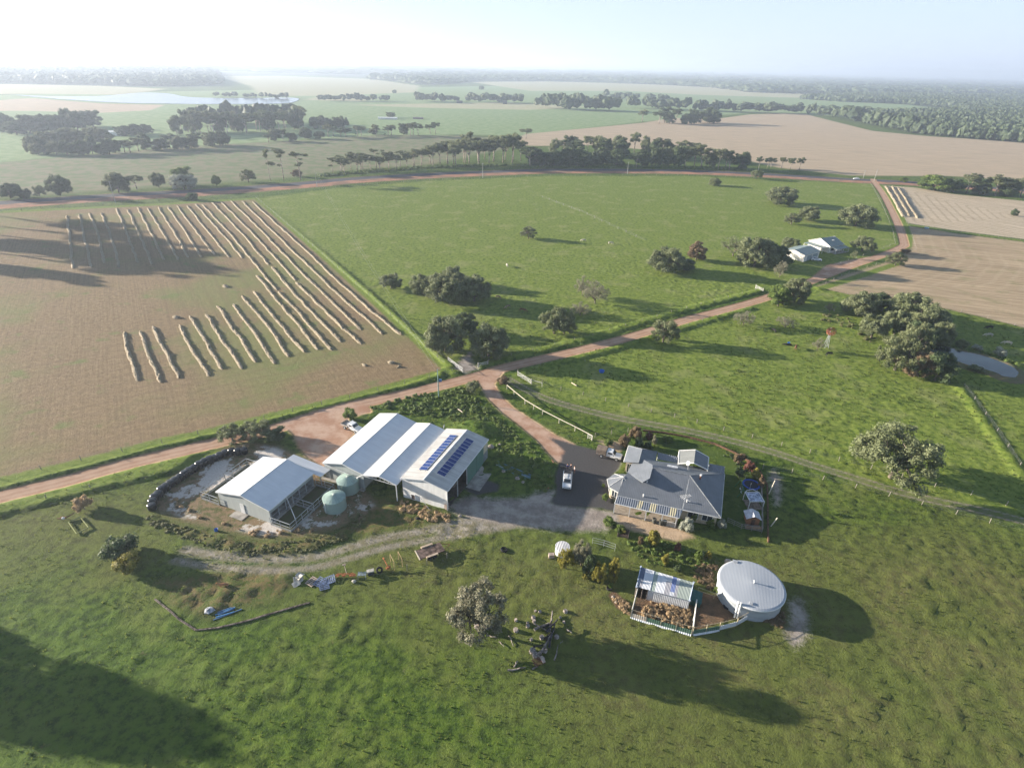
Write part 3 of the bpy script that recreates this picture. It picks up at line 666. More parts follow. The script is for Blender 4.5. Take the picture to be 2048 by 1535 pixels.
# --- the trees one can tell apart
TR = [
 (1780, 955, 856, 165, 'open', 'olive', 'largest lone grey-green tree with pale forked limbs, standing beside the curved wheel track'),
 (958, 1262, 1168, 124, 'open', 'grey', 'wispy grey tree leaning in the near paddock beside the heap of old logs'),
 (891, 703, 628, 92, 'round', 'olive', 'round olive tree left of the pale gateway near the road junction'),
 (978, 712, 648, 90, 'round', 'olive', 'round olive tree right of the pale gateway, closest to the dirt road'),
 (930, 664, 625, 60, 'dense', 'dark', 'darker tree half hidden behind the pair at the pale gateway'),
 (846, 588, 545, 60, 'round', 'olive', 'leftmost crown of the big tree clump in the green paddock'),
 (898, 604, 536, 92, 'round', 'olive', 'middle and broadest crown of the big tree clump in the green paddock'),
 (948, 602, 548, 76, 'round', 'olive', 'rightmost crown of the big tree clump in the green paddock'),
 (905, 570, 532, 60, 'round', 'olive', 'back crown of the big tree clump in the green paddock'),
 (783, 577, 544, 48, 'round', 'olive', 'small dark round tree just left of the big paddock clump'),
 (1108, 667, 612, 64, 'open', 'olive', 'open crowned tree on two short trunks above the dirt road'),
 (1128, 667, 618, 52, 'open', 'olive', 'right hand tree of the two short trunked ones above the dirt road'),
 (1160, 630, 604, 42, 'sparse', 'grey', 'small grey tree between the short trunked pair and the bare tree'),
 (1190, 607, 558, 58, 'sparse', 'grey', 'bare grey vase shaped tree in the green paddock'),
 (1164, 592, 550, 34, 'sparse', 'grey', 'narrow twiggy tree touching the bare vase shaped tree'),
 (1056, 477, 450, 34, 'open', 'olive', 'small lone tree casting a long shadow in the middle of the green paddock'),
 (1326, 684, 636, 60, 'open', 'olive', 'bushy olive tree on the far verge halfway along the dirt road'),
 (1332, 542, 492, 80, 'round', 'olive', 'heavy round tree at the end of the diagonal paddock fence'),
 (1368, 540, 512, 46, 'dense', 'dark', 'dark tree pressed against the right side of the heavy round tree'),
 (1392, 520, 480, 40, 'dense', 'brown', 'brownish tree behind the heavy round tree by the diagonal fence'),
 (1466, 512, 470, 66, 'sparse', 'olive', 'thin grey edged tree at the left end of the grove beside the garage'),
 (1508, 532, 470, 84, 'round', 'olive', 'largest crown of the grove beside the garage'),
 (1548, 532, 482, 62, 'dense', 'dark', 'dark crown of the grove nearest the garage'),
 (1578, 500, 474, 40, 'round', 'olive', 'tree standing behind the garage roof'),
 (1558, 555, 520, 28, 'sparse', 'grey', 'thin grey tree in front of the garage'),
 (1556, 612, 562, 46, 'dense', 'green', 'greener left tree of the pair at the bend of the dirt road'),
 (1588, 604, 552, 56, 'round', 'olive', 'round right tree of the pair at the bend of the dirt road'),
 (1560, 606, 582, 34, 'dense', 'green', 'low bushy tree at the foot of the pair at the road bend'),
 (1486, 650, 620, 44, 'sparse', 'grey', 'leafless spreading tree below the dirt road'),
 (1570, 654, 634, 46, 'sparse', 'grey', 'fallen bare tree lying in the windmill paddock'),
 (1716, 630, 580, 70, 'round', 'olive', 'left crown at the back of the tree cluster by the pond'),
 (1762, 622, 584, 56, 'dense', 'dark', 'dark middle crown at the back of the pond cluster'),
 (1808, 640, 580, 80, 'round', 'olive', 'tall crown at the back of the pond cluster, beside the brown field'),
 (1850, 660, 604, 74, 'round', 'olive', 'right hand crown of the pond cluster'),
 (1742, 675, 626, 60, 'round', 'olive', 'pale crown at the front left of the pond cluster'),
 (1788, 668, 616, 60, 'round', 'olive', 'pale topped crown in the heart of the pond cluster'),
 (1832, 690, 640, 66, 'dense', 'dark', 'dark crown low in the pond cluster'),
 (1876, 690, 642, 50, 'round', 'olive', 'loose crown at the right edge of the pond cluster above the water'),
 (1790, 740, 660, 92, 'open', 'gum', 'broad brown-green gum with a bleached trunk at the front of the pond cluster'),
 (1816, 722, 640, 70, 'open', 'gum', 'gum with bare white upper limbs above the pond cluster'),
 (1832, 752, 700, 62, 'dense', 'brown', 'brownish low crown between the two bleached trunks by the pond'),
 (1868, 760, 696, 70, 'dense', 'dark', 'dark rounded tree at the near corner of the pond'),
 (1658, 625, 606, 22, 'sparse', 'grey', 'small leaning tree left of the pond cluster'),
 (1634, 700, 674, 22, 'sparse', 'grey', 'small grey sapling standing beside the windmill'),
 (1560, 408, 370, 66, 'round', 'olive', 'round tree below the highway at the top of the green paddock'),
 (1616, 441, 409, 46, 'round', 'olive', 'middle of the three trees north of the white cottage'),
 (1582, 449, 425, 34, 'open', 'olive', 'smallest of the three trees north of the white cottage'),
 (1710, 452, 402, 76, 'round', 'olive', 'biggest round tree beside the northern stretch of the dirt road'),
 (1724, 503, 470, 50, 'open', 'olive', 'spreading tree right of the white cottage'),
 (1706, 518, 500, 16, 'sparse', 'olive', 'little tree in the cottage drive'),
 (1429, 371, 354, 26, 'round', 'olive', 'small round tree below the highway fence'),
 (1512, 358, 338, 26, 'open', 'olive', 'small flat topped tree at the highway edge'),
 (1790, 530, 504, 40, 'open', 'gum', 'leaning tree at the corner where the dirt road turns north'),
 (1808, 506, 496, 24, 'bush', 'brown', 'brown scrub on the verge at the corner of the dirt road'),
 (1868, 381, 346, 66, 'dense', 'green', 'broad green tree at the left end of the highway grove'),
 (1905, 384, 352, 46, 'dense', 'dark', 'dark tree second from the left in the highway grove'),
 (1932, 386, 342, 44, 'gum', 'gum', 'tall gum in the middle of the highway grove'),
 (1958, 388, 362, 40, 'dense', 'dark', 'low dark tree in the highway grove'),
 (1990, 391, 346, 54, 'gum', 'gum', 'pale trunked gum right of the middle of the highway grove'),
 (2012, 392, 356, 44, 'dense', 'dark', 'dark tree near the right end of the highway grove'),
 (2040, 394, 350, 44, 'gum', 'gum', 'gum at the right edge of the picture in the highway grove'),
 (1806, 364, 353, 18, 'dense', 'green', 'small tree alone beside the highway near the lane corner'),
 (2027, 432, 416, 15, 'dense', 'dark', 'tiny tree alone in the pale mown field'),
 (22, 396, 362, 48, 'round', 'dark', 'leftmost of the two trees joined at the far left of the highway'),
 (48, 397, 374, 34, 'round', 'dark', 'right hand one of the joined pair at the far left of the highway'),
 (81, 394, 368, 24, 'open', 'olive', 'small open tree between the joined pair and the upright tree'),
 (122, 391, 345, 46, 'round', 'dark', 'upright round tree standing clear at the left of the highway'),
 (238, 385, 336, 52, 'dense', 'gum', 'tall full tree beside the leftmost power pole'),
 (274, 378, 346, 30, 'gum', 'gum', 'thin gum right of the tall full tree by the power pole'),
 (318, 375, 340, 30, 'round', 'gum', 'narrow tree left of the two toned tree by the highway'),
 (368, 370, 326, 46, 'dense', 'green', 'green back half of the two toned tree by the highway'),
 (369, 378, 346, 56, 'round', 'pale', 'silvery topped front tree of the two toned pair by the highway'),
 (433, 371, 349, 20, 'round', 'green', 'small bright green tree alone beside the highway'),
 (497, 364, 336, 32, 'open', 'gum', 'small tree with a bent top beside the highway'),
 (386, 400, 382, 26, 'bush', 'dark', 'round bush on the near verge of the highway'),
 (541, 362, 300, 18, 'tallgum', 'gum', 'tallest thin stem at the left of the bare gums by the highway'),
 (568, 361, 292, 28, 'tallgum', 'gum', 'thin gum with a double tuft by the highway'),
 (601, 360, 300, 32, 'tallgum', 'gum', 'forked thin gum by the highway'),
 (594, 354, 336, 24, 'dense', 'brown', 'short brown tree at the foot of the forked thin gum'),
 (666, 346, 312, 22, 'tallgum', 'gum', 'gum with a flat crown at the start of the long roadside row'),
 (1052, 278, 254, 26, 'gum', 'olive', 'gum standing apart behind the roadside belt on the tan field edge'),
 (1284, 244, 216, 22, 'gum', 'olive', 'single gum on the boundary corner of the tan field'),
 (780, 235, 222, 22, 'dense', 'olive', 'lone dark tree near the low white sheds in the far green field'),
 (963, 180, 170, 12, 'round', 'dark', 'tiny lone tree in the far pale field'),
 (789, 187, 179, 10, 'round', 'dark', 'tiny lone tree above the far hedge'),
 (947, 782, 760, 34, 'bush', 'olive', 'grey-green bush in the fork of the road and the driveway'),
 (1004, 768, 752, 32, 'bush', 'brown', 'bare brownish bush at the end of the white rail fence'),
 (466, 880, 850, 60, 'open', 'olive', 'left of the two windblown trees above the row of black bales'),
 (512, 874, 842, 66, 'open', 'olive', 'right of the two windblown trees above the row of black bales'),
 (554, 878, 852, 44, 'dense', 'dark', 'low dark tree between the windblown trees and the dirt yard'),
 (1900, 740, 728, 24, 'bush', 'straw', 'pale shrub on the near bank of the pond'),
 (1950, 742, 730, 34, 'bush', 'olive', 'low bush standing in the near edge of the pond'),
 (1998, 712, 694, 28, 'bush', 'pale', 'silvery bush on the far bank of the pond'),
 (1952, 700, 688, 22, 'bush', 'pale', 'small silvery bush above the middle of the pond'),
 (1920, 694, 676, 26, 'bush', 'olive', 'olive bush at the head of the pond'),
]
for t in TR:
    bush = t[4] == 'bush'
    ptree(*t[:7], name='shrub' if bush else 'tree', cat='shrub' if bush else 'tree')
# --- belts: each tree of its own, placed along the line its belt follows
MASS = []
def belt(pts, n, y_top_rise, wr, kinds, leaves, label, group, jitter=2.0, seed=1, name='tree', mass=False):
    r = random.Random(seed); P = [Vector(p) for p in pts]
    L = [0]
    for a, b in zip(P, P[1:]): L.append(L[-1]+(b-a).length)
    for i in range(n):
        t = (i+r.uniform(.1, .9))/n*L[-1]
        k = max(j for j in range(len(L)-1) if L[j] <= t)
        p = P[k].lerp(P[k+1], (t-L[k])/(L[k+1]-L[k]))
        x = p.x + r.uniform(-1, 1)*jitter; y = p.y + r.uniform(-1, 1)*jitter*.6
        rise = r.uniform(*y_top_rise)*1.15
        if mass:
            g = at(x, y); H = height_for(g, y-rise); MASS.append((g.x, g.y, H, r.uniform(*wr)*depth(g)/FPX)); continue
        ptree(x, y, y-rise, r.uniform(*wr)*.88, r.choice(kinds), r.choice(leaves), label, group, seed=r.randrange(3), name=name)
belt([(680, 345), (760, 338), (860, 330)], 20, (26, 38), (22, 34), ['gum', 'gum', 'tallgum'], ['gum', 'olive'], 'slender gum of the open row between the highway and the sown field', 'open row of roadside gums', 5, 3)
belt([(870, 332), (940, 326), (1040, 320)], 22, (40, 58), (30, 46), ['gum'], ['gum', 'olive'], 'gum with pale stems in the left part of the roadside belt', 'pale stemmed gums of the roadside belt', 8, 4)
belt([(1050, 332), (1150, 331), (1240, 331)], 15, (26, 42), (36, 54), ['dense', 'dense', 'gum'], ['dark'], 'low dark tree in the thick middle of the roadside belt', 'dark trees of the roadside belt', 5, 5)
belt([(1090, 310), (1180, 308), (1290, 312), (1400, 322)], 18, (28, 42), (26, 42), ['gum', 'gum', 'dense'], ['gum', 'dark', 'olive'], 'gum in the back rank of the roadside belt against the tan field', 'back rank of the roadside belt', 8, 6)
belt([(1270, 334), (1350, 334), (1420, 336), (1485, 338)], 14, (28, 46), (32, 48), ['dense', 'gum'], ['dark', 'gum'], 'full tree at the right part of the roadside belt', 'right part of the roadside belt', 5, 7)
belt([(1510, 338), (1545, 336), (1575, 340), (1600, 342)], 6, (16, 26), (14, 24), ['gum'], ['dark', 'gum'], 'small gum in the last group at the right of the roadside belt', 'last small roadside gums', 3, 8)
belt([(60, 308), (110, 311), (170, 308), (240, 306), (310, 300), (390, 296), (465, 288)], 27, (22, 36), (28, 42), ['dense', 'gum', 'round'], ['dark', 'gum'], 'tree in the long hedge crossing the fields at the left', 'left field hedge trees', 4, 9)
belt([(530, 284), (600, 280), (660, 275), (720, 272), (800, 270), (880, 268)], 24, (14, 26), (18, 30), ['dense', 'gum', 'gum'], ['dark', 'gum'], 'tree in the broken hedge on the far side of the sown field', 'broken field hedge trees', 4, 10)
belt([(350, 268), (430, 265), (520, 262), (610, 258)], 30, (34, 48), (24, 36), ['gum', 'gum', 'dense'], ['dark', 'gum'], 'tall gum of the dense plantation block below the lake', 'plantation gums', 6, 11)
belt([(380, 250), (470, 248), (600, 246)], 16, (30, 38), (26, 36), ['gum'], ['dark'], 'gum in the back of the dense plantation block', 'back row of the plantation', 4, 12, mass=True)
belt([(625, 258), (660, 256), (690, 256)], 6, (18, 26), (22, 30), ['dense'], ['dark'], 'dark tree at the right end of the plantation block', 'end trees of the plantation', 3, 13)
belt([(0, 262), (40, 268), (90, 266), (150, 258), (195, 254)], 15, (24, 40), (36, 56), ['dense', 'round'], ['dark'], 'big dark tree in the wood at the left edge', 'trees of the left wood', 6, 14)
belt([(65, 292), (120, 290), (180, 284), (215, 280)], 9, (22, 34), (34, 50), ['dense', 'round'], ['dark', 'gum'], 'tree in the lower part of the left wood', 'lower trees of the left wood', 6, 15)
belt([(235, 272), (270, 270), (305, 268)], 6, (16, 24), (22, 32), ['dense'], ['dark'], 'dark tree in the small copse left of the plantation', 'small copse beside the plantation', 2, 16)
belt([(1310, 246), (1350, 246), (1395, 248), (1435, 246)], 10, (22, 34), (24, 36), ['dense', 'gum'], ['dark'], 'tree in the grove at the top of the tan field', 'grove at the top of the tan field', 3, 17)
belt([(1080, 216), (1130, 218), (1180, 221), (1228, 222)], 14, (22, 30), (20, 30), ['dense', 'gum'], ['dark', 'olive'], 'gum of the far square block above the green field', 'far square block of gums', 3, 18, mass=True)
belt([(630, 202), (690, 202), (780, 202)], 12, (9, 15), (14, 22), ['dense'], ['dark'], 'far tree in the line right of the lake', 'far line right of the lake', 1.5, 19, mass=True)
belt([(820, 202), (880, 204), (960, 204), (1050, 207)], 16, (10, 20), (16, 26), ['dense', 'gum'], ['dark'], 'far tree in the belt above the green field', 'far belt above the green field', 2, 20, mass=True)
belt([(430, 193), (500, 196), (580, 197)], 12, (7, 11), (10, 16), ['dense'], ['dark'], 'small tree on the far shore of the lake', 'trees on the lake shore', 1.2, 21, mass=True)
belt([(1250, 216), (1340, 219), (1440, 223), (1560, 226), (1640, 228)], 26, (12, 22), (18, 30), ['dense', 'gum'], ['dark'], 'far tree in the hedge along the top of the tan field', 'hedge along the top of the tan field', 2, 22, mass=True)
belt([(1640, 230), (1700, 240), (1760, 252), (1850, 268)], 18, (18, 30), (24, 38), ['dense', 'round'], ['dark', 'olive'], 'tree on the edge of the forest behind the tan field', 'forest edge behind the tan field', 3, 23, mass=True)
belt([(1200, 196), (1280, 200), (1340, 204)], 10, (8, 14), (14, 22), ['dense'], ['dark'], 'far tree in the strip above the square block', 'far strip above the square block', 1.5, 24, mass=True)
# --- the wooded country in the distance, which nobody could count: one mass of crowns
def forest(regions, label, seed=3):
    rs = np.random.RandomState(seed); Vs = []; Fs = []; av = []; k = 0
    iv, if_ = ico(); iv1 = iv
    for pxpoly, step, hh in regions:
        pl = [tuple(at(x, y)[:2]) for x, y in pxpoly]
        xs = [p[0] for p in pl]; ys = [p[1] for p in pl]
        y = min(ys)
        pts = []
        while y < max(ys):
            s = step*max(1, y/1500.)
            n = int((max(xs)-min(xs))/s)
            X = np.array(min(xs)+s*(np.arange(n)+rs.rand(n))); Y = y+s*rs.rand(n)
            keep = sd_poly(X, Y, pl) > 0
            keep &= np.abs(X) < Y*1.02+60
            pts += [(a, b, s) for a, b in zip(X[keep], Y[keep])]
            y += s*.8
        for (x, y, s) in pts:
            r = s*.62*rs.uniform(.7, 1.2); h = hh*rs.uniform(.7, 1.25)*(1+.25*(s/step-1))
            jit = 1+.25*rs.normal(size=(len(iv1), 1)).clip(-1.5, 1.5)
            Vs.append(np.array([x, y, h*.55])+iv1*jit*np.array([r, r, h*.52])); Fs.append(if_+k); k += len(iv1)
            av.append(np.clip(rs.rand()*.5+rs.rand(len(iv1))*.5, 0, 1))
    for (x, y, H, W) in MASS:      # far hedges and blocks of trees
        for j in range(4):
            r = W*.34*rs.uniform(.7, 1.1); jit = 1+.25*rs.normal(size=(len(iv1), 1)).clip(-1.5, 1.5)
            Vs.append(np.array([x+rs.normal()*W*.2, y+rs.normal()*W*.2, H*rs.uniform(.42, .72)])+iv1*jit*np.array([r, r, H*.3])); Fs.append(if_+k); k += len(iv1)
            av.append(np.clip(rs.rand()*.5+rs.rand(len(iv1))*.5, 0, 1))
    me = npmesh('forest', np.concatenate(Vs), np.concatenate(Fs))
    a = me.attributes.new('v', 'FLOAT', 'POINT'); a.data.foreach_set('value', np.concatenate(av).astype(np.float32))
    o = tag(link('forest', me, leaf_mat('leaf_forest', (.030, .050, .024), (.090, .120, .058), .2, 0)), label, 'forest', kind='stuff'); print('forest crowns', len(Vs))
    return o
forest([([(1830, 268), (1700, 240), (1725, 228), (1780, 232), (1930, 226), (1900, 215), (1800, 208), (1690, 204), (1600, 198), (1700, 192), (2200, 196), (3000, 240), (3000, 350), (2300, 300), (2048, 286)], 8, 11),
        ([(740, 159), (830, 152), (900, 150), (1000, 148), (1200, 150), (1500, 158), (1800, 166), (2100, 175), (3000, 205), (3000, 235), (2200, 195), (1900, 190), (1700, 190), (1500, 185), (1420, 175), (1200, 164), (960, 162), (860, 170)], 20, 15),
        ([(-600, 158), (0, 143), (250, 142), (420, 144), (430, 152), (440, 170), (330, 174), (200, 170), (0, 166), (-600, 180)], 20, 15),
        ([(-1500, 150), (-200, 136), (200, 131.5), (700, 127), (1000, 135), (1300, 143), (1700, 154), (2048, 163), (2700, 184), (3000, 204), (2100, 175), (1500, 158), (1000, 148), (700, 150), (430, 143), (0, 142), (-600, 156)], 60, 17)],
       'unbroken dark forest covering the far plain up to the horizon')
# undergrowth along the roadside belt and the hedges (ground cover)
def scrub(polys, label, step, hh, leaf, seed, name='undergrowth', wob=.5, cat='undergrowth'):
    rs = np.random.RandomState(seed); C = []; Rr = []
    for pl_, w_ in polys:
        pl = PX(*pl_)
        for a, b in zip(pl, pl[1:]):
            a = np.array(a); b = np.array(b); L = np.linalg.norm(b-a); n = int(L*w_/step**2)+1
            t = rs.rand(n); d = (b-a)/L; nn = np.array([-d[1], d[0]])
            p = a+(b-a)*t[:, None]+nn*((rs.rand(n)-.5)*w_)[:, None]
            for z in p: C.append(np.array([z[0], z[1], hh*.3])); Rr.append(hh*rs.uniform(.5, 1))
    me = leaf_cloud(rs, C, np.array(Rr), 34, hh*.13, core=.8, squash=.7, name=name)
    return tag(link(name, me, LEAF[leaf]), label, cat, kind='stuff')
scrub([([(640, 352), (760, 342), (880, 334), (1040, 330)], 9), ([(1040, 334), (1250, 333), (1490, 339)], 12)], 'low scrub growing under the roadside belt', 2.2, 1.7, 'green', 5)
# trees beyond the left edge of the picture; their shadows fall into it
for i, (x, y, W, H, kd) in enumerate([(-262, 256, 20, 34, 'gum'), (-252, 243, 22, 34, 'dense'), (-244, 230, 18, 28, 'gum'), (-282, 272, 18, 34, 'gum'), (-214, 208, 12, 18, 'dense'), (-296, 290, 18, 30, 'gum'),
                                  (-98, 53, 13, 15.5, 'dense')]):
    tree((x, y), W, H, kd, 'dark', 'dark tree standing beyond the left edge of the hay field', 'trees left of the hay field')
# ================================================================== hay rows, bales
straw = NT('straw'); _n = straw.noise(straw.geo(), 2.6, 5, .8)
straw.link(straw.mix(straw.ramp(_n, .32, .68), (.21, .175, .115), (.50, .42, .30)), straw.b.inputs['Base Color']); straw.b.inputs['Roughness'].default_value = .9
straw.bump(_n, 1.0, .35)
def windrow(pts, wid, hgt, label, seed):
    r = np.random.RandomState(seed); P = [Vector(tuple(at(*p)[:2])) for p in pts]
    V = []; n = 9; g0 = P[0]
    tot = sum((b-a).length for a, b in zip(P, P[1:])); done = 0; rows = 0
    for si, (a, b) in enumerate(zip(P, P[1:])):
        L = (b-a).length; d = (b-a)/L; nn = Vector((-d.y, d.x)); k = int(L/.55)
        for i in range(k + (si == len(P)-2)):
            t = i*.55; s = done+t; p = a+d*t
            endf = min(1, s/1.5, (tot-s)/1.5+.05); wob = (vnoise(np.array([s/6.]), np.array([seed*3.]))[0]-.5)*.5
            lump = .82+.32*vnoise(np.array([s/2.1]), np.array([seed*7.+2]))[0]
            for j in range(n):
                u = j/(n-1)*2-1; w_ = wid*.5*(.75+.35*lump)*max(.2, endf)
                z = hgt*lump*endf*(1-abs(u)**2.2)*(1+.36*r.normal()*(0 < j < n-1)) + (.02 if 0 < j < n-1 else -.08)
                q_ = p+nn*(u*w_+wob+.10*r.normal())
                V.append((q_.x-g0.x, q_.y-g0.y, max(z, -.08)))
            rows += 1
        done += L
    F = [(i*n+j, i*n+j+1, (i+1)*n+j+1, (i+1)*n+j) for i in range(rows-1) for j in range(n-1)]
    o = link('hay_windrow', npmesh('hay_windrow', np.array(V), np.array(F), True), straw.m); o.location = (g0.x, g0.y, 0)
    return tag(o, label, 'hay row', 'raked hay rows in the brown field')
A_ = lambda x, y: (x/3.838, 380+y/3.838)
B_ = lambda x, y: (400+x/3.838, 380+y/3.838)
up = [[A_(515, 195), A_(530, 330), A_(545, 480), A_(557, 605)], [A_(608, 185), A_(640, 330), A_(672, 470), A_(700, 598)], [A_(688, 175), A_(735, 300), A_(775, 440), A_(805, 565)],
      [A_(778, 175), A_(835, 310), A_(880, 450), A_(915, 595)], [A_(892, 140), A_(955, 280), A_(1005, 420), A_(1060, 560)], [A_(982, 148), A_(1045, 290), A_(1110, 430), A_(1175, 575)],
      [A_(1056, 135), A_(1130, 270), A_(1200, 410), A_(1265, 540)], [A_(1135, 138), A_(1215, 270), A_(1300, 410), A_(1370, 540)], [A_(1213, 130), A_(1300, 265), A_(1385, 400), A_(1450, 520)],
      [A_(1287, 130), A_(1380, 260), A_(1470, 390), A_(1550, 520)], [A_(1360, 120), A_(1450, 245), A_(1550, 370), A_(1650, 500)], [A_(1435, 120), A_(1540, 250), A_(1650, 380), A_(1757, 520)],
      [A_(1500, 108), A_(1620, 240), A_(1745, 380), A_(1865, 525)],
      [B_(15, 110), B_(200, 300), B_(385, 520), B_(590, 770)], [B_(92, 95), B_(310, 320), B_(530, 575)], [B_(165, 92), B_(400, 330), B_(640, 585), B_(735, 700)], [B_(236, 82), B_(480, 320), B_(720, 570), B_(980, 830), B_(1240, 1078)],
      [B_(322, 85), B_(590, 345), B_(850, 600), B_(1110, 850), B_(1300, 1000), B_(1410, 1110)], [B_(402, 90), B_(590, 262), B_(780, 430), B_(1040, 680), B_(1290, 905), B_(1440, 1030), B_(1552, 1116)]]
lo = [[A_(955, 1085), A_(985, 1230), A_(1020, 1360), A_(1065, 1470)], [A_(1072, 1080), A_(1120, 1210), A_(1180, 1340), A_(1240, 1482)], [A_(1176, 1040), A_(1240, 1180), A_(1310, 1310), A_(1380, 1450)],
      [A_(1372, 1032), A_(1450, 1180), A_(1530, 1310), A_(1607, 1435)], [A_(1450, 965), A_(1545, 1110), A_(1630, 1250), A_(1708, 1380)],
      [B_(48, 950), B_(130, 1090), B_(230, 1230), B_(322, 1382)], [B_(135, 885), B_(225, 1020), B_(335, 1170), B_(440, 1325)], [B_(250, 873), B_(350, 1000), B_(470, 1170), B_(585, 1340)],
      [B_(320, 808), B_(440, 950), B_(570, 1110), B_(690, 1282)], [B_(408, 775), B_(540, 940), B_(670, 1090), B_(805, 1250)], [B_(435, 652), B_(590, 840), B_(760, 1040), B_(908, 1230)],
      [B_(600, 775), B_(740, 920), B_(880, 1080), B_(1020, 1232)], [B_(545, 588), B_(680, 745), B_(860, 940), B_(985, 1060), B_(1085, 1172)], [B_(735, 705), B_(880, 850), B_(1060, 1020), B_(1235, 1187)]]
for i, p in enumerate(up):
    windrow(p, .95, .31, 'raked hay row in the upper fan of rows nearest the highway' if i < 13 else 'long raked hay row running down beside the green paddock', 11+i)
for i, p in enumerate(lo):
    windrow(p, .98, .33, 'raked hay row in the lower fan of rows above the dirt road', 51+i)
C7 = lambda x, y: (1700+x/5.118, 340+y/5.118)
for i, p in enumerate([[C7(365, 165), C7(430, 270), C7(490, 380), C7(545, 480)], [C7(430, 170), C7(490, 270), C7(550, 370), C7(610, 480)], [C7(490, 180), C7(560, 285), C7(620, 385), C7(690, 495)]]):
    windrow(p, 1.6, .6, 'hay row beside the northern stretch of the dirt road', 90+i)
for i, p in enumerate([[(446, 570), (450, 574)], [(345, 632), (352, 636)], [(724, 727), (729, 731)], [(792, 736), (800, 730)], [(775, 722), (786, 726)]]):
    windrow([p[0], (p[1][0]+6, p[1][1]+2)], 1.8, .5, 'small loose heap of left over hay on the brown field', 120+i)['category'] = 'hay heap'
# --- wrapped bales
bale_m = mat('bale_wrap', (.014, .015, .018), .28, var=.3, scale=3, spec=.6)
prof = [(.46, 0), (.60, .06), (.655, .22), (.665, .6), (.655, .95), (.60, 1.10), (.44, 1.17), (.15, 1.19)]
b0 = MB().lathe(prof, 20)
me_b = None
Z1 = lambda x, y: (280+x/5.117, 820+y/5.117)
bp = [(1070, 440), (1008, 450), (945, 447), (880, 462), (822, 488), (770, 510), (718, 533), (668, 558), (615, 588), (563, 617), (515, 646), (465, 682), (420, 712), (370, 745), (322, 777), (275, 812), (232, 842), (197, 886), (158, 921), (138, 966), (133, 1012)]
rb = random.Random(2); bale = None
for i, p in enumerate(bp):
    g = at(*Z1(*p))
    if bale is None:
        bale = b0.build('wrapped_bale', bale_m, smooth=True); o = bale
    else:
        o = bale.copy(); COL.objects.link(o)
    o.location = (g.x, g.y, 0); o.rotation_euler = (rb.uniform(-.04, .04), rb.uniform(-.04, .04), rb.uniform(0, 6)); k_ = rb.uniform(1.0, 1.1); o.scale = (k_*1.06, k_*1.06, k_*rb.uniform(.95, 1.08))
    lab = 'black wrapped bale in the curved row beside the white roofed kennel shed'
    if i == 0: lab = 'black wrapped bale ending the curved row under the windblown trees'
    if i == 20: lab = 'lowest black wrapped bale ending the curved row on the sand'
    tag(o, lab, 'bale', 'curved row of black wrapped bales')
# ================================================================== farm sheds
WHITE = mat('white_steel', (.74, .74, .72), .45, var=.06, scale=.6, spec=.4)
ROOFW = corrugated('roof_zinc', (.80, .81, .82), 'Y', .2, .38, .5, .06, (.70, .71, .73), .5)
WALLG = corrugated('wall_greygreen', (.40, .43, .42), 'X', .2, .5, .8, .08)
WALLGY = corrugated('wall_greygreen_side', (.40, .43, .42), 'Y', .2, .5, .8, .08)
WALLW = corrugated('wall_white', (.78, .78, .76), 'X', .24, .45, .8, .06, (.62, .60, .56))
WALLWY = corrugated('wall_white_side', (.72, .72, .70), 'Y', .24, .45, .8, .08)
ROOFOLD = corrugated('roof_old_zinc', (.62, .61, .58), 'Y', .2, .55, .5, .22, (.42, .40, .38), .35)
GREEN = corrugated('door_green', (.11, .22, .18), 'Y', .3, .5, .8, .1)
STEEL = mat('galvanised', (.52, .54, .56), .45, metal=.2, var=.15, scale=1, spec=.5)
CONC = mat('concrete', (.42, .39, .35), .9, var=.2, scale=.7)
DARKF = mat('shed_floor', (.12, .10, .085), .95, var=.25, scale=.8)
WOOD = mat('grey_timber', (.26, .21, .17), .9, var=.25, scale=2)
def gable_roof(w, l, e, r, t=.07, oh=.18, rx=.5, y0=0.0):
    x0, x1, y0_, y1 = -oh, w+oh, y0-oh, l+oh; sl = (r-e)/(w*rx); e0 = e-sl*oh; xr = w*rx
    sl2 = (r-e)/(w*(1-rx)); e1 = e-sl2*oh
    a = MB().slab([(x0, y0_, e0), (xr, y0_, r), (xr, y1, r), (x0, y1, e0)], t)
    b = MB().slab([(xr, y0_, r), (x1, y0_, e1), (x1, y1, e1), (xr, y1, r)], t)
    cap = MB().slab([(xr-.16, y0_, r-.03+.05), (xr, y0_, r+.055), (xr, y1, r+.055), (xr-.16, y1, r+.02)], .02).slab([(xr, y0_, r+.055), (xr+.16, y0_, r+.02), (xr+.16, y1, r+.02), (xr, y1, r+.055)], .02)
    edge = []
    for y in (y0_-.02, y1+.02):
        edge.append(MB())
        for (xa, za, xb, zb) in ((x0, e0, xr, r), (xr, r, x1, e1)):
            edge[-1].slab([(xa, y-.02, za+.03), (xb, y-.02, zb+.03), (xb, y+.02, zb+.03), (xa, y+.02, za+.03)], .22)
    gut = [MB().box((x0-.05, (y0_+y1)/2, e0-.06), (.12, y1-y0_, .13)), MB().box((x1+.05, (y0_+y1)/2, e1-.06), (.12, y1-y0_, .13))]
    return a, b, cap, edge, gut
def roof_parts(root, w, l, e, r, m, rx=.5, oh=.18, capm=None):
    a, b, cap, edge, gut = gable_roof(w, l, e, r, oh=oh, rx=rx)
    rf = a.build('roof', m, root); rb_ = b.build('roof', m, root)
    cap.build('ridge_cap', capm or WHITE, rf); [x.build('barge_board', WHITE, rf) for x in edge]; [x.build('gutter', WHITE, rf) for x in gut]
    return rf
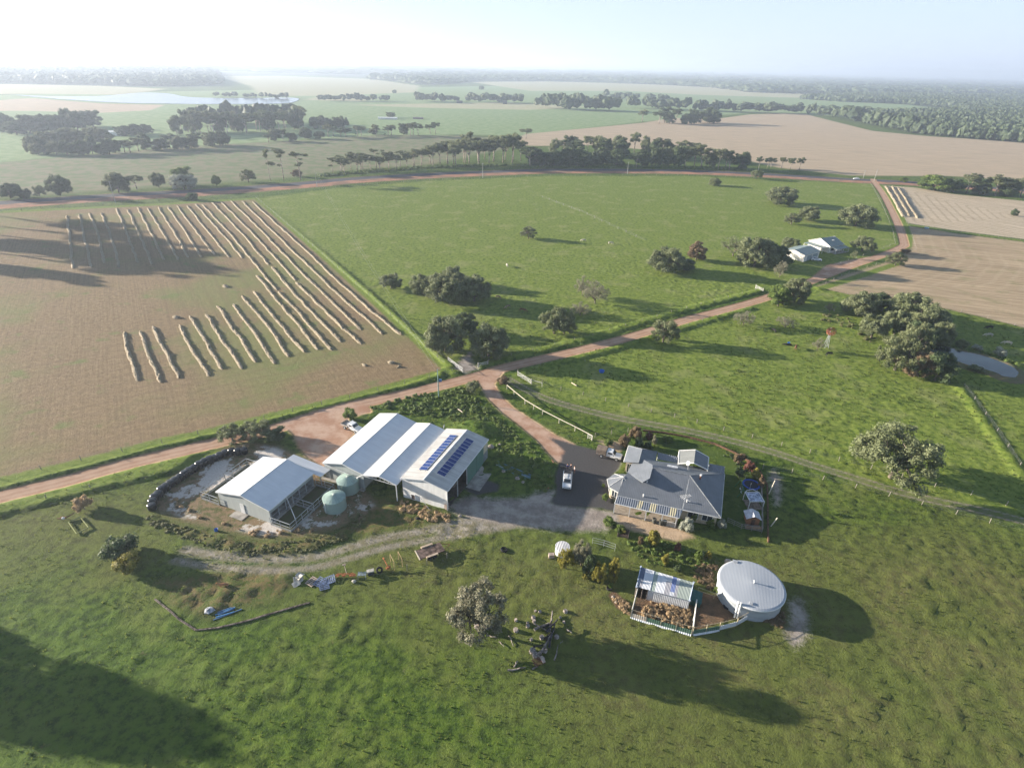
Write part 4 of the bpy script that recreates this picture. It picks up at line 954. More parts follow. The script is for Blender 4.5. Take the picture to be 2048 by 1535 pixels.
def gable_wall(x0, x1, y, e0, e1, xr, r, t=.08):
    m = MB(); m.wallq((x0, y), (xr, y), 0, e0, 0, r, t); m.wallq((xr, y), (x1, y), 0, r, 0, e1, t); return m
# -- kennel shed
kn = empty('kennel_shed', (-50.91, 78.07, 0), R(67.9-90), 'white roofed grey kennel shed ringed by pipe pens, beside the black bales', 'shed')
w_, l_, e_, r_ = 11.53, 10.93, 3.06, 4.26
gable_wall(0, w_, 0.06, e_-.1, e_-.1, w_/2, r_-.12).build('front_wall', WALLG, kn)
MB().wallq((.04, .1), (.04, l_-.1), 0, e_-.12, 0, e_-.12).build('side_wall', WALLGY, kn)
gable_wall(0, w_, l_-.06, e_-.1, e_-.1, w_/2, r_-.12).build('back_wall', WALLG, kn)
MB().wallq((w_-.05, .1), (w_-.05, l_-.1), e_-1.0, e_-.12, e_-1.0, e_-.12).build('eave_wall', WALLGY, kn)
MB().wallq((w_-2.6, .15), (w_-2.6, l_-.15), 0, e_+.3, 0, e_+.3).build('inner_wall', WALLGY, kn)
roof_parts(kn, w_, l_, e_, r_, ROOFW)
dr = MB().box((5.3, -.02, 1.05), (.95, .06, 2.1)).build('door', WHITE, kn); MB().box((5.65, -.07, 1.05), (.05, .06, .12)).build('handle', STEEL, dr)
pm = MB()
for i in range(7): pm.box((w_-.12, .3+i*(l_-.6)/6, (e_-1)/2), (.1, .1, e_-1))
pm.box((w_-.12, l_/2, .35), (.05, l_, .05)).box((w_-.12, l_/2, 1.2), (.05, l_, .05))
pm.build('verandah_frame', STEEL, kn)
MB().b2((w_-2.6, .1, .02), (w_+.3, l_-.1, .12)).build('slab', CONC, kn)
MB().b2((3.6, -1.6, .0), (6.4, -.0, .09)).build('door_step', CONC, kn)
# gutter pipe to the lower tank
MB().path([(w_+.2, 3.9, e_-.1), (w_+.4, 3.9, 2.0), (w_+4.6, .9, 2.05)], .07, 6).path([(w_+.2, 3.9, e_-.15), (w_+.2, 9.5, e_-.1)], .06, 6).build('downpipe', WHITE, kn)
# lean-to behind
MB().slab([(4.6, l_+.25, 3.35), (w_+1.6, l_+.25, 2.55), (w_+1.6, l_+3.0, 2.35), (4.6, l_+3.0, 3.2)], .07).build('lean_to_roof', ROOFW, kn)
MB().wallq((4.8, l_+2.8), (w_-.2, l_+2.8), 0, 3.0, 0, 2.5).build('lean_to_wall', WALLG, kn)
MB().box((w_+1.4, l_+.4, 1.2), (.1, .1, 2.4)).box((w_+1.4, l_+2.8, 1.15), (.1, .1, 2.3)).build('post', STEEL, kn)
def pen(x0, y0, x1, y1, hz, sides, nposts, label):
    """pipe framed run with mesh below, in the kennel shed's own frame"""
    M = kn.matrix_basis if False else Matrix.Translation(kn.location) @ Matrix.Rotation(kn.rotation_euler.z, 4, 'Z')
    o = M @ Vector((x0, y0, 0)); e = empty('kennel_pen', o, kn.rotation_euler.z, label, 'pen', 'kennel pens')
    W, L = x1-x0, y1-y0; f = MB(); c = {'f': ((0, 0), (W, 0)), 'r': ((W, 0), (W, L)), 'b': ((0, L), (W, L)), 'l': ((0, 0), (0, L))}
    k = MB()
    for s in sides:
        (ax, ay), (bx, by) = c[s]; f.tube((ax, ay, hz), (bx, by, hz), .05, 5); f.tube((ax, ay, hz*.55), (bx, by, hz*.55), .035, 5)
        n = nposts[s]
        for i in range(n+1):
            t = i/n; f.tube((ax+(bx-ax)*t, ay+(by-ay)*t, 0), (ax+(bx-ax)*t, ay+(by-ay)*t, hz), .045, 5)
        k.wallq((ax, ay), (bx, by), 0, .45, 0, .45, .05)
    f.build('pipe_frame', STEEL, e); k.build('kickboard', mat('kick', (.30, .31, .30), .7), e)
    MB().b2((.1, .1, .03), (W-.1, L-.1, .05)).build('pen_floor', mat('pen_grass', (.06, .075, .025), .95, var=.4, scale=1.2, col2=(.10, .085, .05)), e)
pen(-4.3, -.2, -.1, 5.2, 1.7, 'fl', {'f': 2, 'l': 3}, 'pipe pen against the left wall of the kennel shed, nearer the bales')
pen(-4.3, 5.3, -.1, 10.6, 1.7, 'fbl', {'f': 2, 'b': 2, 'l': 3}, 'pipe pen against the left wall of the kennel shed, farther back')
pen(w_+.1, -.3, w_+4.4, 5.4, 1.7, 'frb', {'f': 2, 'r': 4, 'b': 2}, 'pipe pen on the shaded right side of the kennel shed, nearest the camera')
pen(w_+.1, 5.5, w_+4.4, 11.2, 1.7, 'rb', {'r': 4, 'b': 2}, 'pipe pen on the shaded right side of the kennel shed, by the upper green tank')
# -- shed A
sa = empty('steel_shed', (-34.78, 86.57, 0), R(68.8-90), 'long closed white roofed shed at the left of the three joined sheds', 'shed')
w_, l_, e_, r_ = 8.65, 18.77, 3.52, 4.59
gable_wall(0, w_, .06, e_-.1, e_-.1, w_/2, r_-.12).build('front_wall', WALLG, sa)
gable_wall(0, w_, l_-.06, e_-.1, e_-.1, w_/2, r_-.12).build('back_wall', WALLG, sa)
MB().wallq((.04, .1), (.04, l_-.1), 0, e_-.12, 0, e_-.12).build('side_wall', WALLGY, sa)
MB().wallq((w_-.04, .1), (w_-.04, l_-.1), 0, e_-.12, 0, e_-.12).build('side_wall', WALLGY, sa)
roof_parts(sa, w_, l_, e_, r_, ROOFW, oh=.14)
MB().path([(-.2, -.15, e_-.2), (w_*.86, -.35, 2.5), (w_*.90, -.6, 2.55)], .06, 6).path([(w_+.05, -.15, e_-.15), (w_*.84, -.45, 2.35), (w_*.68, -1.4, 2.3)], .07, 6).build('downpipe', WHITE, sa)
MB().b2((-.6, -.75, 0), (w_+.3, -.05, .1)).build('footing', CONC, sa)
# -- shed B, the open bay
sb = empty('open_bay_shed', (-26.3, 82.59, 0), R(69.0-90), 'middle open fronted bay with a white truss roof between its two neighbour sheds', 'shed')
w_, l_, e_, r_ = 6.72, 18.7, 3.97, 4.73
roof_parts(sb, w_, l_, e_, r_, ROOFW, oh=.10)
tr_ = MB()
for y in (.1, l_*.34, l_*.67, l_-.1):
    tr_.box((w_/2, y, e_-.42), (w_, .08, .1))
    for (xa, za, xb, zb) in ((0, e_-.18, w_/2, r_-.2), (w_/2, r_-.2, w_, e_-.18)): tr_.tube((xa, y, za), (xb, y, zb), .05, 4)
    for i in range(1, 8):
        x = w_*i/8; z = e_-.18+(r_-e_)*(1-abs(x-w_/2)/(w_/2)); tr_.box((x, y, (z+e_-.42)/2), (.06, .06, z-e_+.42))
tr_.build('truss', WHITE, sb)
MB().box((w_-.1, .1, (e_-.4)/2), (.14, .14, e_-.4)).build('post', WHITE, sb)
MB().box((w_-.1, l_-.1, (e_-.4)/2), (.14, .14, e_-.4)).build('post', WHITE, sb)
MB().box((.1, l_-.1, (e_-.4)/2), (.14, .14, e_-.4)).build('post', WHITE, sb)
MB().tube((w_-.4, l_+.1, r_-.3), (w_-.2, l_+.1, r_+.55), .1, 8).build('vent_pipe', STEEL, sb)
MB().wallq((.3, l_-.2), (w_-.3, l_-.2), 0, e_-.5, 0, e_-.5).build('back_wall', WALLG, sb)
# -- shed C
sc = empty('workshop_shed', (-19.19, 81.45, 0), R(68.6-90), 'white walled workshop shed with two rows of solar panels and an open side', 'shed')
w_, l_, e_, r_ = 9.04, 17.12, 4.49, 5.47
gable_wall(0, w_, .06, e_-.1, e_-.1, w_/2, r_-.12).build('front_wall', WALLW, sc)
gable_wall(0, w_, l_-.06, e_-.1, e_-.1, w_/2, r_-.12).build('back_wall', WALLW, sc)
MB().wallq((.04, .1), (.04, l_-.1), 0, e_-.12, 0, e_-.12).build('side_wall', WALLWY, sc)
roof_parts(sc, w_, l_, e_, r_, ROOFOLD, oh=.12)
fr = MB()
for y in (.15, 4.1, 7.9, 11.8, 15.0, l_-.15): fr.box((w_-.1, y, (e_-.15)/2), (.16, .16, e_-.15))
fr.box((w_-.1, l_/2, e_-.25), (.1, l_-.2, .25)).build('frame', STEEL, sc)
for y0, y1, m_ in ((8.0, 11.75, GREEN), (11.85, 15.0, GREEN)):
    MB().b2((w_-.02, y0, .05), (w_+.06, y1, e_-.3)).build('sliding_door', m_, sc)
MB().b2((w_-.02, 15.1, e_-2.3), (w_+.05, l_-.1, e_-.3)).build('upper_panel', mat('cream_sheet', (.60, .54, .40), .6), sc)
MB().b2((w_-.02, 15.1, .05), (w_+.05, l_-.1, e_-2.35)).build('side_door', mat('grey_door', (.24, .27, .29), .6), sc)
MB().b2((.1, .1, .02), (w_-.1, l_-.1, .08)).build('floor', DARKF, sc)
MB().b2((w_+.1, 7.0, .02), (w_+2.9, l_+1.0, .12)).build('apron', CONC, sc)
wd = MB().b2((1.75, -.06, .25), (2.45, .0, 1.3)).build('window', mat('brown_window', (.10, .07, .06), .4), sc)
wf = MB()
for a, b in (((1.68, -.1, 1.3), (2.52, .02, 1.38)), ((1.68, -.1, .18), (2.52, .02, .25)), ((1.68, -.1, .25), (1.75, .02, 1.3)), ((2.45, -.1, .25), (2.52, .02, 1.3))): wf.b2(a, b)
wf.build('window_frame', WHITE, wd)
MB().tube((2.0, .0, 3.2), (6.6, -1.6, .1), .035, 5).build('stay_pole', STEEL, sc)
MB().tube((w_+.05, -.1, .05), (w_+.05, -.1, e_-.2), .06, 6).build('downpipe', WHITE, sc)
# workbench clutter seen through the open side
MB().b2((5.2, 6.0, .1), (7.2, 7.2, 1.0)).b2((2.0, 9.0, .1), (4.4, 12.0, 1.6)).build('workbench', WOOD, sc)
# solar panels
pv_m = NT('solar_cells'); o_ = pv_m.obj(); sx_ = pv_m.new('ShaderNodeSeparateXYZ'); pv_m.link(o_, sx_.inputs[0])
gx = pv_m.math('GREATER_THAN', pv_m.math('FRACT', pv_m.math('MULTIPLY', sx_.outputs[0], 6.4)), .93); gy_ = pv_m.math('GREATER_THAN', pv_m.math('FRACT', pv_m.math('MULTIPLY', sx_.outputs[1], 6.4)), .93)
pv_m.link(pv_m.mix(pv_m.math('MAXIMUM', gx, gy_), (.016, .045, .19), (.06, .10, .24)), pv_m.b.inputs['Base Color']); pv_m.b.inputs['Roughness'].default_value = .16; pv_m.b.inputs['Specular IOR Level'].default_value = .5
ALU = mat('aluminium', (.62, .64, .66), .4, var=.1, spec=.5)
sl = (r_-e_)/(w_/2); ang = math.atan(sl); pf = None
for side in (0, 1):
    for i in range(12):
        y = 3.1+i*1.02
        u = (2.75 if side == 0 else w_-2.65)
        z = e_+sl*(u if side == 0 else w_-u)+.12
        o = empty('solar_panel', (u, y, z)) if False else None
        if pf is None:
            pf = MB().box((0, 0, 0), (1.66, .99, .035)).build('solar_panel', ALU, sc); gp = MB().box((0, 0, .022), (1.58, .91, .006)).build('cells', pv_m.m, pf); o = pf
        else:
            o = pf.copy(); COL.objects.link(o); o.parent = sc; g2 = gp.copy(); COL.objects.link(g2); g2.parent = o
        o.location = (u, y, z); o.rotation_euler = (0, (-ang if side == 0 else ang), 0)
    rl = MB()
    for du in (-.5, .5):
        u2 = u+du; z2 = e_+sl*(u2 if side == 0 else w_-u2)+.05; rl.box((u2, 3.1+5.6, z2), (.06, 12.4, .07))
    rl.build('panel_rail', ALU, sc)
# ================================================================== tanks
TG = corrugated('tank_green', (.30, .40, .35), 'Z', .12, .55, .5, .06)
TGR = mat('tank_green_roof', (.33, .44, .39), .5, var=.1, scale=1)
for i, (px, py, r, h, lab) in enumerate(((698, 984, 1.95, 2.3, 'upper of the two round pale green water tanks, against the long white shed'), (671, 1020, 1.95, 2.3, 'lower of the two round pale green water tanks, fed by the long gutter pipe'))):
    g = at(px, py-6); t = empty('water_tank', (g.x, g.y, 0), i*.8, lab, 'water tank', 'pale green water tanks')
    MB().lathe([(r, 0), (r, h)], 40).build('tank_wall', TG, t, smooth=False)
    MB().lathe([(r+.05, h-.02), (r+.06, h+.05), (r*.5, h+.36), (.25, h+.55), (.02, h+.56)], 40).build('tank_roof', TGR, t)
    rb2 = MB()
    for k in range(22):
        a = k*2*math.pi/22; rb2.tube((math.cos(a)*.3, math.sin(a)*.3, h+.55), (math.cos(a)*r, math.sin(a)*r, h+.08), .025, 4)
    rb2.build('roof_rib', mat('tank_rib', (.42, .54, .48), .5), t)
    MB().lathe([(.22, h+.5), (.22, h+.66), (.1, h+.7)], 14).build('vent_cap', mat('tank_cap', (.62, .66, .58), .5), t)
    lad = MB(); a = -2.2-i*.8; cx, cy = math.cos(a)*(r+.06), math.sin(a)*(r+.06); lad.box((cx, cy, h/2), (.09, .09, h)); lad.build('overflow_pipe', WHITE, t)
# big concrete tank with zinc roof
g = (36.35, 60.9); bt = empty('big_water_tank', (g[0], g[1], 0), R(-22), 'large round water tank with a flat pale metal roof beside the fowl yard', 'water tank')
BTW = corrugated('big_tank_wall', (.34, .37, .40), 'Z', .9, .6, .8, .12, (.40, .42, .42))
MB().lathe([(4.62, 0), (4.62, 2.42)], 72).build('tank_wall', BTW, bt)
MB().lathe([(4.74, 2.40), (4.76, 2.52), (4.5, 2.62), (.05, 2.90)], 72).build('tank_roof', corrugated('big_tank_roof', (.40, .43, .47), 'X', .2, .5, .15, .03, (.37, .40, .44)), bt)
MB().lathe([(4.74, 2.32), (4.84, 2.32), (4.84, 2.44), (4.74, 2.50)], 72).build('roof_rim', WHITE, bt)
MB().tube((.3, .1, 2.8), (.3, .1, 3.2), .1, 10).lathe([(.2, 3.18), (.2, 3.25), (.02, 3.32)], 10, (.3, .1, 0)).build('roof_vent', WHITE, bt)
MB().box((-2.6, 3.6, 2.72), (.7, .5, .12)).build('hatch', STEEL, bt); MB().box((.1, -3.9, 2.74), (.45, .45, .14)).build('hatch', STEEL, bt)
MB().tube((-1.25, -4.9, 0), (-1.25, -4.6, 3.0), .13, 8).tube((-1.6, -4.85, 0), (-1.6, -4.55, 3.0), .13, 8).build('overflow_pipe', WHITE, bt)
# small round tank with a striped lid
g = at(1124, 1106); st_ = empty('small_tank', (g.x, g.y, 0), .1, 'small round tank with a ribbed lid behind the garden bushes', 'water tank')
MB().lathe([(1.15, 0), (1.15, 1.5)], 28).build('tank_wall', WHITE, st_)
MB().lathe([(1.2, 1.5), (1.2, 1.56), (.05, 1.66)], 28).build('lid', corrugated('lid_rib', (.55, .55, .57), 'X', .26, .5, 1.0, .05), st_)
MB().box((-1.9, -.9, .45), (.9, .6, .9)).build('pump_box', mat('pump_box', (.45, .36, .32), .7), st_)
# ================================================================== the farmhouse
ZH = lambda x, y: (1180+x/5.1175, 820+y/5.1175)
def hp(x, y, z): return at(*ZH(x, y), z)
def on_plane(x, y, p0, p1, p2):
    n = (p1-p0).cross(p2-p0); d = hp(x, y, 0) - Vector((0, 0, CAM_H)); o = Vector((0, 0, CAM_H))
    return o + d*((p0-o).dot(n)/d.dot(n))
E_, RZ_ = 2.6, 5.05
FL, FR, BR = hp(280, 870, E_), hp(1340, 1100, E_), hp(1378, 650, E_)
A = hp(1022, 668, RZ_); M1 = hp(640, 590, RZ_-.02)
def hroof(x, y): return on_plane(x, y, FL, FR, A)
L3, L4 = hroof(612, 695), hroof(540, 735)
L5, L6 = hp(385, 632, 2.95), hp(428, 545, 3.0)
L1, L2 = hp(545, 500, 3.55), hp(640, 557, 4.9)
BM = hp(905, 545, E_); BL0 = hp(570, 500, 3.0)
hs = empty('farmhouse', (28.5, 82.5, 0), 0, 'grey roofed farmhouse with hipped roof, turret room and striped verandah', 'house')
def HM(): return MB()
def hb_build(m, name, mt, parent=hs, **k):
    # geometry written in place coordinates, stored relative to the house's base
    off = Vector(hs.location)
    m.v = [tuple(Vector(v)-off) for v in m.v]; return m.build(name, mt, parent, **k)
tile = NT('roof_grey'); o_ = tile.obj(); mp_ = tile.new('ShaderNodeMapping'); tile.link(o_, mp_.inputs[0]); mp_.inputs['Rotation'].default_value = (0, 0, R(17))
sp_ = tile.new('ShaderNodeSeparateXYZ'); tile.link(mp_.outputs[0], sp_.inputs[0])
rb_ = tile.math('SINE', tile.math('MULTIPLY', sp_.outputs[0], 2*math.pi/.3)); nn_ = tile.noise(o_, .5, 4, .65)
cc_ = tile.mix(tile.ramp(nn_, .3, .7), (.130, .145, .165), (.165, .180, .205))
cc_ = tile.mix(tile.math('MULTIPLY', tile.ramp(rb_, -.6, -1), .15), cc_, (.06, .065, .07))
tile.link(cc_, tile.b.inputs['Base Color']); tile.b.inputs['Roughness'].default_value = .5; tile.b.inputs['Specular IOR Level'].default_value = .4; tile.bump(rb_, .15, .03)
ROOFG = tile.m; CREAM = mat('cream_brick', (.50, .42, .30), .85, var=.15, scale=1.5); TRIMG = mat('trim_pale', (.60, .60, .58), .5)
t_ = .14
rf = hb_build(HM().slab([FL, FR, A, M1, L3, L4, hroof(500, 716), hroof(290, 842)], t_), 'roof', ROOFG)
hb_build(HM().slab([FR, BR, A], t_), 'roof', ROOFG)
hb_build(HM().slab([A, BR, hp(1215, 602, E_+.05), BM, BL0, L1, L2, M1], t_), 'roof', ROOFG)
_w0, _w1 = hp(385, 632, 2.9), hp(428, 545, 2.9)
def wroof(x, y): return on_plane(x, y, _w0, _w1, M1)
hb_build(HM().slab([M1, wroof(640, 557), wroof(545, 500), _w1, _w0, wroof(540, 735), wroof(612, 695)], .2), 'roof', ROOFG)
hb_build(HM().slab([hroof(500, 716), L4, L5, hp(345, 685, 4.0)], .1).slab([hp(345, 685, 4.0), hroof(290, 842), hroof(500, 716)], .1), 'roof', ROOFG)
# wing
EL, WL, WR = hp(345, 525, E_), hp(395, 362, E_), hp(690, 425, E_)
Rr = EL+(WR-WL); c_ = (EL+WL+WR+Rr)/4; dn = (WL-EL).normalized()
P1 = c_+dn*.6+Vector((0, 0, 1.35)); P2 = c_-dn*4.0+Vector((0, 0, 1.35))
hb_build(HM().slab([EL, WL, P1, P2], t_).slab([WL, WR, P1], t_).slab([WR, Rr, P2, P1], t_), 'wing_roof', ROOFG)
caps = HM()
for a, b in ((A, M1), (A, FR), (A, BR), (M1, L3), (L3, L4), (WL, P1), (WR, P1), (P1, P2)):
    caps.tube(a+Vector((0, 0, .03)), b+Vector((0, 0, .03)), .09, 5)
hb_build(caps, 'ridge_cap', mat('cap_grey', (.22, .235, .25), .5), rf)
gt = HM()
for a, b in ((FL, FR), (FR, BR), (WL, EL), (WL, WR)): gt.tube(a-Vector((0, 0, .08)), b-Vector((0, 0, .08)), .1, 5)
hb_build(gt, 'gutter', TRIMG, rf)
# walls, half a metre inside the eaves
def inset(pts, d):
    c = sum((Vector(p[:2]) for p in pts), Vector((0, 0)))/len(pts)
    return [((p[0]-c.x)*(1-d/max(1, abs(Vector(p[:2])-c) if False else (Vector(p[:2])-c).length))+c.x, (p[1]-c.y)*(1-d/(Vector(p[:2])-c).length)+c.y) for p in pts]
body = inset([FL, FR, BR, hp(905, 545, 2.6), hp(600, 505, 2.6)], .75)
wl_ = hb_build(HM().prism(body, 0, 2.5), 'wall', CREAM)
hb_build(HM().prism(inset([EL, WL, WR, Rr], .6), 0, 2.5), 'wall', CREAM)
# garage-like door and windows of the front, set 3 cm proud of the wall
fa, fb = Vector(body[0]), Vector(body[1]); fd = (fb-fa).normalized(); fn = Vector((fd.y, -fd.x)); L_ = (fb-fa).length
GLASS = mat('window_glass', (.03, .04, .05), .1, var=.1, spec=.8)
def hwin(s, wdt, z0, z1, a=fa, d=fd, n=fn, name='window'):
    c = a+d*s+n*.04; rz = math.atan2(d.y, d.x)
    wn_ = hb_build(HM().box((c.x, c.y, (z0+z1)/2), (wdt, .06, z1-z0), rz), name, GLASS)
    f = HM()
    for dz in (z0, z1): f.box((c.x+n.x*.02, c.y+n.y*.02, dz), (wdt+.12, .1, .07), rz)
    for dx in (-wdt/2, 0, wdt/2): f.box((c.x+d.x*dx+n.x*.02, c.y+d.y*dx+n.y*.02, (z0+z1)/2), (.07, .1, z1-z0), rz)
    hb_build(f, 'window_frame', WHITE, wn_)
for s in (2.0, 5.2, 8.6, 12.6, 15.0): hwin(s, 1.7 if s != 5.2 else 2.2, .3 if s == 5.2 else .9, 2.1)
ea, eb = Vector(inset([EL, WL, WR, Rr], .6)[0]), Vector(inset([EL, WL, WR, Rr], .6)[3]); ed = (eb-ea).normalized()
hwin(.7, .8, .1, 2.1, ea, ed, Vector((ed.y, -ed.x)), 'door')
# turret room
tc = hp(345, 685, 4.0); TR_ = 2.95
octo = [(tc.x+TR_*math.cos(R(22.5+45*i)), tc.y+TR_*math.sin(R(22.5+45*i)), 2.62) for i in range(8)]
tm_ = HM()
for i in range(8): tm_.slab([octo[i], octo[(i+1) % 8], (tc.x, tc.y, 4.05)], .1)
tr1 = hb_build(tm_, 'turret_roof', ROOFG)
tcap = HM()
for i in range(8): tcap.tube(octo[i], (tc.x, tc.y, 4.08), .06, 5)
for i in range(8): tcap.tube(Vector(octo[i])-Vector((0, 0, .08)), Vector(octo[(i+1) % 8])-Vector((0, 0, .08)), .08, 5)
hb_build(tcap, 'turret_trim', TRIMG, tr1)
hb_build(HM().prism([(tc.x+2.45*math.cos(R(22.5+45*i)), tc.y+2.45*math.sin(R(22.5+45*i))) for i in range(8)], 0, 2.6), 'turret_wall', CREAM)
for i in (3, 4, 5):
    a0, a1 = R(22.5+45*i), R(22.5+45*(i+1)); pa = Vector((tc.x+2.45*math.cos(a0), tc.y+2.45*math.sin(a0))); pb = Vector((tc.x+2.45*math.cos(a1), tc.y+2.45*math.sin(a1)))
    d = (pb-pa).normalized(); hwin((pb-pa).length/2, 1.15, .8, 2.1, pa, d, Vector((d.y, -d.x)))
# front verandah: ribbed sheets, some of them translucent cream
V0, V1 = hp(255, 950, 2.28), hp(910, 1100, 2.28); U0, U1 = hp(284, 872, 2.58), hp(945, 1012, 2.58)
vb = corrugated('verandah_blue', (.15, .17, .205), 'X', .38, .5, 1.0, .06); vc = corrugated('verandah_cream', (.42, .38, .26), 'X', .38, .5, 1.0, .06)
cuts = [0, .34, .41, .53, .63, .83, .93, 1.0]
# sheets are built in a frame turned with the house so that their ribs run down the slope
vr = math.atan2((V1-V0).y, (V1-V0).x)
def sheet(pts, name, m):
    o0 = V0; rot = Matrix.Rotation(-vr, 4, 'Z'); q_ = [rot @ (Vector(p)-o0) for p in pts]
    o = MB().slab(q_, .04).build(name, m, hs); o.location = o0-Vector(hs.location); o.rotation_euler = (0, 0, vr); return o
for i in range(7):
    a, b = cuts[i], cuts[i+1]
    sheet([V0.lerp(V1, a), V0.lerp(V1, b), U0.lerp(U1, b), U0.lerp(U1, a)], 'verandah_roof', vb if i % 2 == 0 else vc)
pf_ = HM(); vd = (V1-V0)
for t in (0, .245, .5, .755, .97):
    p = V0.lerp(V1, t); pf_.box((p.x, p.y, 1.12), (.14, .14, 2.24), vr)
pf_.tube(V0-Vector((0, 0, .08)), V1-Vector((0, 0, .08)), .09, 5).tube(V0-Vector((0, 0, .08)), U0-Vector((0, 0, .1)), .08, 5).tube(V1-Vector((0, 0, .08)), U1-Vector((0, 0, .1)), .08, 5)
hb_build(pf_, 'verandah_post', WHITE)
rl_ = HM()
for (ta, tb) in ((.755, .97),):
    a, b = V0.lerp(V1, ta), V0.lerp(V1, tb)
    for i in range(16):
        p = a.lerp(b, i/15); rl_.box((p.x, p.y, .5), (.05, .05, .9), vr)
    for z in (.12, .95): rl_.tube((a.x, a.y, z), (b.x, b.y, z), .04, 4)
hb_build(rl_, 'balustrade', WHITE)
hb_build(HM().slab([(V0.x, V0.y, .1), (V1.x, V1.y, .1), (U1.x, U1.y+1.0, .1), (U0.x, U0.y+1.0, .1)], .08), 'verandah_floor', mat('paving', (.40, .34, .27), .85, scale=2))
# rear pergola gable and skillion verandahs
G1, G2, G3, G4, G5, G6 = hp(905, 547, 3.3), hp(915, 412, 3.3), hp(1080, 405, 4.3), hp(1215, 480, 3.3), hp(1205, 610, 3.3), hp(1064, 540, 4.3)
hb_build(HM().slab([G1, G6, G3, G2], .1), 'pergola_roof', corrugated('perg_light', (.24, .25, .24), 'Y', .6, .5, .8, .1)); pg = hb_build(HM().slab([G6, G5, G4, G3], .1), 'pergola_roof', ROOFG)
pe = HM()
for a, b in ((G1, G6), (G6, G5), (G2, G3), (G3, G4), (G1, G2), (G4, G5)): pe.tube(a, b, .1, 5)
hb_build(pe, 'pergola_trim', WHITE, pg)
pp = HM()
for g_ in (G1, G2, G4, G5): pp.box((g_.x, g_.y, g_.z/2), (.14, .14, g_.z))
hb_build(pp, 'post', WHITE)
hb_build(HM().slab([hp(695, 430, 2.35), hp(908, 478, 2.35), hp(900, 542, 2.55), hp(690, 500, 2.55)], .06), 'verandah_roof', vb)
hb_build(HM().slab([hp(1222, 545, 2.35), hp(1378, 574, 2.35), hp(1376, 648, 2.55), hp(1215, 604, 2.55)], .06), 'verandah_roof', vb)
pq = HM()
for xy in ((1222, 547), (1378, 576), (908, 480), (700, 432)):
    p = hp(*xy, 2.3); pq.box((p.x, p.y, 1.15), (.12, .12, 2.3))
hb_build(pq, 'post', WHITE)
# things on the roof
p = hroof(840, 590) if False else hp(845, 590, 4.1); dv = Vector((math.cos(R(-17)), math.sin(R(-17)), 0))
hb_build(HM().tube(p-dv*1.0+Vector((0, 0, .25)), p+dv*.9+Vector((0, 0, .25)), .26, 14).box((p.x, p.y-.2, p.z-.05), (1.6, .9, .1), R(-17)), 'solar_water_heater', mat('heater', (.70, .72, .74), .4))
for xy in ((583, 738), (546, 884), (991, 938)):
    p = hroof(*xy); hb_build(HM().tube(p, p+Vector((0, 0, .45)), .1, 8).lathe([(.17, .42), (.17, .5), (.03, .56)], 8, p), 'roof_vent', WHITE)
p = hp(1128, 700, 4.4); ch = hb_build(HM().tube(p-Vector((0, 0, .8)), p+Vector((0, 0, .7)), .16, 8), 'flue', mat('rust_flue', (.24, .12, .08), .8)); hb_build(HM().tube(p+Vector((0, 0, .7)), p+Vector((0, 0, .95)), .2, 8), 'flue_cap', WHITE, ch)
# dish and mast
p = hp(1000, 600, 4.4); mt = hb_build(HM().tube(p-Vector((0, 0, .8)), p+Vector((0, 0, 1.1)), .05, 6).tube(p+Vector((.4, .2, -.6)), p+Vector((0, 0, .6)), .03, 5), 'dish_mast', STEEL)
dm = MB().lathe([(.02, .0), (.22, .03), (.38, .12), (.42, .16), (.40, .16), (.20, .06), (.02, .03)], 20)
Rm = Matrix.Rotation(R(60), 4, 'Y') @ Matrix.Rotation(0, 4, 'Z'); dm.v = [tuple(p+Vector((-.05, 0, 1.25))+(Matrix.Rotation(R(200), 4, 'Z') @ Rm @ Vector(v))) for v in dm.v]; hb_build(dm, 'dish', WHITE, mt)
b0_ = hroof(950, 1005); tp_ = Vector((b0_.x, b0_.y, 9.2))
ms = hb_build(HM().tube(b0_-Vector((0, 0, .3)), tp_, .045, 6, .03), 'antenna_mast', STEEL)
yg = HM(); yc = Vector((b0_.x+.1, b0_.y, 5.4))
for k, (dz, rz_) in enumerate(((0, 20), (-.7, -35))):
    d = Vector((math.cos(R(rz_)), math.sin(R(rz_)), 0)); nn = Vector((-d.y, d.x, 0)); c = yc+Vector((0, 0, dz))
    yg.tube(c-d*.9, c+d*.9, .03, 4)
    for i in range(7): yg.tube(c+d*(-.85+.28*i)-nn*(.55-.04*i), c+d*(-.85+.28*i)+nn*(.55-.04*i), .02, 4)
hb_build(yg, 'antenna', mat('antenna_alu', (.66, .66, .66), .4), ms)
# ================================================================== vehicles
CARW = mat('car_white', (.78, .79, .80), .22, var=.03, spec=.6); TYRE = mat('tyre', (.022, .022, .024), .85, var=.3, scale=6)
RIM = mat('rim', (.40, .41, .42), .4); CANV = mat('canvas_brown', (.24, .185, .14), .9, var=.15, scale=2); DUSTY = mat('dusty_underbody', (.26, .15, .09), .9)
TAIL = mat('tail_red', (.35, .02, .02), .3); LAMP = mat('lamp_glass', (.7, .7, .68), .15); TRAYM = mat('tray_alu', (.42, .38, .34), .6, var=.25, scale=2)
def loft(secs):
    """body lofted through closed sections (lists of points with equal count)"""
    n = len(secs[0]); vs = [v for s in secs for v in s]; fs = []
    for k in range(len(secs)-1):
        for i in range(n): fs.append((k*n+i, k*n+(i+1) % n, (k+1)*n+(i+1) % n, (k+1)*n+i))
    fs += [tuple(range(n))[::-1], tuple(range((len(secs)-1)*n, len(secs)*n))]
    return MB().add(vs, fs)
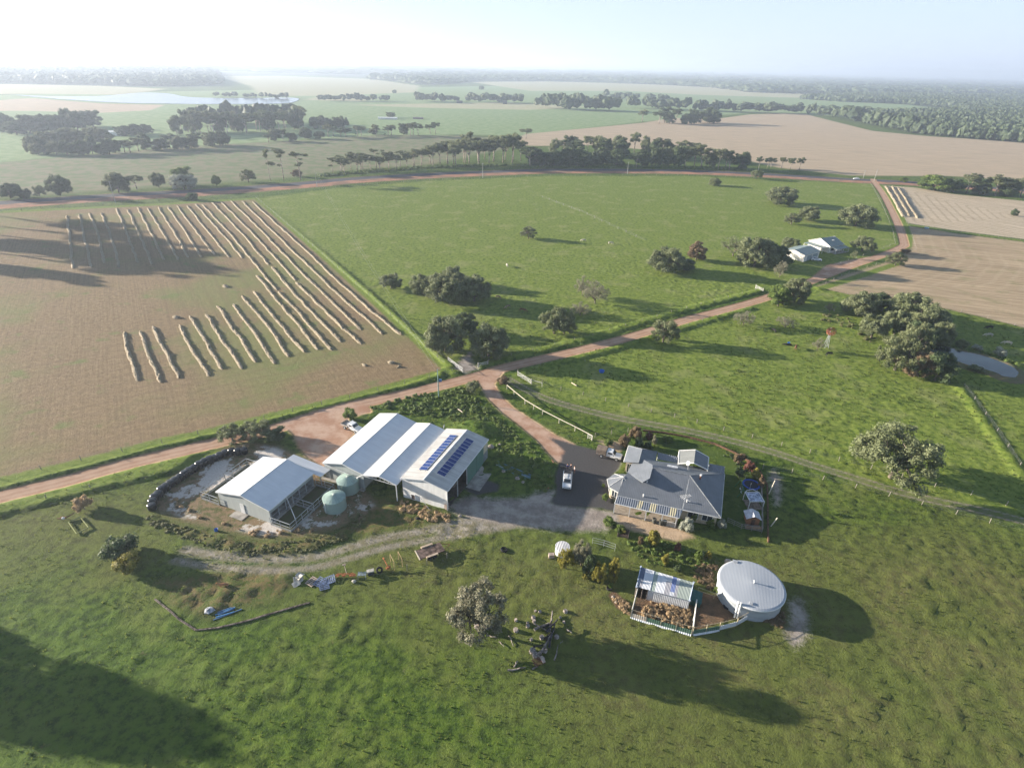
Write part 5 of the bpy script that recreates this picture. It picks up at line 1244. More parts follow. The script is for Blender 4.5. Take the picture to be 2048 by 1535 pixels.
def sec(y, hw, z0, z1, ch=.12):
    return [(-hw+ch*.4, y, z0), (hw-ch*.4, y, z0), (hw, y, z0+ch), (hw, y, z1-ch), (hw-ch, y, z1), (-hw+ch, y, z1), (-hw, y, z1-ch), (-hw, y, z0+ch)]
def wheel(root, x, y, r=.38):
    w_ = MB().lathe([(r*.62, -.12), (r*.96, -.12), (r, -.07), (r, .07), (r*.96, .12), (r*.62, .12)], 18)
    rot = Matrix.Rotation(math.pi/2, 4, 'Y'); w_.v = [tuple(rot @ Vector(v)) for v in w_.v]
    o = w_.build('wheel', TYRE, root, smooth=False); o.location = (x, y, r)
    rr = MB().lathe([(.02, .135), (r*.55, .125), (r*.64, .1), (r*.64, -.1), (.02, -.1)], 14); rr.v = [tuple(rot @ Vector(v)) for v in rr.v]
    if x < 0: rr.v = [(-v[0], v[1], v[2]) for v in rr.v]
    rr.build('rim', RIM, o)
def vehicle(name, loc, rz, label, kind):
    """front towards +Y, 5 m long"""
    e = empty(name, loc, rz, label, 'ute' if kind != 'wagon' and kind != 'car' else 'car')
    if kind == 'car':
        body = loft([sec(-2.1, .75, .3, .85), sec(-1.9, .86, .25, .95), sec(0, .88, .25, .95), sec(1.5, .86, .25, .88), sec(2.1, .72, .3, .7)]); body.build('body', CARW, e, bevel=.03)
        loft([sec(-1.9, .66, .9, 1.0), sec(-1.4, .68, .9, 1.42), sec(.2, .68, .9, 1.45), sec(1.0, .68, .85, .95)]).build('cabin', CARW, e, bevel=.04)
        MB().box((0, .62, 1.2), (1.2, .04, .5), rx=R(58)).box((.69, -.5, 1.18), (.03, 1.7, .3)).box((-.69, -.5, 1.18), (.03, 1.7, .3)).build('glass', GLASS, e)
        for x in (-.8, .8):
            for y in (-1.35, 1.35): wheel(e, x, y, .32)
        return e
    # ute: cab, bonnet, then a tray or tub
    loft([sec(.15, .84, .55, 1.1), sec(1.0, .86, .5, 1.12), sec(1.25, .86, .5, 1.10), sec(2.2, .84, .5, 1.02), sec(2.42, .74, .5, .92)]).build('body', CARW, e, bevel=.03)
    if kind == 'wagon':
        loft([sec(-2.5, .84, .5, 1.12), sec(-2.4, .88, .45, 1.15), sec(.15, .88, .45, 1.12)]).build('tub', CARW, e, bevel=.03)
        loft([sec(-.95, .70, 1.08, 1.2), sec(-.75, .72, 1.08, 1.74), sec(.75, .72, 1.08, 1.76), sec(1.35, .74, 1.05, 1.14)]).build('cabin', CARW, e, bevel=.04)
        MB().box((0, 1.09, 1.47), (1.28, .04, .66), rx=R(44)).box((0, -.88, 1.45), (1.2, .04, .45), rx=R(-18)).box((.735, .1, 1.45), (.03, 1.5, .34)).box((-.735, .1, 1.45), (.03, 1.5, .34)).build('glass', GLASS, e)
        rk = MB()
        for x in (-.62, .62): rk.tube((x, -2.3, 1.92), (x, .7, 1.92), .035, 5)
        for i in range(7): rk.tube((-.62, -2.3+i*.5, 1.92), (.62, -2.3+i*.5, 1.92), .03, 5)
        for x in (-.62, .62):
            for y in (-2.3, -1.2, .6): rk.tube((x, y, 1.1 if y < -1 else 1.7), (x, y, 1.92), .03, 5)
        rk.build('roof_rack', mat('rack_black', (.05, .05, .055), .5), e)
        MB().b2((-.74, -2.36, 1.16), (.74, -1.0, 1.2)).build('tub_floor', mat('tub_liner', (.05, .05, .055), .8), e)
    else:
        loft([sec(-.62, .72, .6, 1.75), sec(-.5, .76, .55, 1.82), sec(.62, .74, .6, 1.80), sec(1.15, .76, .6, 1.15)]).build('cabin', CARW, e, bevel=.04)
        MB().box((0, .93, 1.48), (1.25, .04, .66), rx=R(40)).box((.765, .1, 1.45), (.03, .8, .38)).box((-.765, .1, 1.45), (.03, .8, .38)).box((0, -.63, 1.5), (1.0, .03, .3)).build('glass', GLASS, e)
        MB().b2((-.92, -2.6, .82), (.92, -.68, .92)).build('tray', TRAYM, e)
        if kind == 'canopy':
            MB().b2((-.95, -2.65, .95), (.95, -.7, 1.85)).slab([(-1.0, -2.7, 1.86), (0, -2.7, 2.02), (0, -.65, 2.02), (-1.0, -.65, 1.86)], .04).slab([(0, -2.7, 2.02), (1.0, -2.7, 1.86), (1.0, -.65, 1.86), (0, -.65, 2.02)], .04).build('canvas_canopy', CANV, e, bevel=.03)
        else:
            s_ = MB()
            for a, b in (((-.94, -2.62, .92), (-.9, -.7, 1.2)), ((.9, -2.62, .92), (.94, -.7, 1.2)), ((-.9, -2.64, .92), (.9, -2.6, 1.2))): s_.b2(a, b)
            s_.build('tray_side', TRAYM, e)
            MB().tube((-.9, -.68, .9), (-.9, -.68, 1.8), .035, 5).tube((.9, -.68, .9), (.9, -.68, 1.8), .035, 5).tube((-.9, -.68, 1.8), (.9, -.68, 1.8), .035, 5).build('headboard', STEEL, e)
    MB().b2((-.55, -2.3, .38), (.55, 2.2, .58)).build('chassis', DUSTY, e)
    MB().tube((-.8, 2.52, .6), (.8, 2.52, .6), .09, 6).tube((-.55, 2.55, .55), (-.55, 2.55, 1.05), .035, 5).tube((.55, 2.55, .55), (.55, 2.55, 1.05), .035, 5).tube((-.55, 2.55, 1.05), (.55, 2.55, 1.05), .035, 5).build('bull_bar', mat('bar_black', (.04, .04, .045), .5), e)
    for x in (-.62, .62):
        MB().box((x, 2.43, .82), (.3, .06, .16)).build('headlight', LAMP, e); MB().box((x*1.25, -2.62 if kind != 'wagon' else -2.53, .75), (.16, .05, .18)).build('tail_light', TAIL, e)
        MB().box((x*1.6, .9, 1.25), (.2, .08, .16)).build('mirror', mat('mirror_black', (.03, .03, .03), .4), e)
    for x in (-.78, .78):
        for y in (-1.55, 1.55): wheel(e, x, y, .40)
    return e
def heading(a, b):
    d = at(*b)-at(*a); return math.atan2(d.y, d.x)-math.pi/2
g = at(1134, 966); vehicle('dual_cab_ute', (g.x, g.y, 0), heading((1136.5, 940), (1133, 988)), 'white dual cab ute with a roof rack on the dark gravel', 'wagon')
g = at(1219, 914); vehicle('farm_ute', (g.x, g.y, 0), heading((1198, 909), (1241, 919)), 'white farm ute with a brown canvas canopy parked beside the farmhouse', 'canopy')
g = at(706, 859); vehicle('farm_ute', (g.x, g.y, 0), heading((692, 851), (720, 863)), 'white flat tray ute half hidden behind the long white shed', 'tray')
g = at(1632, 521); vehicle('car', (g.x, g.y, 0), heading((1622, 520), (1641, 522)), 'white car parked in front of the far garage', 'car')
g = at(1712, 359); vehicle('car', (g.x, g.y, 0), R(75), 'tiny white car driving on the highway near the lane corner', 'car')
# flat trailer
T7 = lambda x, y: (560+x/5.12, 1060+y/5.12)
a, b = at(*T7(1412, 292)), at(*T7(1665, 200)); c = (a+b)/2; tl = empty('flat_trailer', (c.x, c.y, 0), math.atan2((b-a).y, (b-a).x), 'flat timber decked trailer with pale mudguards standing in the grass', 'trailer')
L_ = (b-a).length
pl_ = MB()
for i in range(10): pl_.box((0, -.95+i*.21, .82), (L_, .19, .05))
pl_.build('deck', mat('deck_timber', (.20, .14, .115), .9, var=.35, scale=1.5), tl)
MB().box((-L_/2, 0, .8), (.16, 2.2, .16)).build('tail_beam', mat('pale_beam', (.55, .48, .38), .8), tl)
MB().box((0, .9, .7), (L_, .08, .16)).box((0, -.9, .7), (L_, .08, .16)).tube((L_/2, .8, .7), (L_/2+1.3, 0, .65), .05, 5).tube((L_/2, -.8, .7), (L_/2+1.3, 0, .65), .05, 5).build('chassis', mat('rust', (.20, .09, .05), .9, var=.3), tl)
for s in (-1, 1): MB().box((-.1, s*1.2, .95), (1.9, .36, .06)).box((-1.05, s*1.2, .8), (.06, .36, .3)).box((.85, s*1.2, .8), (.06, .36, .3)).build('mudguard', mat('mudguard', (.55, .43, .32), .8), tl)
for s in (-1, 1):
    for x in (-.55, .35):
        w_ = MB().lathe([(.2, -.1), (.36, -.1), (.37, 0), (.36, .1), (.2, .1)], 14); rot = Matrix.Rotation(math.pi/2, 4, 'X'); w_.v = [tuple(rot @ Vector(v)) for v in w_.v]; o = w_.build('wheel', TYRE, tl); o.location = (x, s*1.15, .37)
# ================================================================== people and animals
SKIN = mat('skin', (.48, .29, .20), .6); 
def person(px, py, rz, label, shirt, trousers, hair=(.05, .03, .02), lean=0.0, hat=None):
    g = at(px, py); e = empty('person', (g.x, g.y, 0), rz, label, 'person')
    J = [(0, 0, .93, .15, .11), (0, lean*.3, 1.18, .14, .10), (0, lean*.6, 1.38, .17, .11), (0, lean*.75, 1.50, .06, .06), (0, lean*.9+.02, 1.62, .095, .11), (0, lean*.95+.01, 1.72, .07, .085),
         (.10, 0, .86, .095, .095), (.12, .03, .48, .065, .065), (.13, -.02, .09, .045, .05), (.14, .12, .04, .045, .03), (-.10, 0, .86, .095, .095), (-.13, -.03, .48, .065, .065), (-.14, -.06, .09, .045, .05), (-.15, .09, .04, .045, .03),
         (.20, lean*.6, 1.40, .06, .06), (.25, lean*.6+.02, 1.13, .045, .045), (.24, lean*.6+.16+lean*.4, .93, .035, .035), (.24, lean*.6+.22+lean*.5, .87, .03, .03), (-.20, lean*.6, 1.40, .06, .06), (-.26, lean*.6, 1.13, .045, .045), (-.25, lean*.6+.12, .90, .035, .035), (-.25, lean*.6+.16, .83, .03, .03)]
    Ed = [(0, 1), (1, 2), (2, 3), (3, 4), (4, 5), (0, 6), (6, 7), (7, 8), (8, 9), (0, 10), (10, 11), (11, 12), (12, 13), (2, 14), (14, 15), (15, 16), (16, 17), (2, 18), (18, 19), (19, 20), (20, 21)]
    skin_body('body', J, Ed, SKIN, e)
    tJ = [(j[0], j[1], j[2], j[3]*1.16, j[4]*1.16) for j in (J[0], J[1], J[2], J[14], J[15], J[18], J[19])]
    skin_body('shirt', tJ, [(0, 1), (1, 2), (2, 3), (3, 4), (2, 5), (5, 6)], shirt, e)
    pJ = [(j[0], j[1], j[2], j[3]*1.2, j[4]*1.2) for j in (J[0], J[6], J[7], J[10], J[11])] 
    pJ[0] = (0, 0, .98, .16, .13)
    skin_body('trousers', pJ, [(0, 1), (1, 2), (0, 3), (3, 4)], trousers, e)
    MB().ell((0, lean*.95-.015, 1.74), (.092, .105, .085), 10, 6).build('hair', mat('hair', hair, .8), e, smooth=True)
    MB().ell((0, lean*.95+.115, 1.655), (.016, .022, .02), 6, 4).build('nose', SKIN, e, smooth=True)
    return e
def cloth(n, c): return mat(n, c, .85, var=.15, scale=5)
person(1134.5, 940.5, math.pi, 'person in a bright blue shirt at the tailgate of the white dual cab ute', cloth('shirt_blue', (.04, .12, .55)), cloth('navy', (.03, .04, .09)), lean=.15)
person(1141.5, 941, R(120), 'person in dark clothes beside the tailgate of the dual cab ute', cloth('shirt_dark', (.05, .045, .08)), cloth('jeans', (.06, .08, .16)))
person(1148.5, 946, R(100), 'person in a pale top and pink shorts standing farthest from the dual cab ute', cloth('shirt_pale', (.55, .52, .55)), cloth('shorts_pink', (.45, .20, .18)), (.25, .15, .08))
def quadruped(name, px, py, rz, size, m, label, cat, head_down=True, lying=False, group=None, horns=False, z=0.0):
    """head towards +Y"""
    g = at(px, py); e = empty(name, (g.x, g.y, z), rz, label, cat, group)
    hz = .25 if head_down else .95
    J = [(0, 0, .68, .20, .23), (0, -.42, .70, .19, .22), (0, -.72, .66, .15, .18), (0, .42, .70, .19, .24), (0, .70, .72 if not head_down else .66, .12, .15), (0, .95, hz+.12, .09, .10), (0, 1.10, hz, .085, .09), (0, 1.24, hz-.12, .055, .06),
         (.15, .45, .48, .08, .09), (.15, .47, .26, .045, .05), (.15, .46, .03, .035, .04), (-.15, .45, .48, .08, .09), (-.15, .43, .26, .045, .05), (-.15, .42, .03, .035, .04),
         (.15, -.66, .52, .10, .12), (.15, -.78, .28, .05, .05), (.15, -.72, .03, .035, .04), (-.15, -.66, .52, .10, .12), (-.15, -.76, .28, .05, .05), (-.15, -.70, .03, .035, .04),
         (0, -.86, .70, .03, .03), (0, -.93, .40, .02, .02)]
    if lying: J = [(j[0]*1.5, j[1], max(.08, (j[2]-.42)) if j[2] > .2 else .05, j[3], j[4]) for j in J]
    Ed = [(0, 1), (1, 2), (0, 3), (3, 4), (4, 5), (5, 6), (6, 7), (3, 8), (8, 9), (9, 10), (3, 11), (11, 12), (12, 13), (2, 14), (14, 15), (15, 16), (2, 17), (17, 18), (18, 19), (2, 20), (20, 21)]
    J = [tuple(v*size for v in j) for j in J]
    b = skin_body('body', J, Ed, m, e, sub=1)
    s = size; hx = J[6]
    MB().ell((.10*s, hx[1]-.04*s, hx[2]+.08*s), (.07*s, .02*s, .04*s), 6, 4).build('ear', m, e, smooth=True); MB().ell((-.10*s, hx[1]-.04*s, hx[2]+.08*s), (.07*s, .02*s, .04*s), 6, 4).build('ear', m, e, smooth=True)
    return e
CW = mat('cow_white', (.62, .55, .46), .85, var=.15, scale=1.2); CB = mat('cow_black', (.02, .018, .017), .75, var=.2, scale=1.2); CBR = mat('cow_brown', (.20, .10, .055), .8, var=.2, scale=1.2); CT = mat('cow_tan', (.40, .30, .20), .85, var=.3, scale=1.2)
DBR = mat('dog_brown', (.12, .055, .03), .8); DBK = mat('dog_black', (.03, .025, .022), .8); GOAT = mat('goat_rust', (.42, .19, .09), .85)
quadruped('cow', 1167, 483, R(80), 1.35, CW, 'cream cow grazing in the long tree shadow, left one of two', 'cow')
quadruped('cow', 1221, 488, R(-80), 1.3, CW, 'cream cow grazing at the tip of the long tree shadow, right one of two', 'cow')
quadruped('cow', 1014, 533, R(10), 1.35, CW, 'cream cow standing alone above the big paddock tree clump', 'cow')
quadruped('cow', 997, 597, R(50), 1.3, CT, 'pale tan cow in the shade right of the big tree clump', 'cow')
quadruped('cow', 1015, 616, R(130), 1.3, CT, 'pale tan cow grazing lowest in the shade of the big tree clump', 'cow')
quadruped('cow', 1046, 623, R(-110), 1.35, CBR, 'brown cow in the shade left of the short trunked trees', 'cow')
quadruped('cow', 1547, 664, R(10), 1.3, CB, 'black cow standing below the fallen bare tree', 'cow')
quadruped('cow', 1591, 697, R(-30), 1.3, CBR, 'dark brown cow beside the resting black cow left of the windmill', 'cow')
quadruped('cow', 1575, 690, R(80), 1.35, CB, 'black cow lying on the grass left of the windmill', 'cow', lying=True)
quadruped('cow', 1657, 711, R(-70), 1.35, CB, 'black cow grazing below the windmill', 'cow')
quadruped('cow', 1754, 719, R(170), 1.3, CB, 'black cow between the windmill and the bleached gum trunks', 'cow')
quadruped('cow', 1977, 658, R(90), 1.4, CB, 'black cow in the shaded field above the pond', 'cow')
quadruped('cow', 1976, 673, R(80), 1.35, CW, 'cream cow in the shaded field above the pond', 'cow')
quadruped('cow', 2013, 689, R(70), 1.35, CW, 'cream cow nearest the right edge above the pond', 'cow')
quadruped('cow', 712, 270, R(80), 1.5, CB, 'tiny black cow far off under the broken hedge, left one', 'cow'); quadruped('cow', 770, 270, R(80), 1.5, CB, 'tiny black cow far off under the broken hedge, right one', 'cow')
quadruped('dog', 1126, 938, R(90), .62, DBK, 'black dog standing left of the people at the ute', 'dog', head_down=False)
quadruped('dog', 1105.5, 925, R(200), .6, DBR, 'dark brown dog on the edge of the driveway', 'dog', head_down=False)
quadruped('goat', 448, 1173, R(95), .85, GOAT, 'rust coloured goat standing in the rough weeds', 'goat', head_down=False)
quadruped('calf', 1096, 974, R(10), .6, GOAT, 'rusty brown calf resting at the edge of the long grass by the gravel pad', 'calf', lying=True)
# ================================================================== the fowl yard
CY = lambda x, y: (1220+x/4.876, 1060+y/4.876)
def cp(x, y, z=0.0): return at(*CY(x, y), z)
rt_l, rt_r, rb_r, rb_l = cp(300, 356, 2.6), cp(815, 510, 2.6), cp(775, 685, 2.15), cp(258, 550, 2.15)
fh = empty('fowl_shed', (23.2, 61.5, 0), 0, 'low fowl shed with a patchwork roof of white, green and blue sheets', 'shed')
def fb(m, name, mt, root=fh, **k):
    off = Vector(root.location); m.v = [tuple(Vector(v)-off) for v in m.v]; return m.build(name, mt, root, **k)
fr_ = math.atan2((rt_r-rt_l).y, (rt_r-rt_l).x)
cols = {'navy': (.10, .13, .20), 'white': (.66, .68, .72), 'sage': (.30, .36, .33), 'grey': (.36, .36, .39), 'blue': (.17, .22, .42), 'mist': (.58, .60, .64), 'moss': (.33, .38, .34)}
cm = {k: corrugated('patch_'+k, v, 'X', .2, .45, .8, .05) for k, v in cols.items()}
spans = [(0, .10, 'navy', 0, .55), (0, .10, 'grey', .55, 1), (.10, .27, 'white', 0, 1), (.27, .35, 'sage', 0, 1), (.35, .52, 'white', 0, 1), (.52, .62, 'mist', 0, .32), (.52, .62, 'grey', .32, 1), (.62, .70, 'blue', 0, .80), (.62, .70, 'mist', .80, 1), (.70, .76, 'mist', 0, .32), (.70, .76, 'grey', .32, 1), (.76, 1.0, 'moss', 0, 1)]
inv = Matrix.Rotation(-fr_, 4, 'Z')
for i, (a, b, c, t0, t1) in enumerate(spans):
    def pt(u, v): return rt_l.lerp(rt_r, u).lerp(rb_l.lerp(rb_r, u), v)
    P_ = [pt(a, t0), pt(b, t0), pt(b, t1), pt(a, t1)]; dz = Vector((0, 0, .012*(i % 3)))
    o = MB().slab([inv @ (p+dz-rt_l) for p in P_][::-1], .03).build('roof_sheet', cm[c], fh); o.location = rt_l-Vector(fh.location); o.rotation_euler = (0, 0, fr_)
xd = (rt_r-rt_l).normalized(); yd = (rb_l-rt_l); yd.z = 0; yd.normalize()
WCY = corrugated('fowl_wall', (.62, .63, .64), 'X', .25, .5, 1.0, .08)
m = MB(); a_, b_ = rt_l+yd*.15, rt_r+yd*.15
m.wallq(a_, b_, 0, 2.5, 0, 2.5); m.wallq(a_, rb_l-yd*.1, 0, 2.5, 0, 2.1); m.wallq(b_, rb_r-yd*.1, 0, 2.5, 0, 2.1); fb(m, 'wall', WCY)
c0, c1 = rb_l.lerp(rb_r, .22)-yd*.12, rb_l.lerp(rb_r, 1.0)-yd*.12
o = MB().wallq((0, 0), ((c1-c0).length, 0), 0, 2.08, 0, 2.08, .05).build('front_wall', WCY, fh); o.location = (c0.x-fh.location.x, c0.y-fh.location.y, 0); o.rotation_euler = (0, 0, math.atan2((c1-c0).y, (c1-c0).x))
m = MB()
for t in (0, .12, .22): p = rb_l.lerp(rb_r, t)-yd*.1; m.box((p.x, p.y, 1.05), (.1, .1, 2.1))
fb(m, 'post', WOOD)
m = MB()
for p in (rt_l, rt_r, rb_l, rb_r): m.box((p.x, p.y, p.z+.05), (.25, .25, .16), fr_)
m.tube(rt_l+Vector((0, 0, .03)), rb_l+Vector((0, 0, .03)), .07, 5).tube(rt_r+Vector((0, 0, .03)), rb_r+Vector((0, 0, .03)), .07, 5); fb(m, 'barge_board', mat('pale_blue_trim', (.55, .62, .74), .5))
DKG = corrugated('fence_green', (.09, .17, .12), 'X', .3, .5, .9, .08); CRM = corrugated('fence_cream', (.55, .48, .40), 'X', .3, .5, .9, .08); WHF = corrugated('fence_white', (.68, .70, .72), 'X', .3, .5, .9, .08)
def panel_fence(name, runs, label, zc=0.0):
    """sheet fence: list of (pixel a, pixel b, [(t0,t1,material)], height)"""
    g0 = at(*CY(*runs[0][0])); e = empty(name, (g0.x, g0.y, 0), 0, label, 'fence'); first = True
    for (pa, pb, mats_, hh, rail) in runs:
        a, b = cp(*pa), cp(*pb); L = (b-a).length; an = math.atan2((b-a).y, (b-a).x)
        for (t0, t1, m_) in mats_:
            o = MB().wallq((L*t0, 0), (L*t1, 0), .04, hh, .04, hh, .05).build('fence_panel', m_, e); o.location = (a.x-g0.x, a.y-g0.y, 0); o.rotation_euler = (0, 0, an)
            if m_ in (DKG, CRM):  # white lower board, leaning outwards
                k = MB().slab([(L*t0, -.22, .02), (L*t1, -.22, .02), (L*t1, -.05, .26), (L*t0, -.05, .26)], .04).build('skirt_board', WHF, e); k.location = o.location; k.rotation_euler = (0, 0, an)
        n = max(1, int(L/1.8)); r_ = MB()
        for i in range(n+1):
            p = a.lerp(b, i/n); r_.box((p.x-g0.x, p.y-g0.y, (hh+.75)/2 if rail else hh/2+.03), (.09, .09, hh+.75 if rail else hh+.06), an)
        if rail: r_.tube((a.x-g0.x, a.y-g0.y, hh+.7), (b.x-g0.x, b.y-g0.y, hh+.7), .03, 5)
        r_.build('post_and_rail', mat('pale_post', (.50, .42, .28), .85, var=.2), e)
    return e
panel_fence('sheet_fence', [((198, 852), (788, 1022), [(0, .27, CRM), (.27, 1, DKG)], 1.0, True)], 'low green and cream sheet fence along the front of the fowl yard')
panel_fence('sheet_fence', [((802, 1020), (1060, 975), [(0, 1, DKG)], .95, True), ((1060, 975), (1230, 930), [(0, 1, WHF)], .9, True), ((1230, 930), (1350, 862), [(0, 1, WHF)], .9, True), ((1352, 858), (1345, 795), [(0, 1, WHF)], 1.1, True)], 'kinked sheet fence round the brown right hand yard below the big tank')
m_ = cp(258, 640), cp(198, 845); WRL = mat('white_rail', (.66, .64, .58), .6, var=.1)
def rail_thing(name, pts, hh, nr, label, every=2.0, r=.045, cat='fence', m=None, parts=True, group=None, pr=None):
    g0 = pts[0]; e = empty(name, (g0.x, g0.y, 0), 0, label, cat, group); rl = MB(); L = 0
    for a, b in zip(pts, pts[1:]):
        for k in range(nr):
            z = hh*(1-k/max(1, nr)) if nr > 1 else hh
            rl.tube(Vector((a.x-g0.x, a.y-g0.y, z)), Vector((b.x-g0.x, b.y-g0.y, z)), r, 5)
    rl.build('rail', m or WRL, e); n_ = 0; src = None
    for si, (a, b) in enumerate(zip(pts, pts[1:])):
        n = max(1, round((b-a).length/every))
        for i in range(n+(si == len(pts)-2)):
            p = a.lerp(b, i/n)
            if src is None: src = MB().tube((0, 0, -.1), (0, 0, hh+.05), pr or r*1.2, 6).build('post', m or WRL, e); o = src
            else: o = src.copy(); COL.objects.link(o); o.parent = e
            o.location = (p.x-g0.x, p.y-g0.y, 0)
    return e
rail_thing('rail_fence', [cp(268, 590), cp(205, 838)], 1.7, 2, 'white railed side fence on the left of the fowl yard', 2.0, .06)
rail_thing('rail_fence', [cp(826, 760), cp(795, 1010)], 1.8, 2, 'tall white rail dividing the two halves of the fowl yard', 2.0, .07)
rail_thing('rail_fence', [cp(850, 610), cp(1010, 668), cp(1175, 712), cp(1345, 765)], 1.2, 2, 'thin rail fence between the brown yard and the big tank', 1.9, .03, m=mat('pale_post', (.5, .42, .28)))
o = MB().slab([(-.9, -1.1, 1.3), (.9, -1.1, 1.0), (.9, 1.1, 1.0), (-.9, 1.1, 1.3)], .05); 
g = cp(826, 690); hut = empty('green_hut', (g.x, g.y, 0), fr_, 'small dark green lean-to hut at the right corner of the fowl shed', 'hut'); o.build('roof', mat('green_sheet', (.02, .10, .09), .4), hut); MB().box((0, .0, .5), (1.6, 1.9, 1.0)).build('wall', mat('green_wall', (.05, .12, .10), .6), hut)
_ty = None
def tyre(x, y, label, z=.12, tilt=0.0, s=1.0, group=None):
    global _ty
    if _ty is None:
        pr = [(.19, -.1), (.36, -.12), (.40, -.06), (.41, 0), (.40, .06), (.36, .12), (.19, .1), (.17, 0), (.19, -.1)]
        _ty = MB(); n = 20
        vs = [(r*math.cos(2*math.pi*i/n), r*math.sin(2*math.pi*i/n), z_) for r, z_ in pr[:-1] for i in range(n)]; k = len(pr)-1
        fs = [(j*n+i, j*n+(i+1) % n, ((j+1) % k)*n+(i+1) % n, ((j+1) % k)*n+i) for j in range(k) for i in range(n)]
        me = bpy.data.meshes.new('tyre'); me.from_pydata(vs, [], fs); me.materials.append(TYRE); _ty = me
    o = bpy.data.objects.new('tyre', _ty); COL.objects.link(o); g = at(x, y); o.location = (g.x, g.y, z); o.scale = (s,)*3; o.rotation_euler = (tilt, 0, rb.uniform(0, 3))
    return tag(o, label, 'tyre', group)
tyre(*CY(375, 640), 'tyre leaning against the fowl shed under the open roof end', .45, R(75), 1.1); tyre(*CY(432, 660), 'tyre lying at the front of the fowl shed, right of the leaning one', .14, R(10), 1.1); tyre(*CY(528, 690), 'weed grown tyre by the fowl shed front wall', .14, 0, 1.15)
tyre(*CY(1138, 748), 'leftmost of the three tyres in the brown yard', .14, 0, 1.3); tyre(*CY(1205, 765), 'middle tyre of the three in the brown yard', .14, 0, 1.3); tyre(*CY(1312, 803), 'tyre in the far corner of the brown yard', .14, R(15), 1.2)
E6 = lambda x, y: (1050+x/4.876, 1040+y/4.876)
tyre(*E6(820, 668), 'tyre ringing a small green plant by the path to the fowl yard', .13, 0, 1.1)
tyre(*T7(1020, 420), 'dark tyre in the line of scrap left of the trailer', .3, R(40), 1.3)
tyre(1008, 1100, 'rusty wheel lying alone in the grass below the white gravel', .16, R(10), 1.5)
# dry weeds inside the yards
rs_ = np.random.RandomState(3)
def weed_patch(poly_px, n, hh, leaf, label, seed, per=40):
    rs = np.random.RandomState(seed); pl = PX(*poly_px); xs = [p[0] for p in pl]; ys = [p[1] for p in pl]
    X = rs.uniform(min(xs), max(xs), n*3); Y = rs.uniform(min(ys), max(ys), n*3); k = np.where(sd_poly(X, Y, pl) > 0)[0][:n]
    C = [np.array([X[i], Y[i], hh*.35]) for i in k]; Rr_ = hh*rs.uniform(.5, 1.1, len(C))
    me = leaf_cloud(rs, C, Rr_, per, hh*.16, core=.75, squash=.75, name='weeds'); return tag(link('weeds', me, LEAF[leaf]), label, 'weeds', kind='stuff')
weed_patch([CY(300, 760), CY(400, 700), CY(770, 760), CY(790, 985), CY(330, 850)], 110, .42, 'straw', 'dry straw coloured weeds filling the fowl yard', 1)
weed_patch([CY(0, 640), CY(120, 680), CY(215, 740), CY(190, 840), CY(60, 720)], 50, .4, 'straw', 'dry weeds outside the left end of the fowl yard', 2)
weed_patch([CY(1390, 810), CY(1700, 800), CY(1720, 900), CY(1680, 960), CY(1420, 860)], 60, .45, 'brown', 'rusty weeds below the big tank', 3)
weed_patch([CY(830, 340), CY(1040, 350), CY(1000, 600), CY(820, 480)], 70, .45, 'brown', 'weedy brown vegetable bed left of the big tank', 4)
weed_patch([(948, 792), (996, 836), (1048, 876), (1080, 908), (1100, 935), (1106, 975), (1085, 990), (1040, 960), (1000, 930), (985, 890), (985, 860), (960, 812)], 260, .55, 'green', 'long grass and weeds between the workshop shed and the driveway', 5)
weed_patch([(740, 815), (830, 790), (930, 775), (950, 800), (985, 860), (990, 880), (950, 850), (870, 835), (800, 826)], 260, .6, 'green', 'tall weeds behind the three joined sheds', 6)
weed_patch([(290, 1025), (420, 1072), (540, 1088), (640, 1075), (690, 1050), (740, 1010), (745, 1030), (690, 1080), (600, 1108), (520, 1115), (400, 1090), (300, 1050)], 420, .36, 'weed', 'brown and olive weeds on the bank below the kennel yard', 7)
weed_patch([(330, 1000), (400, 1035), (520, 1075), (640, 1065), (650, 1050), (600, 1060), (520, 1062), (420, 1040), (350, 995)], 120, .4, 'straw', 'straw coloured weeds at the edge of the bleached sand', 8)
weed_patch([(800, 1000), (900, 1030), (905, 1048), (860, 1042), (800, 1020)], 60, .5, 'straw', 'dry weeds and scrap below the white end wall of the workshop', 9)
weed_patch([(1240, 1085), (1290, 1075), (1400, 1100), (1440, 1120), (1400, 1140), (1300, 1130)], 130, .4, 'green', 'green garden plants between the sand path and the fowl shed', 10)
weed_patch([(1455, 905), (1500, 930), (1530, 965), (1515, 990), (1480, 950), (1440, 915)], 40, .35, 'dark', 'low plants along the curved garden edge', 11)
weed_patch([(1860, 690), (1960, 700), (2040, 730), (2046, 745), (1960, 712), (1860, 700)], 70, .8, 'green', 'reeds and scrub on the far bank of the pond', 12)
weed_patch([(1650, 1560-940), (1700, 640), (1740, 680), (1760, 700), (1700, 660), (1640, 640)], 30, .7, 'weed', 'brown scrub left of the pond tree cluster', 13)
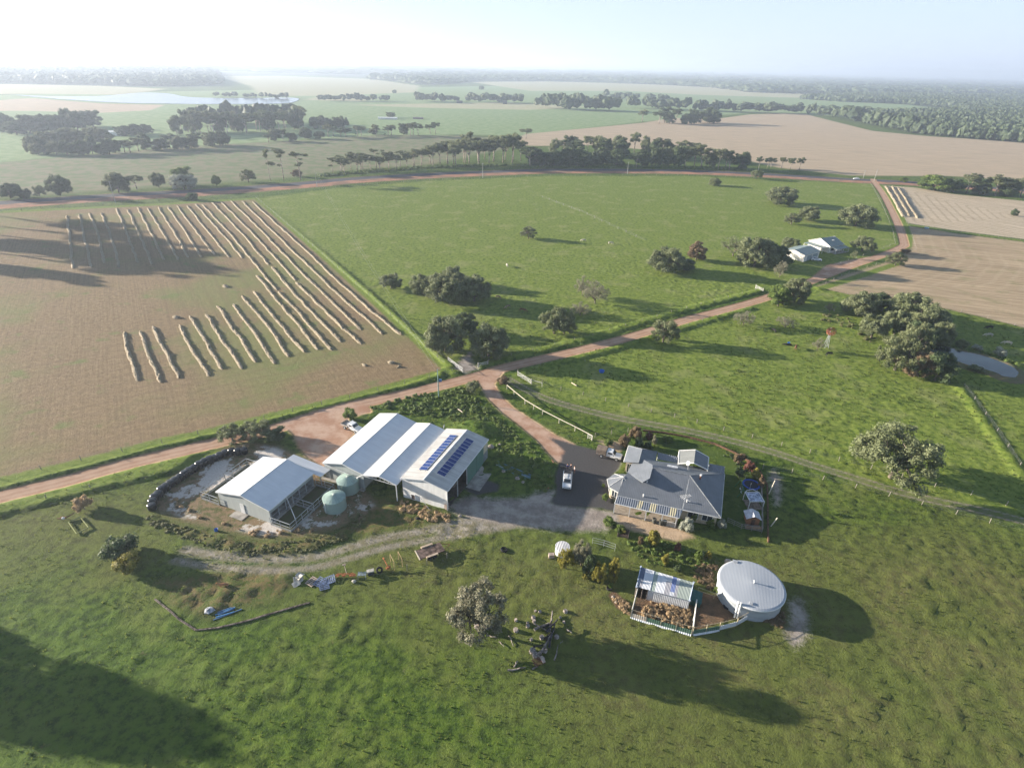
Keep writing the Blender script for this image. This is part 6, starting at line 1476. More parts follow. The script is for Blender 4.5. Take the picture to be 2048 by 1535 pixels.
# ================================================================== garden shrubs
def shrub(x, y, ytop, wpx, leaf, label): ptree(x, y, ytop, wpx, 'bush', leaf, label, name='shrub', cat='shrub')
for (X, Y, yt, w_, lf, lb) in [
 (180, 360, 290, 100, 'green', 'round green shrub in front of the brown canopied ute'), (350, 365, 235, 140, 'brown', 'bronze rounded shrub nearest the canopied ute'), (465, 275, 150, 140, 'brown', 'bronze rounded shrub behind the farmhouse wing'),
 (600, 290, 215, 80, 'red', 'dark red shrub in the bed behind the farmhouse'), (500, 380, 280, 110, 'dark', 'dark green shrub against the farmhouse wing'), (590, 390, 320, 100, 'dark', 'low dark shrub at the corner of the rear verandah'),
 (658, 350, 255, 70, 'grey', 'purple grey shrub at the edge of the back lawn'), (790, 315, 255, 120, 'green', 'bright green shrub alone on the back lawn'),
 (1500, 540, 430, 120, 'brown', 'pinkish shrub at the top of the right garden bed'), (1620, 630, 510, 120, 'red', 'dark red shrub in the right garden bed'), (1520, 690, 590, 120, 'dark', 'dark shrub left of the trampoline'),
 (1690, 700, 600, 120, 'yellow', 'yellow green shrub above the trampoline'), (1740, 800, 690, 80, 'brown', 'pink tinged shrub right of the trampoline'), (1560, 490, 440, 80, 'brown', 'small pinkish shrub on the garden edge'),
 (1050, 1140, 1040, 80, 'green', 'green shrub by the farmhouse wall right of the verandah'), (985, 1230, 1090, 150, 'pale', 'large silver flowering shrub at the end of the verandah'), (1130, 1120, 1070, 50, 'red', 'small red shrub by the farmhouse wall'),
 (1230, 1180, 1100, 110, 'green', 'green shrub under the front right corner of the farmhouse'), (1340, 1200, 1110, 100, 'pale', 'pale flowering shrub at the front right corner of the farmhouse'),
 (135, 790, 745, 40, 'green', 'small green plant in the gravel by the turret'), (160, 915, 850, 90, 'green', 'spiky green plant in the gravel below the turret')]:
    x, y = ZH(X, Y); _, yy = ZH(0, yt); shrub(x, y, yy, w_/5.1175, lf, lb)
for (X, Y, yt, w_, kd, lf, lb) in [
 (395, 470, 270, 170, 'open', 'yellow', 'olive tree with a pale twisted trunk beside the small ribbed tank'), (545, 440, 190, 190, 'round', 'grey', 'grey silvery bush tree behind the small ribbed tank'), (620, 540, 330, 160, 'dense', 'dark', 'dark bush in the middle of the garden thicket'),
 (720, 600, 400, 150, 'open', 'yellow', 'olive bush with bare twigs at the front of the thicket'), (855, 590, 340, 130, 'dense', 'yellow', 'yellow green bush at the right end of the thicket'), (590, 570, 500, 70, 'bush', 'yellow', 'small yellow bush at the foot of the thicket'),
 (835, 660, 600, 50, 'bush', 'green', 'small bright green bush growing by a tyre'), (1245, 240, 85, 125, 'dense', 'yellow', 'upright yellow green bush at the end of the sand path'), (1120, 230, 150, 70, 'bush', 'brown', 'low brownish bush left of the upright yellow green one'),
 (1485, 300, 205, 70, 'bush', 'red', 'red leaved bush in the garden'), (1365, 430, 330, 95, 'bush', 'yellow', 'bright yellow bush in a round garden bed'), (1485, 500, 430, 80, 'bush', 'dark', 'small dark bush in the second round bed'),
 (1690, 380, 285, 90, 'bush', 'green', 'bright green leafy plant at the head of the vegetable bed'), (1780, 380, 300, 70, 'bush', 'yellow', 'yellow green leafy plant beside the vegetable bed'), (1880, 700, 640, 90, 'bush', 'green', 'green shrub against the wall of the big tank'),
 (960, 130, 80, 60, 'bush', 'yellow', 'yellow plant inside the raised timber planter')]:
    x, y = E6(X, Y); _, yy = E6(0, yt); ptree(x, y, yy, w_/4.876, kd, lf, lb, name='tree' if kd in ('open', 'round') and w_ > 150 else 'shrub', cat='tree' if kd in ('open', 'round') and w_ > 150 else 'shrub')
for (x, y, yt, w_, lf, lb) in [(240, 1112, 1074, 74, 'dark', 'broad dark green bush in the open grass left of the kennel bank'), (262, 1138, 1108, 58, 'yellow', 'yellowish bush just below the broad dark green one'),
                               (170, 1018, 990, 38, 'straw', 'rounded heap of pale dry brush in the left grass'), (700, 838, 815, 34, 'green', 'green bush by the flat tray ute'), (1218, 1048, 1036, 30, 'green', 'low green plant on the white gravel'),
                               (1240, 1062, 1050, 26, 'green', 'green plant left of the timber planter')]:
    shrub(x, y, yt, w_, lf, lb)
# ================================================================== garden things
g = at(*ZH(342, 1270)); pl = empty('planter', (g.x, g.y, 0), R(-18), 'raised dark timber planter with corner stakes by the sand path', 'planter')
m = MB()
for a, b in (((-.9, -.9, 0), (.9, -.8, .5)), ((-.9, .8, 0), (.9, .9, .5)), ((-.9, -.8, 0), (-.8, .8, .5)), ((.8, -.8, 0), (.9, .8, .5))): m.b2(a, b)
m.build('box_wall', mat('dark_timber', (.10, .075, .06), .9), pl); MB().b2((-.8, -.8, .02), (.8, .8, .4)).build('soil', mat('soil', (.09, .055, .035), .95), pl)
for x in (-.9, .9):
    for y in (-.9, .9): MB().box((x, y, .9), (.07, .07, 1.8)).build('stake', WOOD, pl)
for (X, Y) in ((655, 1150), (722, 1168), (762, 1170)):
    g = at(*ZH(X, Y)); o = MB().lathe([(.30, 0), (.36, .3), (.34, .85), (.36, .9), (.30, .92), (.05, .88)], 16).build('pot', mat('pot_dark', (.10, .10, .085), .7), smooth=False); o.location = (g.x, g.y, 0)
    tag(o, {655: 'left dark barrel pot standing before the verandah', 722: 'middle dark barrel pot standing before the verandah', 762: 'right dark barrel pot against the white balustrade'}[X], 'pot')
g = at(*ZH(1642, 790)); tp = empty('trampoline', (g.x, g.y, 0), 0, 'round trampoline with a blue padded rim in the shaded garden', 'trampoline')
m = MB(); n = 32; vs = []; fs = []
for r_, z_ in ((1.28, .78), (1.62, .8), (1.62, .74), (1.28, .72)): vs += [(r_*math.cos(2*math.pi*i/n), r_*math.sin(2*math.pi*i/n), z_) for i in range(n)]
for k in range(4): fs += [(k*n+i, k*n+(i+1) % n, ((k+1) % 4)*n+(i+1) % n, ((k+1) % 4)*n+i) for i in range(n)]
m.add(vs, fs).build('pad', mat('tramp_blue', (.02, .08, .38), .5), tp); MB().lathe([(.01, .74), (1.3, .76)], 32).build('mat', mat('tramp_mat', (.015, .02, .035), .7), tp)
for i in range(6): a = i*math.pi/3; MB().tube((1.5*math.cos(a), 1.5*math.sin(a), 0), (1.5*math.cos(a), 1.5*math.sin(a), .75), .03, 5).build('leg', STEEL, tp)
for i in (0, 2, 4): a = i*math.pi/3; MB().tube((1.55*math.cos(a), 1.55*math.sin(a), .7), (1.55*math.cos(a), 1.55*math.sin(a), 2.1), .03, 5).build('net_pole', STEEL, tp)
a, b = at(*ZH(1525, 790)), at(*ZH(1550, 895)); sw = empty('swing_set', (a+b)/2, math.atan2((b-a).y, (b-a).x), 'green framed swing set beside the trampoline', 'swing set'); L_ = (b-a).length
m = MB().tube((-L_/2, 0, 2.0), (L_/2, 0, 2.0), .04, 6)
for x in (-L_/2, L_/2):
    for y in (-.8, .8): m.tube((x, 0, 2.0), (x, y, 0), .04, 6)
m.build('frame', mat('swing_green', (.02, .22, .15), .5), sw)
for x in (-.5, .5):
    s_ = MB().box((x, 0, .5), (.5, .2, .04)).build('swing_seat', mat('swing_seat', (.6, .6, .62), .5), sw); MB().tube((x-.2, 0, .5), (x-.2, 0, 2), .012, 4).tube((x+.2, 0, .5), (x+.2, 0, 2), .012, 4).build('rope', STEEL, s_)
# cabin roofed play shelter, cubby house
g = at(*ZH(1660, 960)); q1 = empty('play_shelter', (g.x, g.y, 0), R(2), 'play shelter with a pale tarpaulin top and arched white frame', 'play shelter')
m = MB().slab([(-1.25, -1.3, 1.7), (1.25, -1.3, 1.7), (1.25, 1.1, 1.8), (-1.25, 1.1, 1.8)], .05); m.build('tarpaulin', mat('tarp', (.42, .47, .58), .6, var=.5, scale=2.5, col2=(.12, .14, .2)), q1)
m = MB()
for x in (-1.3, 1.3):
    for y in (-1.35, 1.15): m.box((x, y, .9), (.1, .1, 1.8))
m.tube((-1.3, 1.15, 1.8), (-.8, 1.5, 2.0), .05, 5).tube((-.8, 1.5, 2.0), (.3, 1.6, 2.1), .05, 5).tube((.3, 1.6, 2.1), (1.3, 1.15, 1.8), .05, 5)
for (p_, q_) in (((-1.3, -1.35, 1.75), (1.3, -1.35, 1.75)), ((-1.3, 1.15, 1.85), (1.3, 1.15, 1.85)), ((-1.3, -1.35, 1.75), (-1.3, 1.15, 1.85)), ((1.3, -1.35, 1.75), (1.3, 1.15, 1.85))): m.tube(p_, q_, .05, 5)
m.build('frame', WHITE, q1); MB().b2((-1.3, -1.6, .0), (1.3, 1.1, .15)).build('deck', WOOD, q1)
g = at(*ZH(1645, 1150)); cu = empty('cubby_house', (g.x, g.y, 0), R(-6), 'little timber cubby house with a pale gabled roof', 'cubby house')
MB().b2((-1.05, -.8, .3), (1.05, 1.0, 1.7)).build('wall', mat('cubby_wood', (.30, .14, .07), .8), cu)
MB().slab([(-1.3, -1.0, 1.6), (0, -1.0, 2.25), (0, 1.2, 2.25), (-1.3, 1.2, 1.6)], .06).slab([(0, -1.0, 2.25), (1.3, -1.0, 1.6), (1.3, 1.2, 1.6), (0, 1.2, 2.25)], .06).build('roof', mat('cubby_roof', (.50, .51, .56), .5), cu)
MB().b2((-1.3, -1.9, .1), (1.3, -.8, .3)).build('porch', WOOD, cu); MB().b2((-1.3, -1.9, .3), (1.3, -1.84, .9)).build('porch_rail', mat('cubby_rail', (.33, .20, .11), .8), cu); MB().b2((-.3, -.84, .3), (.3, -.79, 1.4)).build('door', mat('cubby_door', (.12, .07, .05), .7), cu)
rail_thing('paling_fence', [at(*ZH(1745, 800)), at(*ZH(1755, 1010)), at(*ZH(1755, 1255)), at(*ZH(1545, 1215)), at(*ZH(1400, 1150))], 1.1, 3, 'grey slatted fence round the play area', 1.6, .045, m=mat('paling', (.25, .24, .22), .8))
m = MB(); el = [at(*p) for p in ((1286, 862), (1330, 867), (1380, 876), (1430, 889), (1470, 907), (1500, 925), (1520, 945), (1534, 972), (1535, 1010), (1535, 1050), (1536, 1085))]
for a, b in zip(el, el[1:]):
    a, b = a-el[0], b-el[0]; m.wallq(a, b, 0, .42, 0, .42, .22)
o = m.build('timber_edging', mat('edging', (.16, .09, .055), .9, var=.3)); o.location = el[0]; tag(o, 'long curved brown timber edging round the back lawn and down to the tank', 'garden edging')
for (bx, by, tx, ty, lb) in ((1537.6, 987, 1550.5, 960, 'pale bent pole leaning beside the trampoline'), (1541.5, 1052, 1555, 1035, 'pale leaning pole right of the cubby house')):
    g = at(bx, by); tpz = at(tx, ty, 2.6 if by < 1000 else 1.9); o = MB().tube((0, 0, 0), tpz-g, .09, 8).build('leaning_pole', mat('pole_cream', (.62, .56, .45), .7)); o.location = g; tag(o, lb, 'pole')
g = at(*E6(655, 235)); g2 = at(*E6(875, 300)); rail_thing('mesh_trellis', [g, at(*E6(765, 262)), g2], 1.5, 3, 'thin wire trellis standing behind the garden thicket', 1.4, .025, m=STEEL)
# ================================================================== fences, gates, poles
PW = mat('fence_post_wood', (.36, .32, .27), .9, var=.25, scale=3)
WIRE = mat('fence_wire', (.35, .35, .35), .5)
def wire_fence(pxs, every, label, hgt=1.15, r=.07, big=()):
    pts = [at(*p) for p in pxs]; g0 = pts[0]; e = empty('wire_fence', (g0.x, g0.y, 0), 0, label, 'fence'); tot = sum((b-a).length for a, b in zip(pts, pts[1:])); every = max(every, tot/96)
    w_ = MB()
    for a, b in zip(pts, pts[1:]):
        for z in (.35, .7, 1.05): w_.tube((a.x-g0.x, a.y-g0.y, z), (b.x-g0.x, b.y-g0.y, z), .008, 3, cap=False)
    w_.build('wire', WIRE, e); src = None; acc = 0
    rr = random.Random(len(label))
    for a, b in zip(pts, pts[1:]):
        L = (b-a).length
        while acc < L:
            p = a.lerp(b, acc/L)
            if src is None: src = MB().tube((0, 0, -.2), (0, 0, hgt), r, 6).build('post', PW, e); o = src
            else: o = src.copy(); COL.objects.link(o); o.parent = e
            o.location = (p.x-g0.x, p.y-g0.y, rr.uniform(-.12, .06)); o.rotation_euler = (rr.uniform(-.05, .05), rr.uniform(-.05, .05), 0); acc += every*rr.uniform(.92, 1.08)
        acc -= L
    return e
wire_fence([(512, 396), (642, 507), (757, 609), (820, 668), (890, 729)], 7, 'wire fence between the brown hay field and the green paddock')
wire_fence([(0, 958), (200, 912), (320, 887), (416, 864), (546, 834), (628, 813), (705, 797), (840, 762), (905, 744)], 6.5, 'wire fence along the bottom of the brown hay field')
wire_fence([(978, 724), (1055, 706), (1180, 675), (1290, 642), (1400, 611), (1512, 583)], 7, 'wire fence above the diagonal dirt road')
wire_fence([(1036, 745), (1073, 736), (1111, 726), (1250, 690), (1370, 654), (1500, 616)], 7, 'wire fence below the diagonal dirt road')
wire_fence([(1084, 768), (1120, 781), (1160, 789), (1202, 800), (1248, 812), (1320, 828), (1380, 842), (1423, 856), (1517, 880), (1567, 893), (1616, 905), (1664, 919), (1716, 931), (1772, 947), (1828, 962), (1885, 978), (1943, 990), (1999, 1008), (2080, 1030)], 5.5, 'wire fence on the upper side of the curved wheel track')
wire_fence([(1525, 938), (1590, 947), (1660, 963), (1714, 976), (1768, 990), (1822, 1003), (1873, 1019), (1917, 1030), (1962, 1041), (2024, 1058), (2100, 1078)], 5.5, 'wire fence on the lower side of the curved wheel track')
wire_fence([(1085, 395), (1130, 412), (1165, 425), (1230, 455), (1290, 482)], 8, 'grey fence line running diagonally down the green paddock', r=.1)
wire_fence([(0, 424), (200, 410), (410, 398), (512, 394), (600, 383), (680, 375), (851, 362), (1090, 352), (1380, 351), (1560, 357), (1735, 366)], 9, 'wire fence on the near side of the highway', r=.09)
wire_fence([(1741, 368), (1756, 395), (1770, 425), (1784, 460), (1790, 488), (1740, 508), (1680, 528)], 7, 'wire fence left of the lane to the highway')
wire_fence([(1765, 370), (1786, 400), (1806, 432), (1818, 455), (1832, 500), (1780, 523), (1700, 545), (1636, 575)], 7, 'fence between the lane and the stubble fields')
wire_fence([(1816, 449), (1905, 464), (2048, 482)], 8, 'fence between the pale mown field and the brown stubble field')
wire_fence([(1694, 589), (1800, 604), (1884, 616), (1960, 633), (2048, 656)], 7, 'wire fence between the stubble field and the pond field')
wire_fence([(1905, 750), (1948, 800), (1998, 870), (2040, 935)], 7, 'wire fence beside the thick green crop at the right edge')
wire_fence([(0, 1017), (44, 1007), (90, 1000), (136, 988), (200, 975)], 7, 'short fence below the dirt road at the left edge')
wire_fence([(1190, 874), (1240, 866), (1290, 862)], 4, 'short wire fence from the rail fence to the garden')
def gate(a, b, label, hh=1.2):
    a, b = at(*a), at(*b); L = (b-a).length; e = empty('farm_gate', (a.x, a.y, 0), math.atan2((b-a).y, (b-a).x), label, 'gate'); f = MB()
    for z in (.25, .55, .85, hh): f.tube((0, 0, z), (L, 0, z), .035 if z < hh else .055, 6)
    for x in (0, L/2, L): f.tube((x, 0, .2), (x, 0, hh), .045, 6)
    f.tube((0, 0, .25), (L/2, 0, hh), .03, 5).tube((L, 0, .25), (L/2, 0, hh), .03, 5); f.build('gate_frame', mat('gate_white', (.62, .62, .60), .5), e)
    for x in (-.12, L+.12): MB().tube((x, 0, 0), (x, 0, 1.55), .11, 8).build('gate_post', mat('gate_post', (.55, .52, .46), .8, var=.2), e)
gate((897, 723), (925, 744), 'long white pipe gate left of the pale sandy gateway'); gate((1036, 752), (1062, 768), 'white braced gate below the road junction at the start of the wheel track')
gate((957, 735), (975, 731), 'short pipe gate right of the pale sandy gateway'); gate((1511, 577), (1525, 584), 'small white gate at the bend of the dirt road')
rail_thing('pipe_rail', [at(1063, 768), at(1084, 774)], 1.2, 1, 'short pipe rail joining the braced gate to the fence', 3, .05)
rail_thing('pipe_fence', [at(*p) for p in ((1014, 778), (1028, 790), (1050, 808), (1085, 829), (1118, 846), (1150, 862), (1184, 880))], 1.15, 1, 'long pale single rail pipe fence beside the driveway', 3.4, .09, m=mat('pale_pipe', (.62, .56, .45), .6, var=.1))
rail_thing('pipe_rail', [at(1175, 877), at(1184, 881)], 1.15, 3, 'short pale gate panel at the lower end of the pipe fence', 2, .05)
POLE = mat('pole_wood', (.42, .42, .40), .85, var=.2)
def pole(bx, by, ty, label, arm=True, m=None, wd=.16, box=False):
    g = at(bx, by); H = height_for(g, ty); e = empty('power_pole', (g.x, g.y, 0), 0, label, 'power pole', 'power poles'); MB().tube((0, 0, -.2), (0, 0, H), wd, 8, wd*.75).build('pole', m or POLE, e)
    if arm: MB().box((0, 0, H-.5), (.12, 1.8, .12), R(75)).build('cross_arm', POLE, e); 
    if box: MB().box((.55, 0, H*.62), (.6, .5, .55)).build('transformer', mat('box_blue', (.10, .22, .42), .5), e)
    return g, H
pg_, pH = pole(877.5, 796, 738, 'green-grey power pole with a blue box standing between the sheds and the road junction', False, mat('pole_green', (.26, .38, .36), .7), .14, True)
for a in ((634, 374, 345, 'power pole at the highway, left of the roadside belt'), (231, 406, 362, 'leftmost power pole, at the top corner of the hay field'), (965.5, 356, 326, 'power pole at the highway above the middle of the green paddock'),
          (1254.6, 348, 323, 'power pole at the highway before the dark middle of the belt'), (1516, 343, 328, 'power pole beside the flat topped tree at the highway'), (1748, 362, 338, 'tall power pole where the lane meets the highway'), (1726, 357, 340, 'thin power pole beyond the highway near the lane corner')):
    pole(*a)
# two wires sagging from the near pole towards the far left one
e_ = at(700, 458); A0 = Vector((pg_.x, pg_.y, pH-.2)); B0 = Vector((at(634, 374).x, at(634, 374).y, 9.8)); wm = MB()
for dx in (-.5, .5):
    pr_ = None
    for i in range(25):
        t = i/24; p = A0.lerp(B0, t)+Vector((dx, 0, -9*t*(1-t))); p.z = max(p.z, 3.0)
        if pr_ is not None: wm.tube(pr_, p, .012, 3, cap=False)
        pr_ = p
wm.v = [tuple(Vector(v)-A0) for v in wm.v]; o = wm.build('power_line', mat('wire_bright', (.5, .5, .48), .4)); o.location = A0; tag(o, 'pair of power wires crossing the green paddock from the green-grey pole', 'power line')
# windmill
g = at(1651, 695); wH = height_for(g, 662); wmr = empty('windmill', (g.x, g.y, 0), 0, 'rusty bladed farm windmill on a thin lattice tower', 'windmill'); tw = MB()
for k in range(4):
    a = R(45+90*k); b = R(135+90*k); tw.tube((.75*math.cos(a), .75*math.sin(a), 0), (.08*math.cos(a), .08*math.sin(a), wH), .045, 4)
    for j in range(4):
        z0, z1 = wH*j/4, wH*(j+1)/4; r0, r1 = .75*(1-j/4)+.08, .75*(1-(j+1)/4)+.08
        tw.tube((r0*math.cos(a), r0*math.sin(a), z0), (r1*math.cos(b), r1*math.sin(b), z1), .02, 3)
tw.build('tower', STEEL, wmr)
fan = MB(); rsz = 1.3
for k in range(18):
    a = 2*math.pi*k/18; c, s = math.cos(a), math.sin(a); d = .17
    fan.slab([(c*.35-s*.06, -.05, s*.35+c*.06), (c*.35+s*.06, .03, s*.35-c*.06), (c*rsz+s*d, .1, s*rsz-c*d), (c*rsz-s*d, -.1, s*rsz+c*d)], .015)
fo = fan.build('fan', mat('rust_blade', (.34, .13, .07), .8, var=.3), wmr); fo.location = (0, -.35, wH+.1); fo.rotation_euler = (0, 0, R(-25))
to = MB().tube((0, 0, 0), (0, 1.2, 0), .03, 4).slab([(0, 1.1, -.3), (0, 2.0, -.4), (0.01, 2.0, .4), (0.01, 1.1, .3)], .01).build('tail_vane', mat('vane', (.66, .62, .56), .5), wmr); to.location = (0, 0, wH+.1); to.rotation_euler = (0, 0, R(-25))
MB().tube((0, -.35, wH+.1), (0, .3, wH+.1), .1, 8).build('gearbox', mat('rust_blade', (.34, .13, .07)), wmr)
# ================================================================== cottage and garage
SAGE = corrugated('cottage_roof', (.24, .30, .29), 'Y', .25, .5, .5, .08); CWL = mat('cottage_wall', (.70, .68, .62), .7, var=.06)
def simple_house(loc, rz, w_, l_, e_h, r_h, name, label, cat, wm_, windows=(), doors=(), porch=None):
    e = empty(name, loc, rz, label, cat)
    gable_wall(0, w_, 0, e_h, e_h, w_/2, r_h-.05).build('wall', wm_, e); gable_wall(0, w_, l_, e_h, e_h, w_/2, r_h-.05).build('wall', wm_, e)
    MB().wallq((.04, 0), (.04, l_), 0, e_h, 0, e_h).build('wall', wm_, e); MB().wallq((w_-.04, 0), (w_-.04, l_), 0, e_h, 0, e_h).build('wall', wm_, e)
    roof_parts(e, w_, l_, e_h+.1, r_h+.1, SAGE, oh=.35)
    for (x, y, wd, z0, z1, side) in windows:
        c = (x, -.05) if side == 'f' else (w_+.0, y); MB().box((c[0], c[1], (z0+z1)/2), (wd, .05, z1-z0) if side == 'f' else (.05, wd, z1-z0)).build('window', GLASS, e)
    for (x, y, wd, z1, side) in doors:
        MB().box((x, -.06, z1/2) if side == 'f' else (w_+.03, y, z1/2), (wd, .05, z1) if side == 'f' else (.05, wd, z1)).build('door', mat('door_grey', (.30, .36, .38), .6), e)
    return e
Z5 = lambda x, y: (1250+x/3.413, 340+y/3.413)
ga = at(*Z5(1200, 625)); gb = at(*Z5(1312, 600)); gd = (gb-ga).normalized(); grz = math.atan2(gd.y, gd.x)-math.pi/2
# garage: gable end faces left-front, doors along the right-front side
c0 = at(*Z5(1150, 600))
simple_house(ga, grz-math.pi/2+math.pi/2, 7.5, (gb-ga).length, 2.6, 3.6, 'garage', 'pale garage with a sage roof beside the dark grove', 'garage', CWL) if False else None
def frame_house(pf, pr, depth_m, eh, rh, name, label, cat, doors, win, porch=False):
    """pf, pr: pixels of the front-left and front-right foot; ridge parallel to the front"""
    a, b = at(*pf), at(*pr); L = (b-a).length; an = math.atan2((b-a).y, (b-a).x)
    e = empty(name, (a.x, a.y, 0), an, label, cat); D = depth_m
    MB().wallq((0, 0), (L, 0), 0, eh, 0, eh).build('wall', CWL, e); MB().wallq((0, D), (L, D), 0, eh, 0, eh).build('wall', CWL, e)
    for x in (.04, L-.04):
        m = MB(); m.wallq((x, 0), (x, D/2), 0, eh, 0, rh-.06); m.wallq((x, D/2), (x, D), 0, rh-.06, 0, eh); m.build('wall', CWL, e)
    oh = .35; sl = (rh-eh)/(D/2); sg = corrugated('cottage_roof_x', (.22, .28, .275), 'X', .25, .5, .5, .08)
    r1 = MB().slab([(-oh, -oh, eh-sl*oh+.08), (L+oh, -oh, eh-sl*oh+.08), (L+oh, D/2, rh+.08), (-oh, D/2, rh+.08)], .08).build('roof', sg, e)
    MB().slab([(-oh, D/2, rh+.08), (L+oh, D/2, rh+.08), (L+oh, D+oh, eh-sl*oh+.08), (-oh, D+oh, eh-sl*oh+.08)], .08).build('roof', sg, e)
    m = MB()
    for x in (-oh-.03, L+oh+.03): m.tube((x, -oh, eh-sl*oh+.08), (x, D/2, rh+.08), .07, 4).tube((x, D/2, rh+.08), (x, D+oh, eh-sl*oh+.08), .07, 4)
    m.build('barge_board', WHITE, r1)
    for (x0, x1, z1) in doors: MB().box(((x0+x1)/2*L, -.06, z1/2), ((x1-x0)*L, .06, z1)).build('door', mat('door_grey', (.30, .36, .38), .6), e)
    for (x0, x1, z0, z1) in win: MB().box(((x0+x1)/2*L, -.06, (z0+z1)/2), ((x1-x0)*L, .06, z1-z0)).build('window', GLASS, e)
    if porch:
        MB().slab([(L*.1, -2.6, 2.15), (L+.9, -2.6, 2.15), (L+.9, -.36, 2.6), (L*.1, -.36, 2.6)], .07).build('porch_roof', sg, e)
        MB().slab([(-3.6, .6, 2.25), (-.4, .6, 2.55), (-.4, D-.5, 2.55), (-3.6, D-.5, 2.25)], .07).build('porch_roof', sg, e)
        for x in (L*.12, L*.4, L*.7, L+.8): MB().box((x, -2.5, 1.07), (.12, .12, 2.14)).build('post', WHITE, e)
        for y in (.7, D-.6): MB().box((-3.5, y, 1.12), (.12, .12, 2.24)).build('post', WHITE, e)
        MB().b2((L*.1, -2.6, 0), (L+.9, 0, .15)).build('porch_floor', CONC, e)
        MB().lathe([(.02, 0), (.5, .08), (.6, .2)], 12, (L*.55, D*.25, (eh+rh)/2+.3)).build('dish', WHITE, e)
    return e
frame_house(Z5(1215, 628), Z5(1318, 596), 9.5, 2.9, 4.0, 'garage', 'pale garage with two grey doors beside the dark grove', 'garage', [(.2, .5, 2.3), (.55, .9, 2.3)], [])
frame_house(Z5(1388, 566), Z5(1478, 552), 11, 3.0, 5.2, 'cottage', 'white cottage with sage roof and porches above the dirt road', 'cottage', [(.45, .6, 2.1)], [(.1, .35, .8, 2.0), (.7, .95, .8, 2.0)], True)
# far sheds
def far_shed(px, py, L, D, H, m, label):
    g = at(px, py); e = empty('far_shed', (g.x, g.y, 0), R(4), label, 'shed'); MB().b2((-L/2, 0, 0), (L/2, D, H)).build('wall', m, e); MB().slab([(-L/2-.5, -.5, H), (L/2+.5, -.5, H), (L/2+.5, D/2, H*1.3), (-L/2-.5, D/2, H*1.3)], .2).slab([(-L/2-.5, D/2, H*1.3), (L/2+.5, D/2, H*1.3), (L/2+.5, D+.5, H), (-L/2-.5, D+.5, H)], .2).build('roof', m, e)
far_shed(919, 207, 12, 8, 4, mat('dark_far', (.05, .06, .07), .7), 'small dark shed on the far edge of the green field, left one'); far_shed(1010, 208.5, 8, 8, 5, mat('dark_far', (.05, .06, .07), .7), 'small dark shed on the far edge of the green field, right one')
far_shed(775, 239, 26, 8, 2.2, WHITE, 'low white shed in the far green field'); far_shed(836, 238.5, 14, 6, 2, mat('dusky', (.2, .17, .16), .7), 'low brown shed right of the low white one in the far field')
far_shed(225, 272, 16, 9, 3.5, WHITE, 'pale house roof showing among the trees of the left hedge')
# ================================================================== scrap, timber and other small things
def pile_sheet(x, y, items, label, name, cat):
    g = at(x, y); e = empty(name, (g.x, g.y, 0), 0, label, cat)
    return e
PALW = mat('pallet_wood', (.50, .40, .33), .85, var=.2, scale=3); PALB = mat('pallet_blue', (.22, .28, .42), .7, var=.3, scale=3)
def pallet(x, y, rz, m, label, tilt=0.0, z=.0):
    g = at(*T7(x, y)); e = empty('pallet', (g.x, g.y, z), rz, label, 'pallet'); e.rotation_euler = (tilt, tilt*.5, rz); d = MB()
    for i in range(6): d.box((0, -.72+i*.288, .17), (1.45, .15, .03))
    d.build('slats', m, e); b = MB()
    for xx in (-.65, 0, .65): b.box((xx, 0, .09), (.1, 1.5, .13))
    b.build('bearers', m, e)
pallet(330, 530, R(-30), PALW, 'pale timber pallet at the left of the pallet heap'); pallet(412, 540, R(-25), PALB, 'bluish pallet in the middle of the heap', .1, .1); pallet(452, 572, R(25), PALB, 'bluish pallet lying lowest in the heap', .08, .05); pallet(512, 515, R(-65), PALB, 'worn pallet at the right of the heap', .15, .1)
g = at(*T7(190, 520)); ws = empty('scrap_sheets', (g.x, g.y, 0), R(10), 'heap of crumpled pale sheets left of the pallets', 'scrap heap')
for i, (x, y, z, a, w_, h_) in enumerate(((0, 0, .3, .3, 1.4, 1.1), (.1, .9, .35, -.4, 1.0, 1.2), (-.2, -.7, .25, .5, 1.1, .9), (.2, .2, .6, .9, .9, .8), (0, -.1, .85, 1.9, .6, .5))): MB().box((x, y, z), (w_, h_, .05), a, .35*(-1)**i, .25*(-1)**(i//2)).build('sheet', mat('pale_sheet', (.56, .53, .46), .7, var=.2), ws)
g = at(*T7(845, 480)); cr = empty('metal_crate', (g.x, g.y, 0), R(5), 'blue-grey slatted metal crate in the line of scrap', 'crate'); m = MB()
for i in range(6): m.box((-.55+i*.22, 0, .75), (.14, .8, .04))
m.build('slats', mat('crate_blue', (.26, .32, .40), .5), cr); m = MB()
for x in (-.58, .58):
    for y in (-.42, .42): m.box((x, y, .38), (.06, .06, .76))
m.build('leg', STEEL, cr)
g = at(*T7(930, 450)); bx = empty('scrap_box', (g.x, g.y, 0), R(20), 'pale topped box on dark legs in the line of scrap', 'box'); MB().box((0, 0, .75), (1.1, .6, .2)).build('top', mat('pale_sheet', (.56, .53, .46)), bx); MB().box((0, 0, .33), (.9, .45, .65)).build('body', mat('dark_scrap', (.05, .05, .06), .8), bx)
g = at(*T7(1195, 350)); fr2 = empty('timber_cage', (g.x, g.y, 0), R(-60), 'open timber frame like a cage beside the trailer', 'frame'); m = MB()
for x in (-.9, .9):
    for y in (-.65, .65): m.box((x, y, .85), (.07, .07, 1.7))
for (p_, q_) in (((-.9, -.65), (.9, -.65)), ((-.9, .65), (.9, .65))): m.tube((p_[0], p_[1], 1.7), (q_[0], q_[1], 1.7), .04, 4)
m.build('frame', mat('rusty_timber', (.50, .36, .20), .8), fr2)
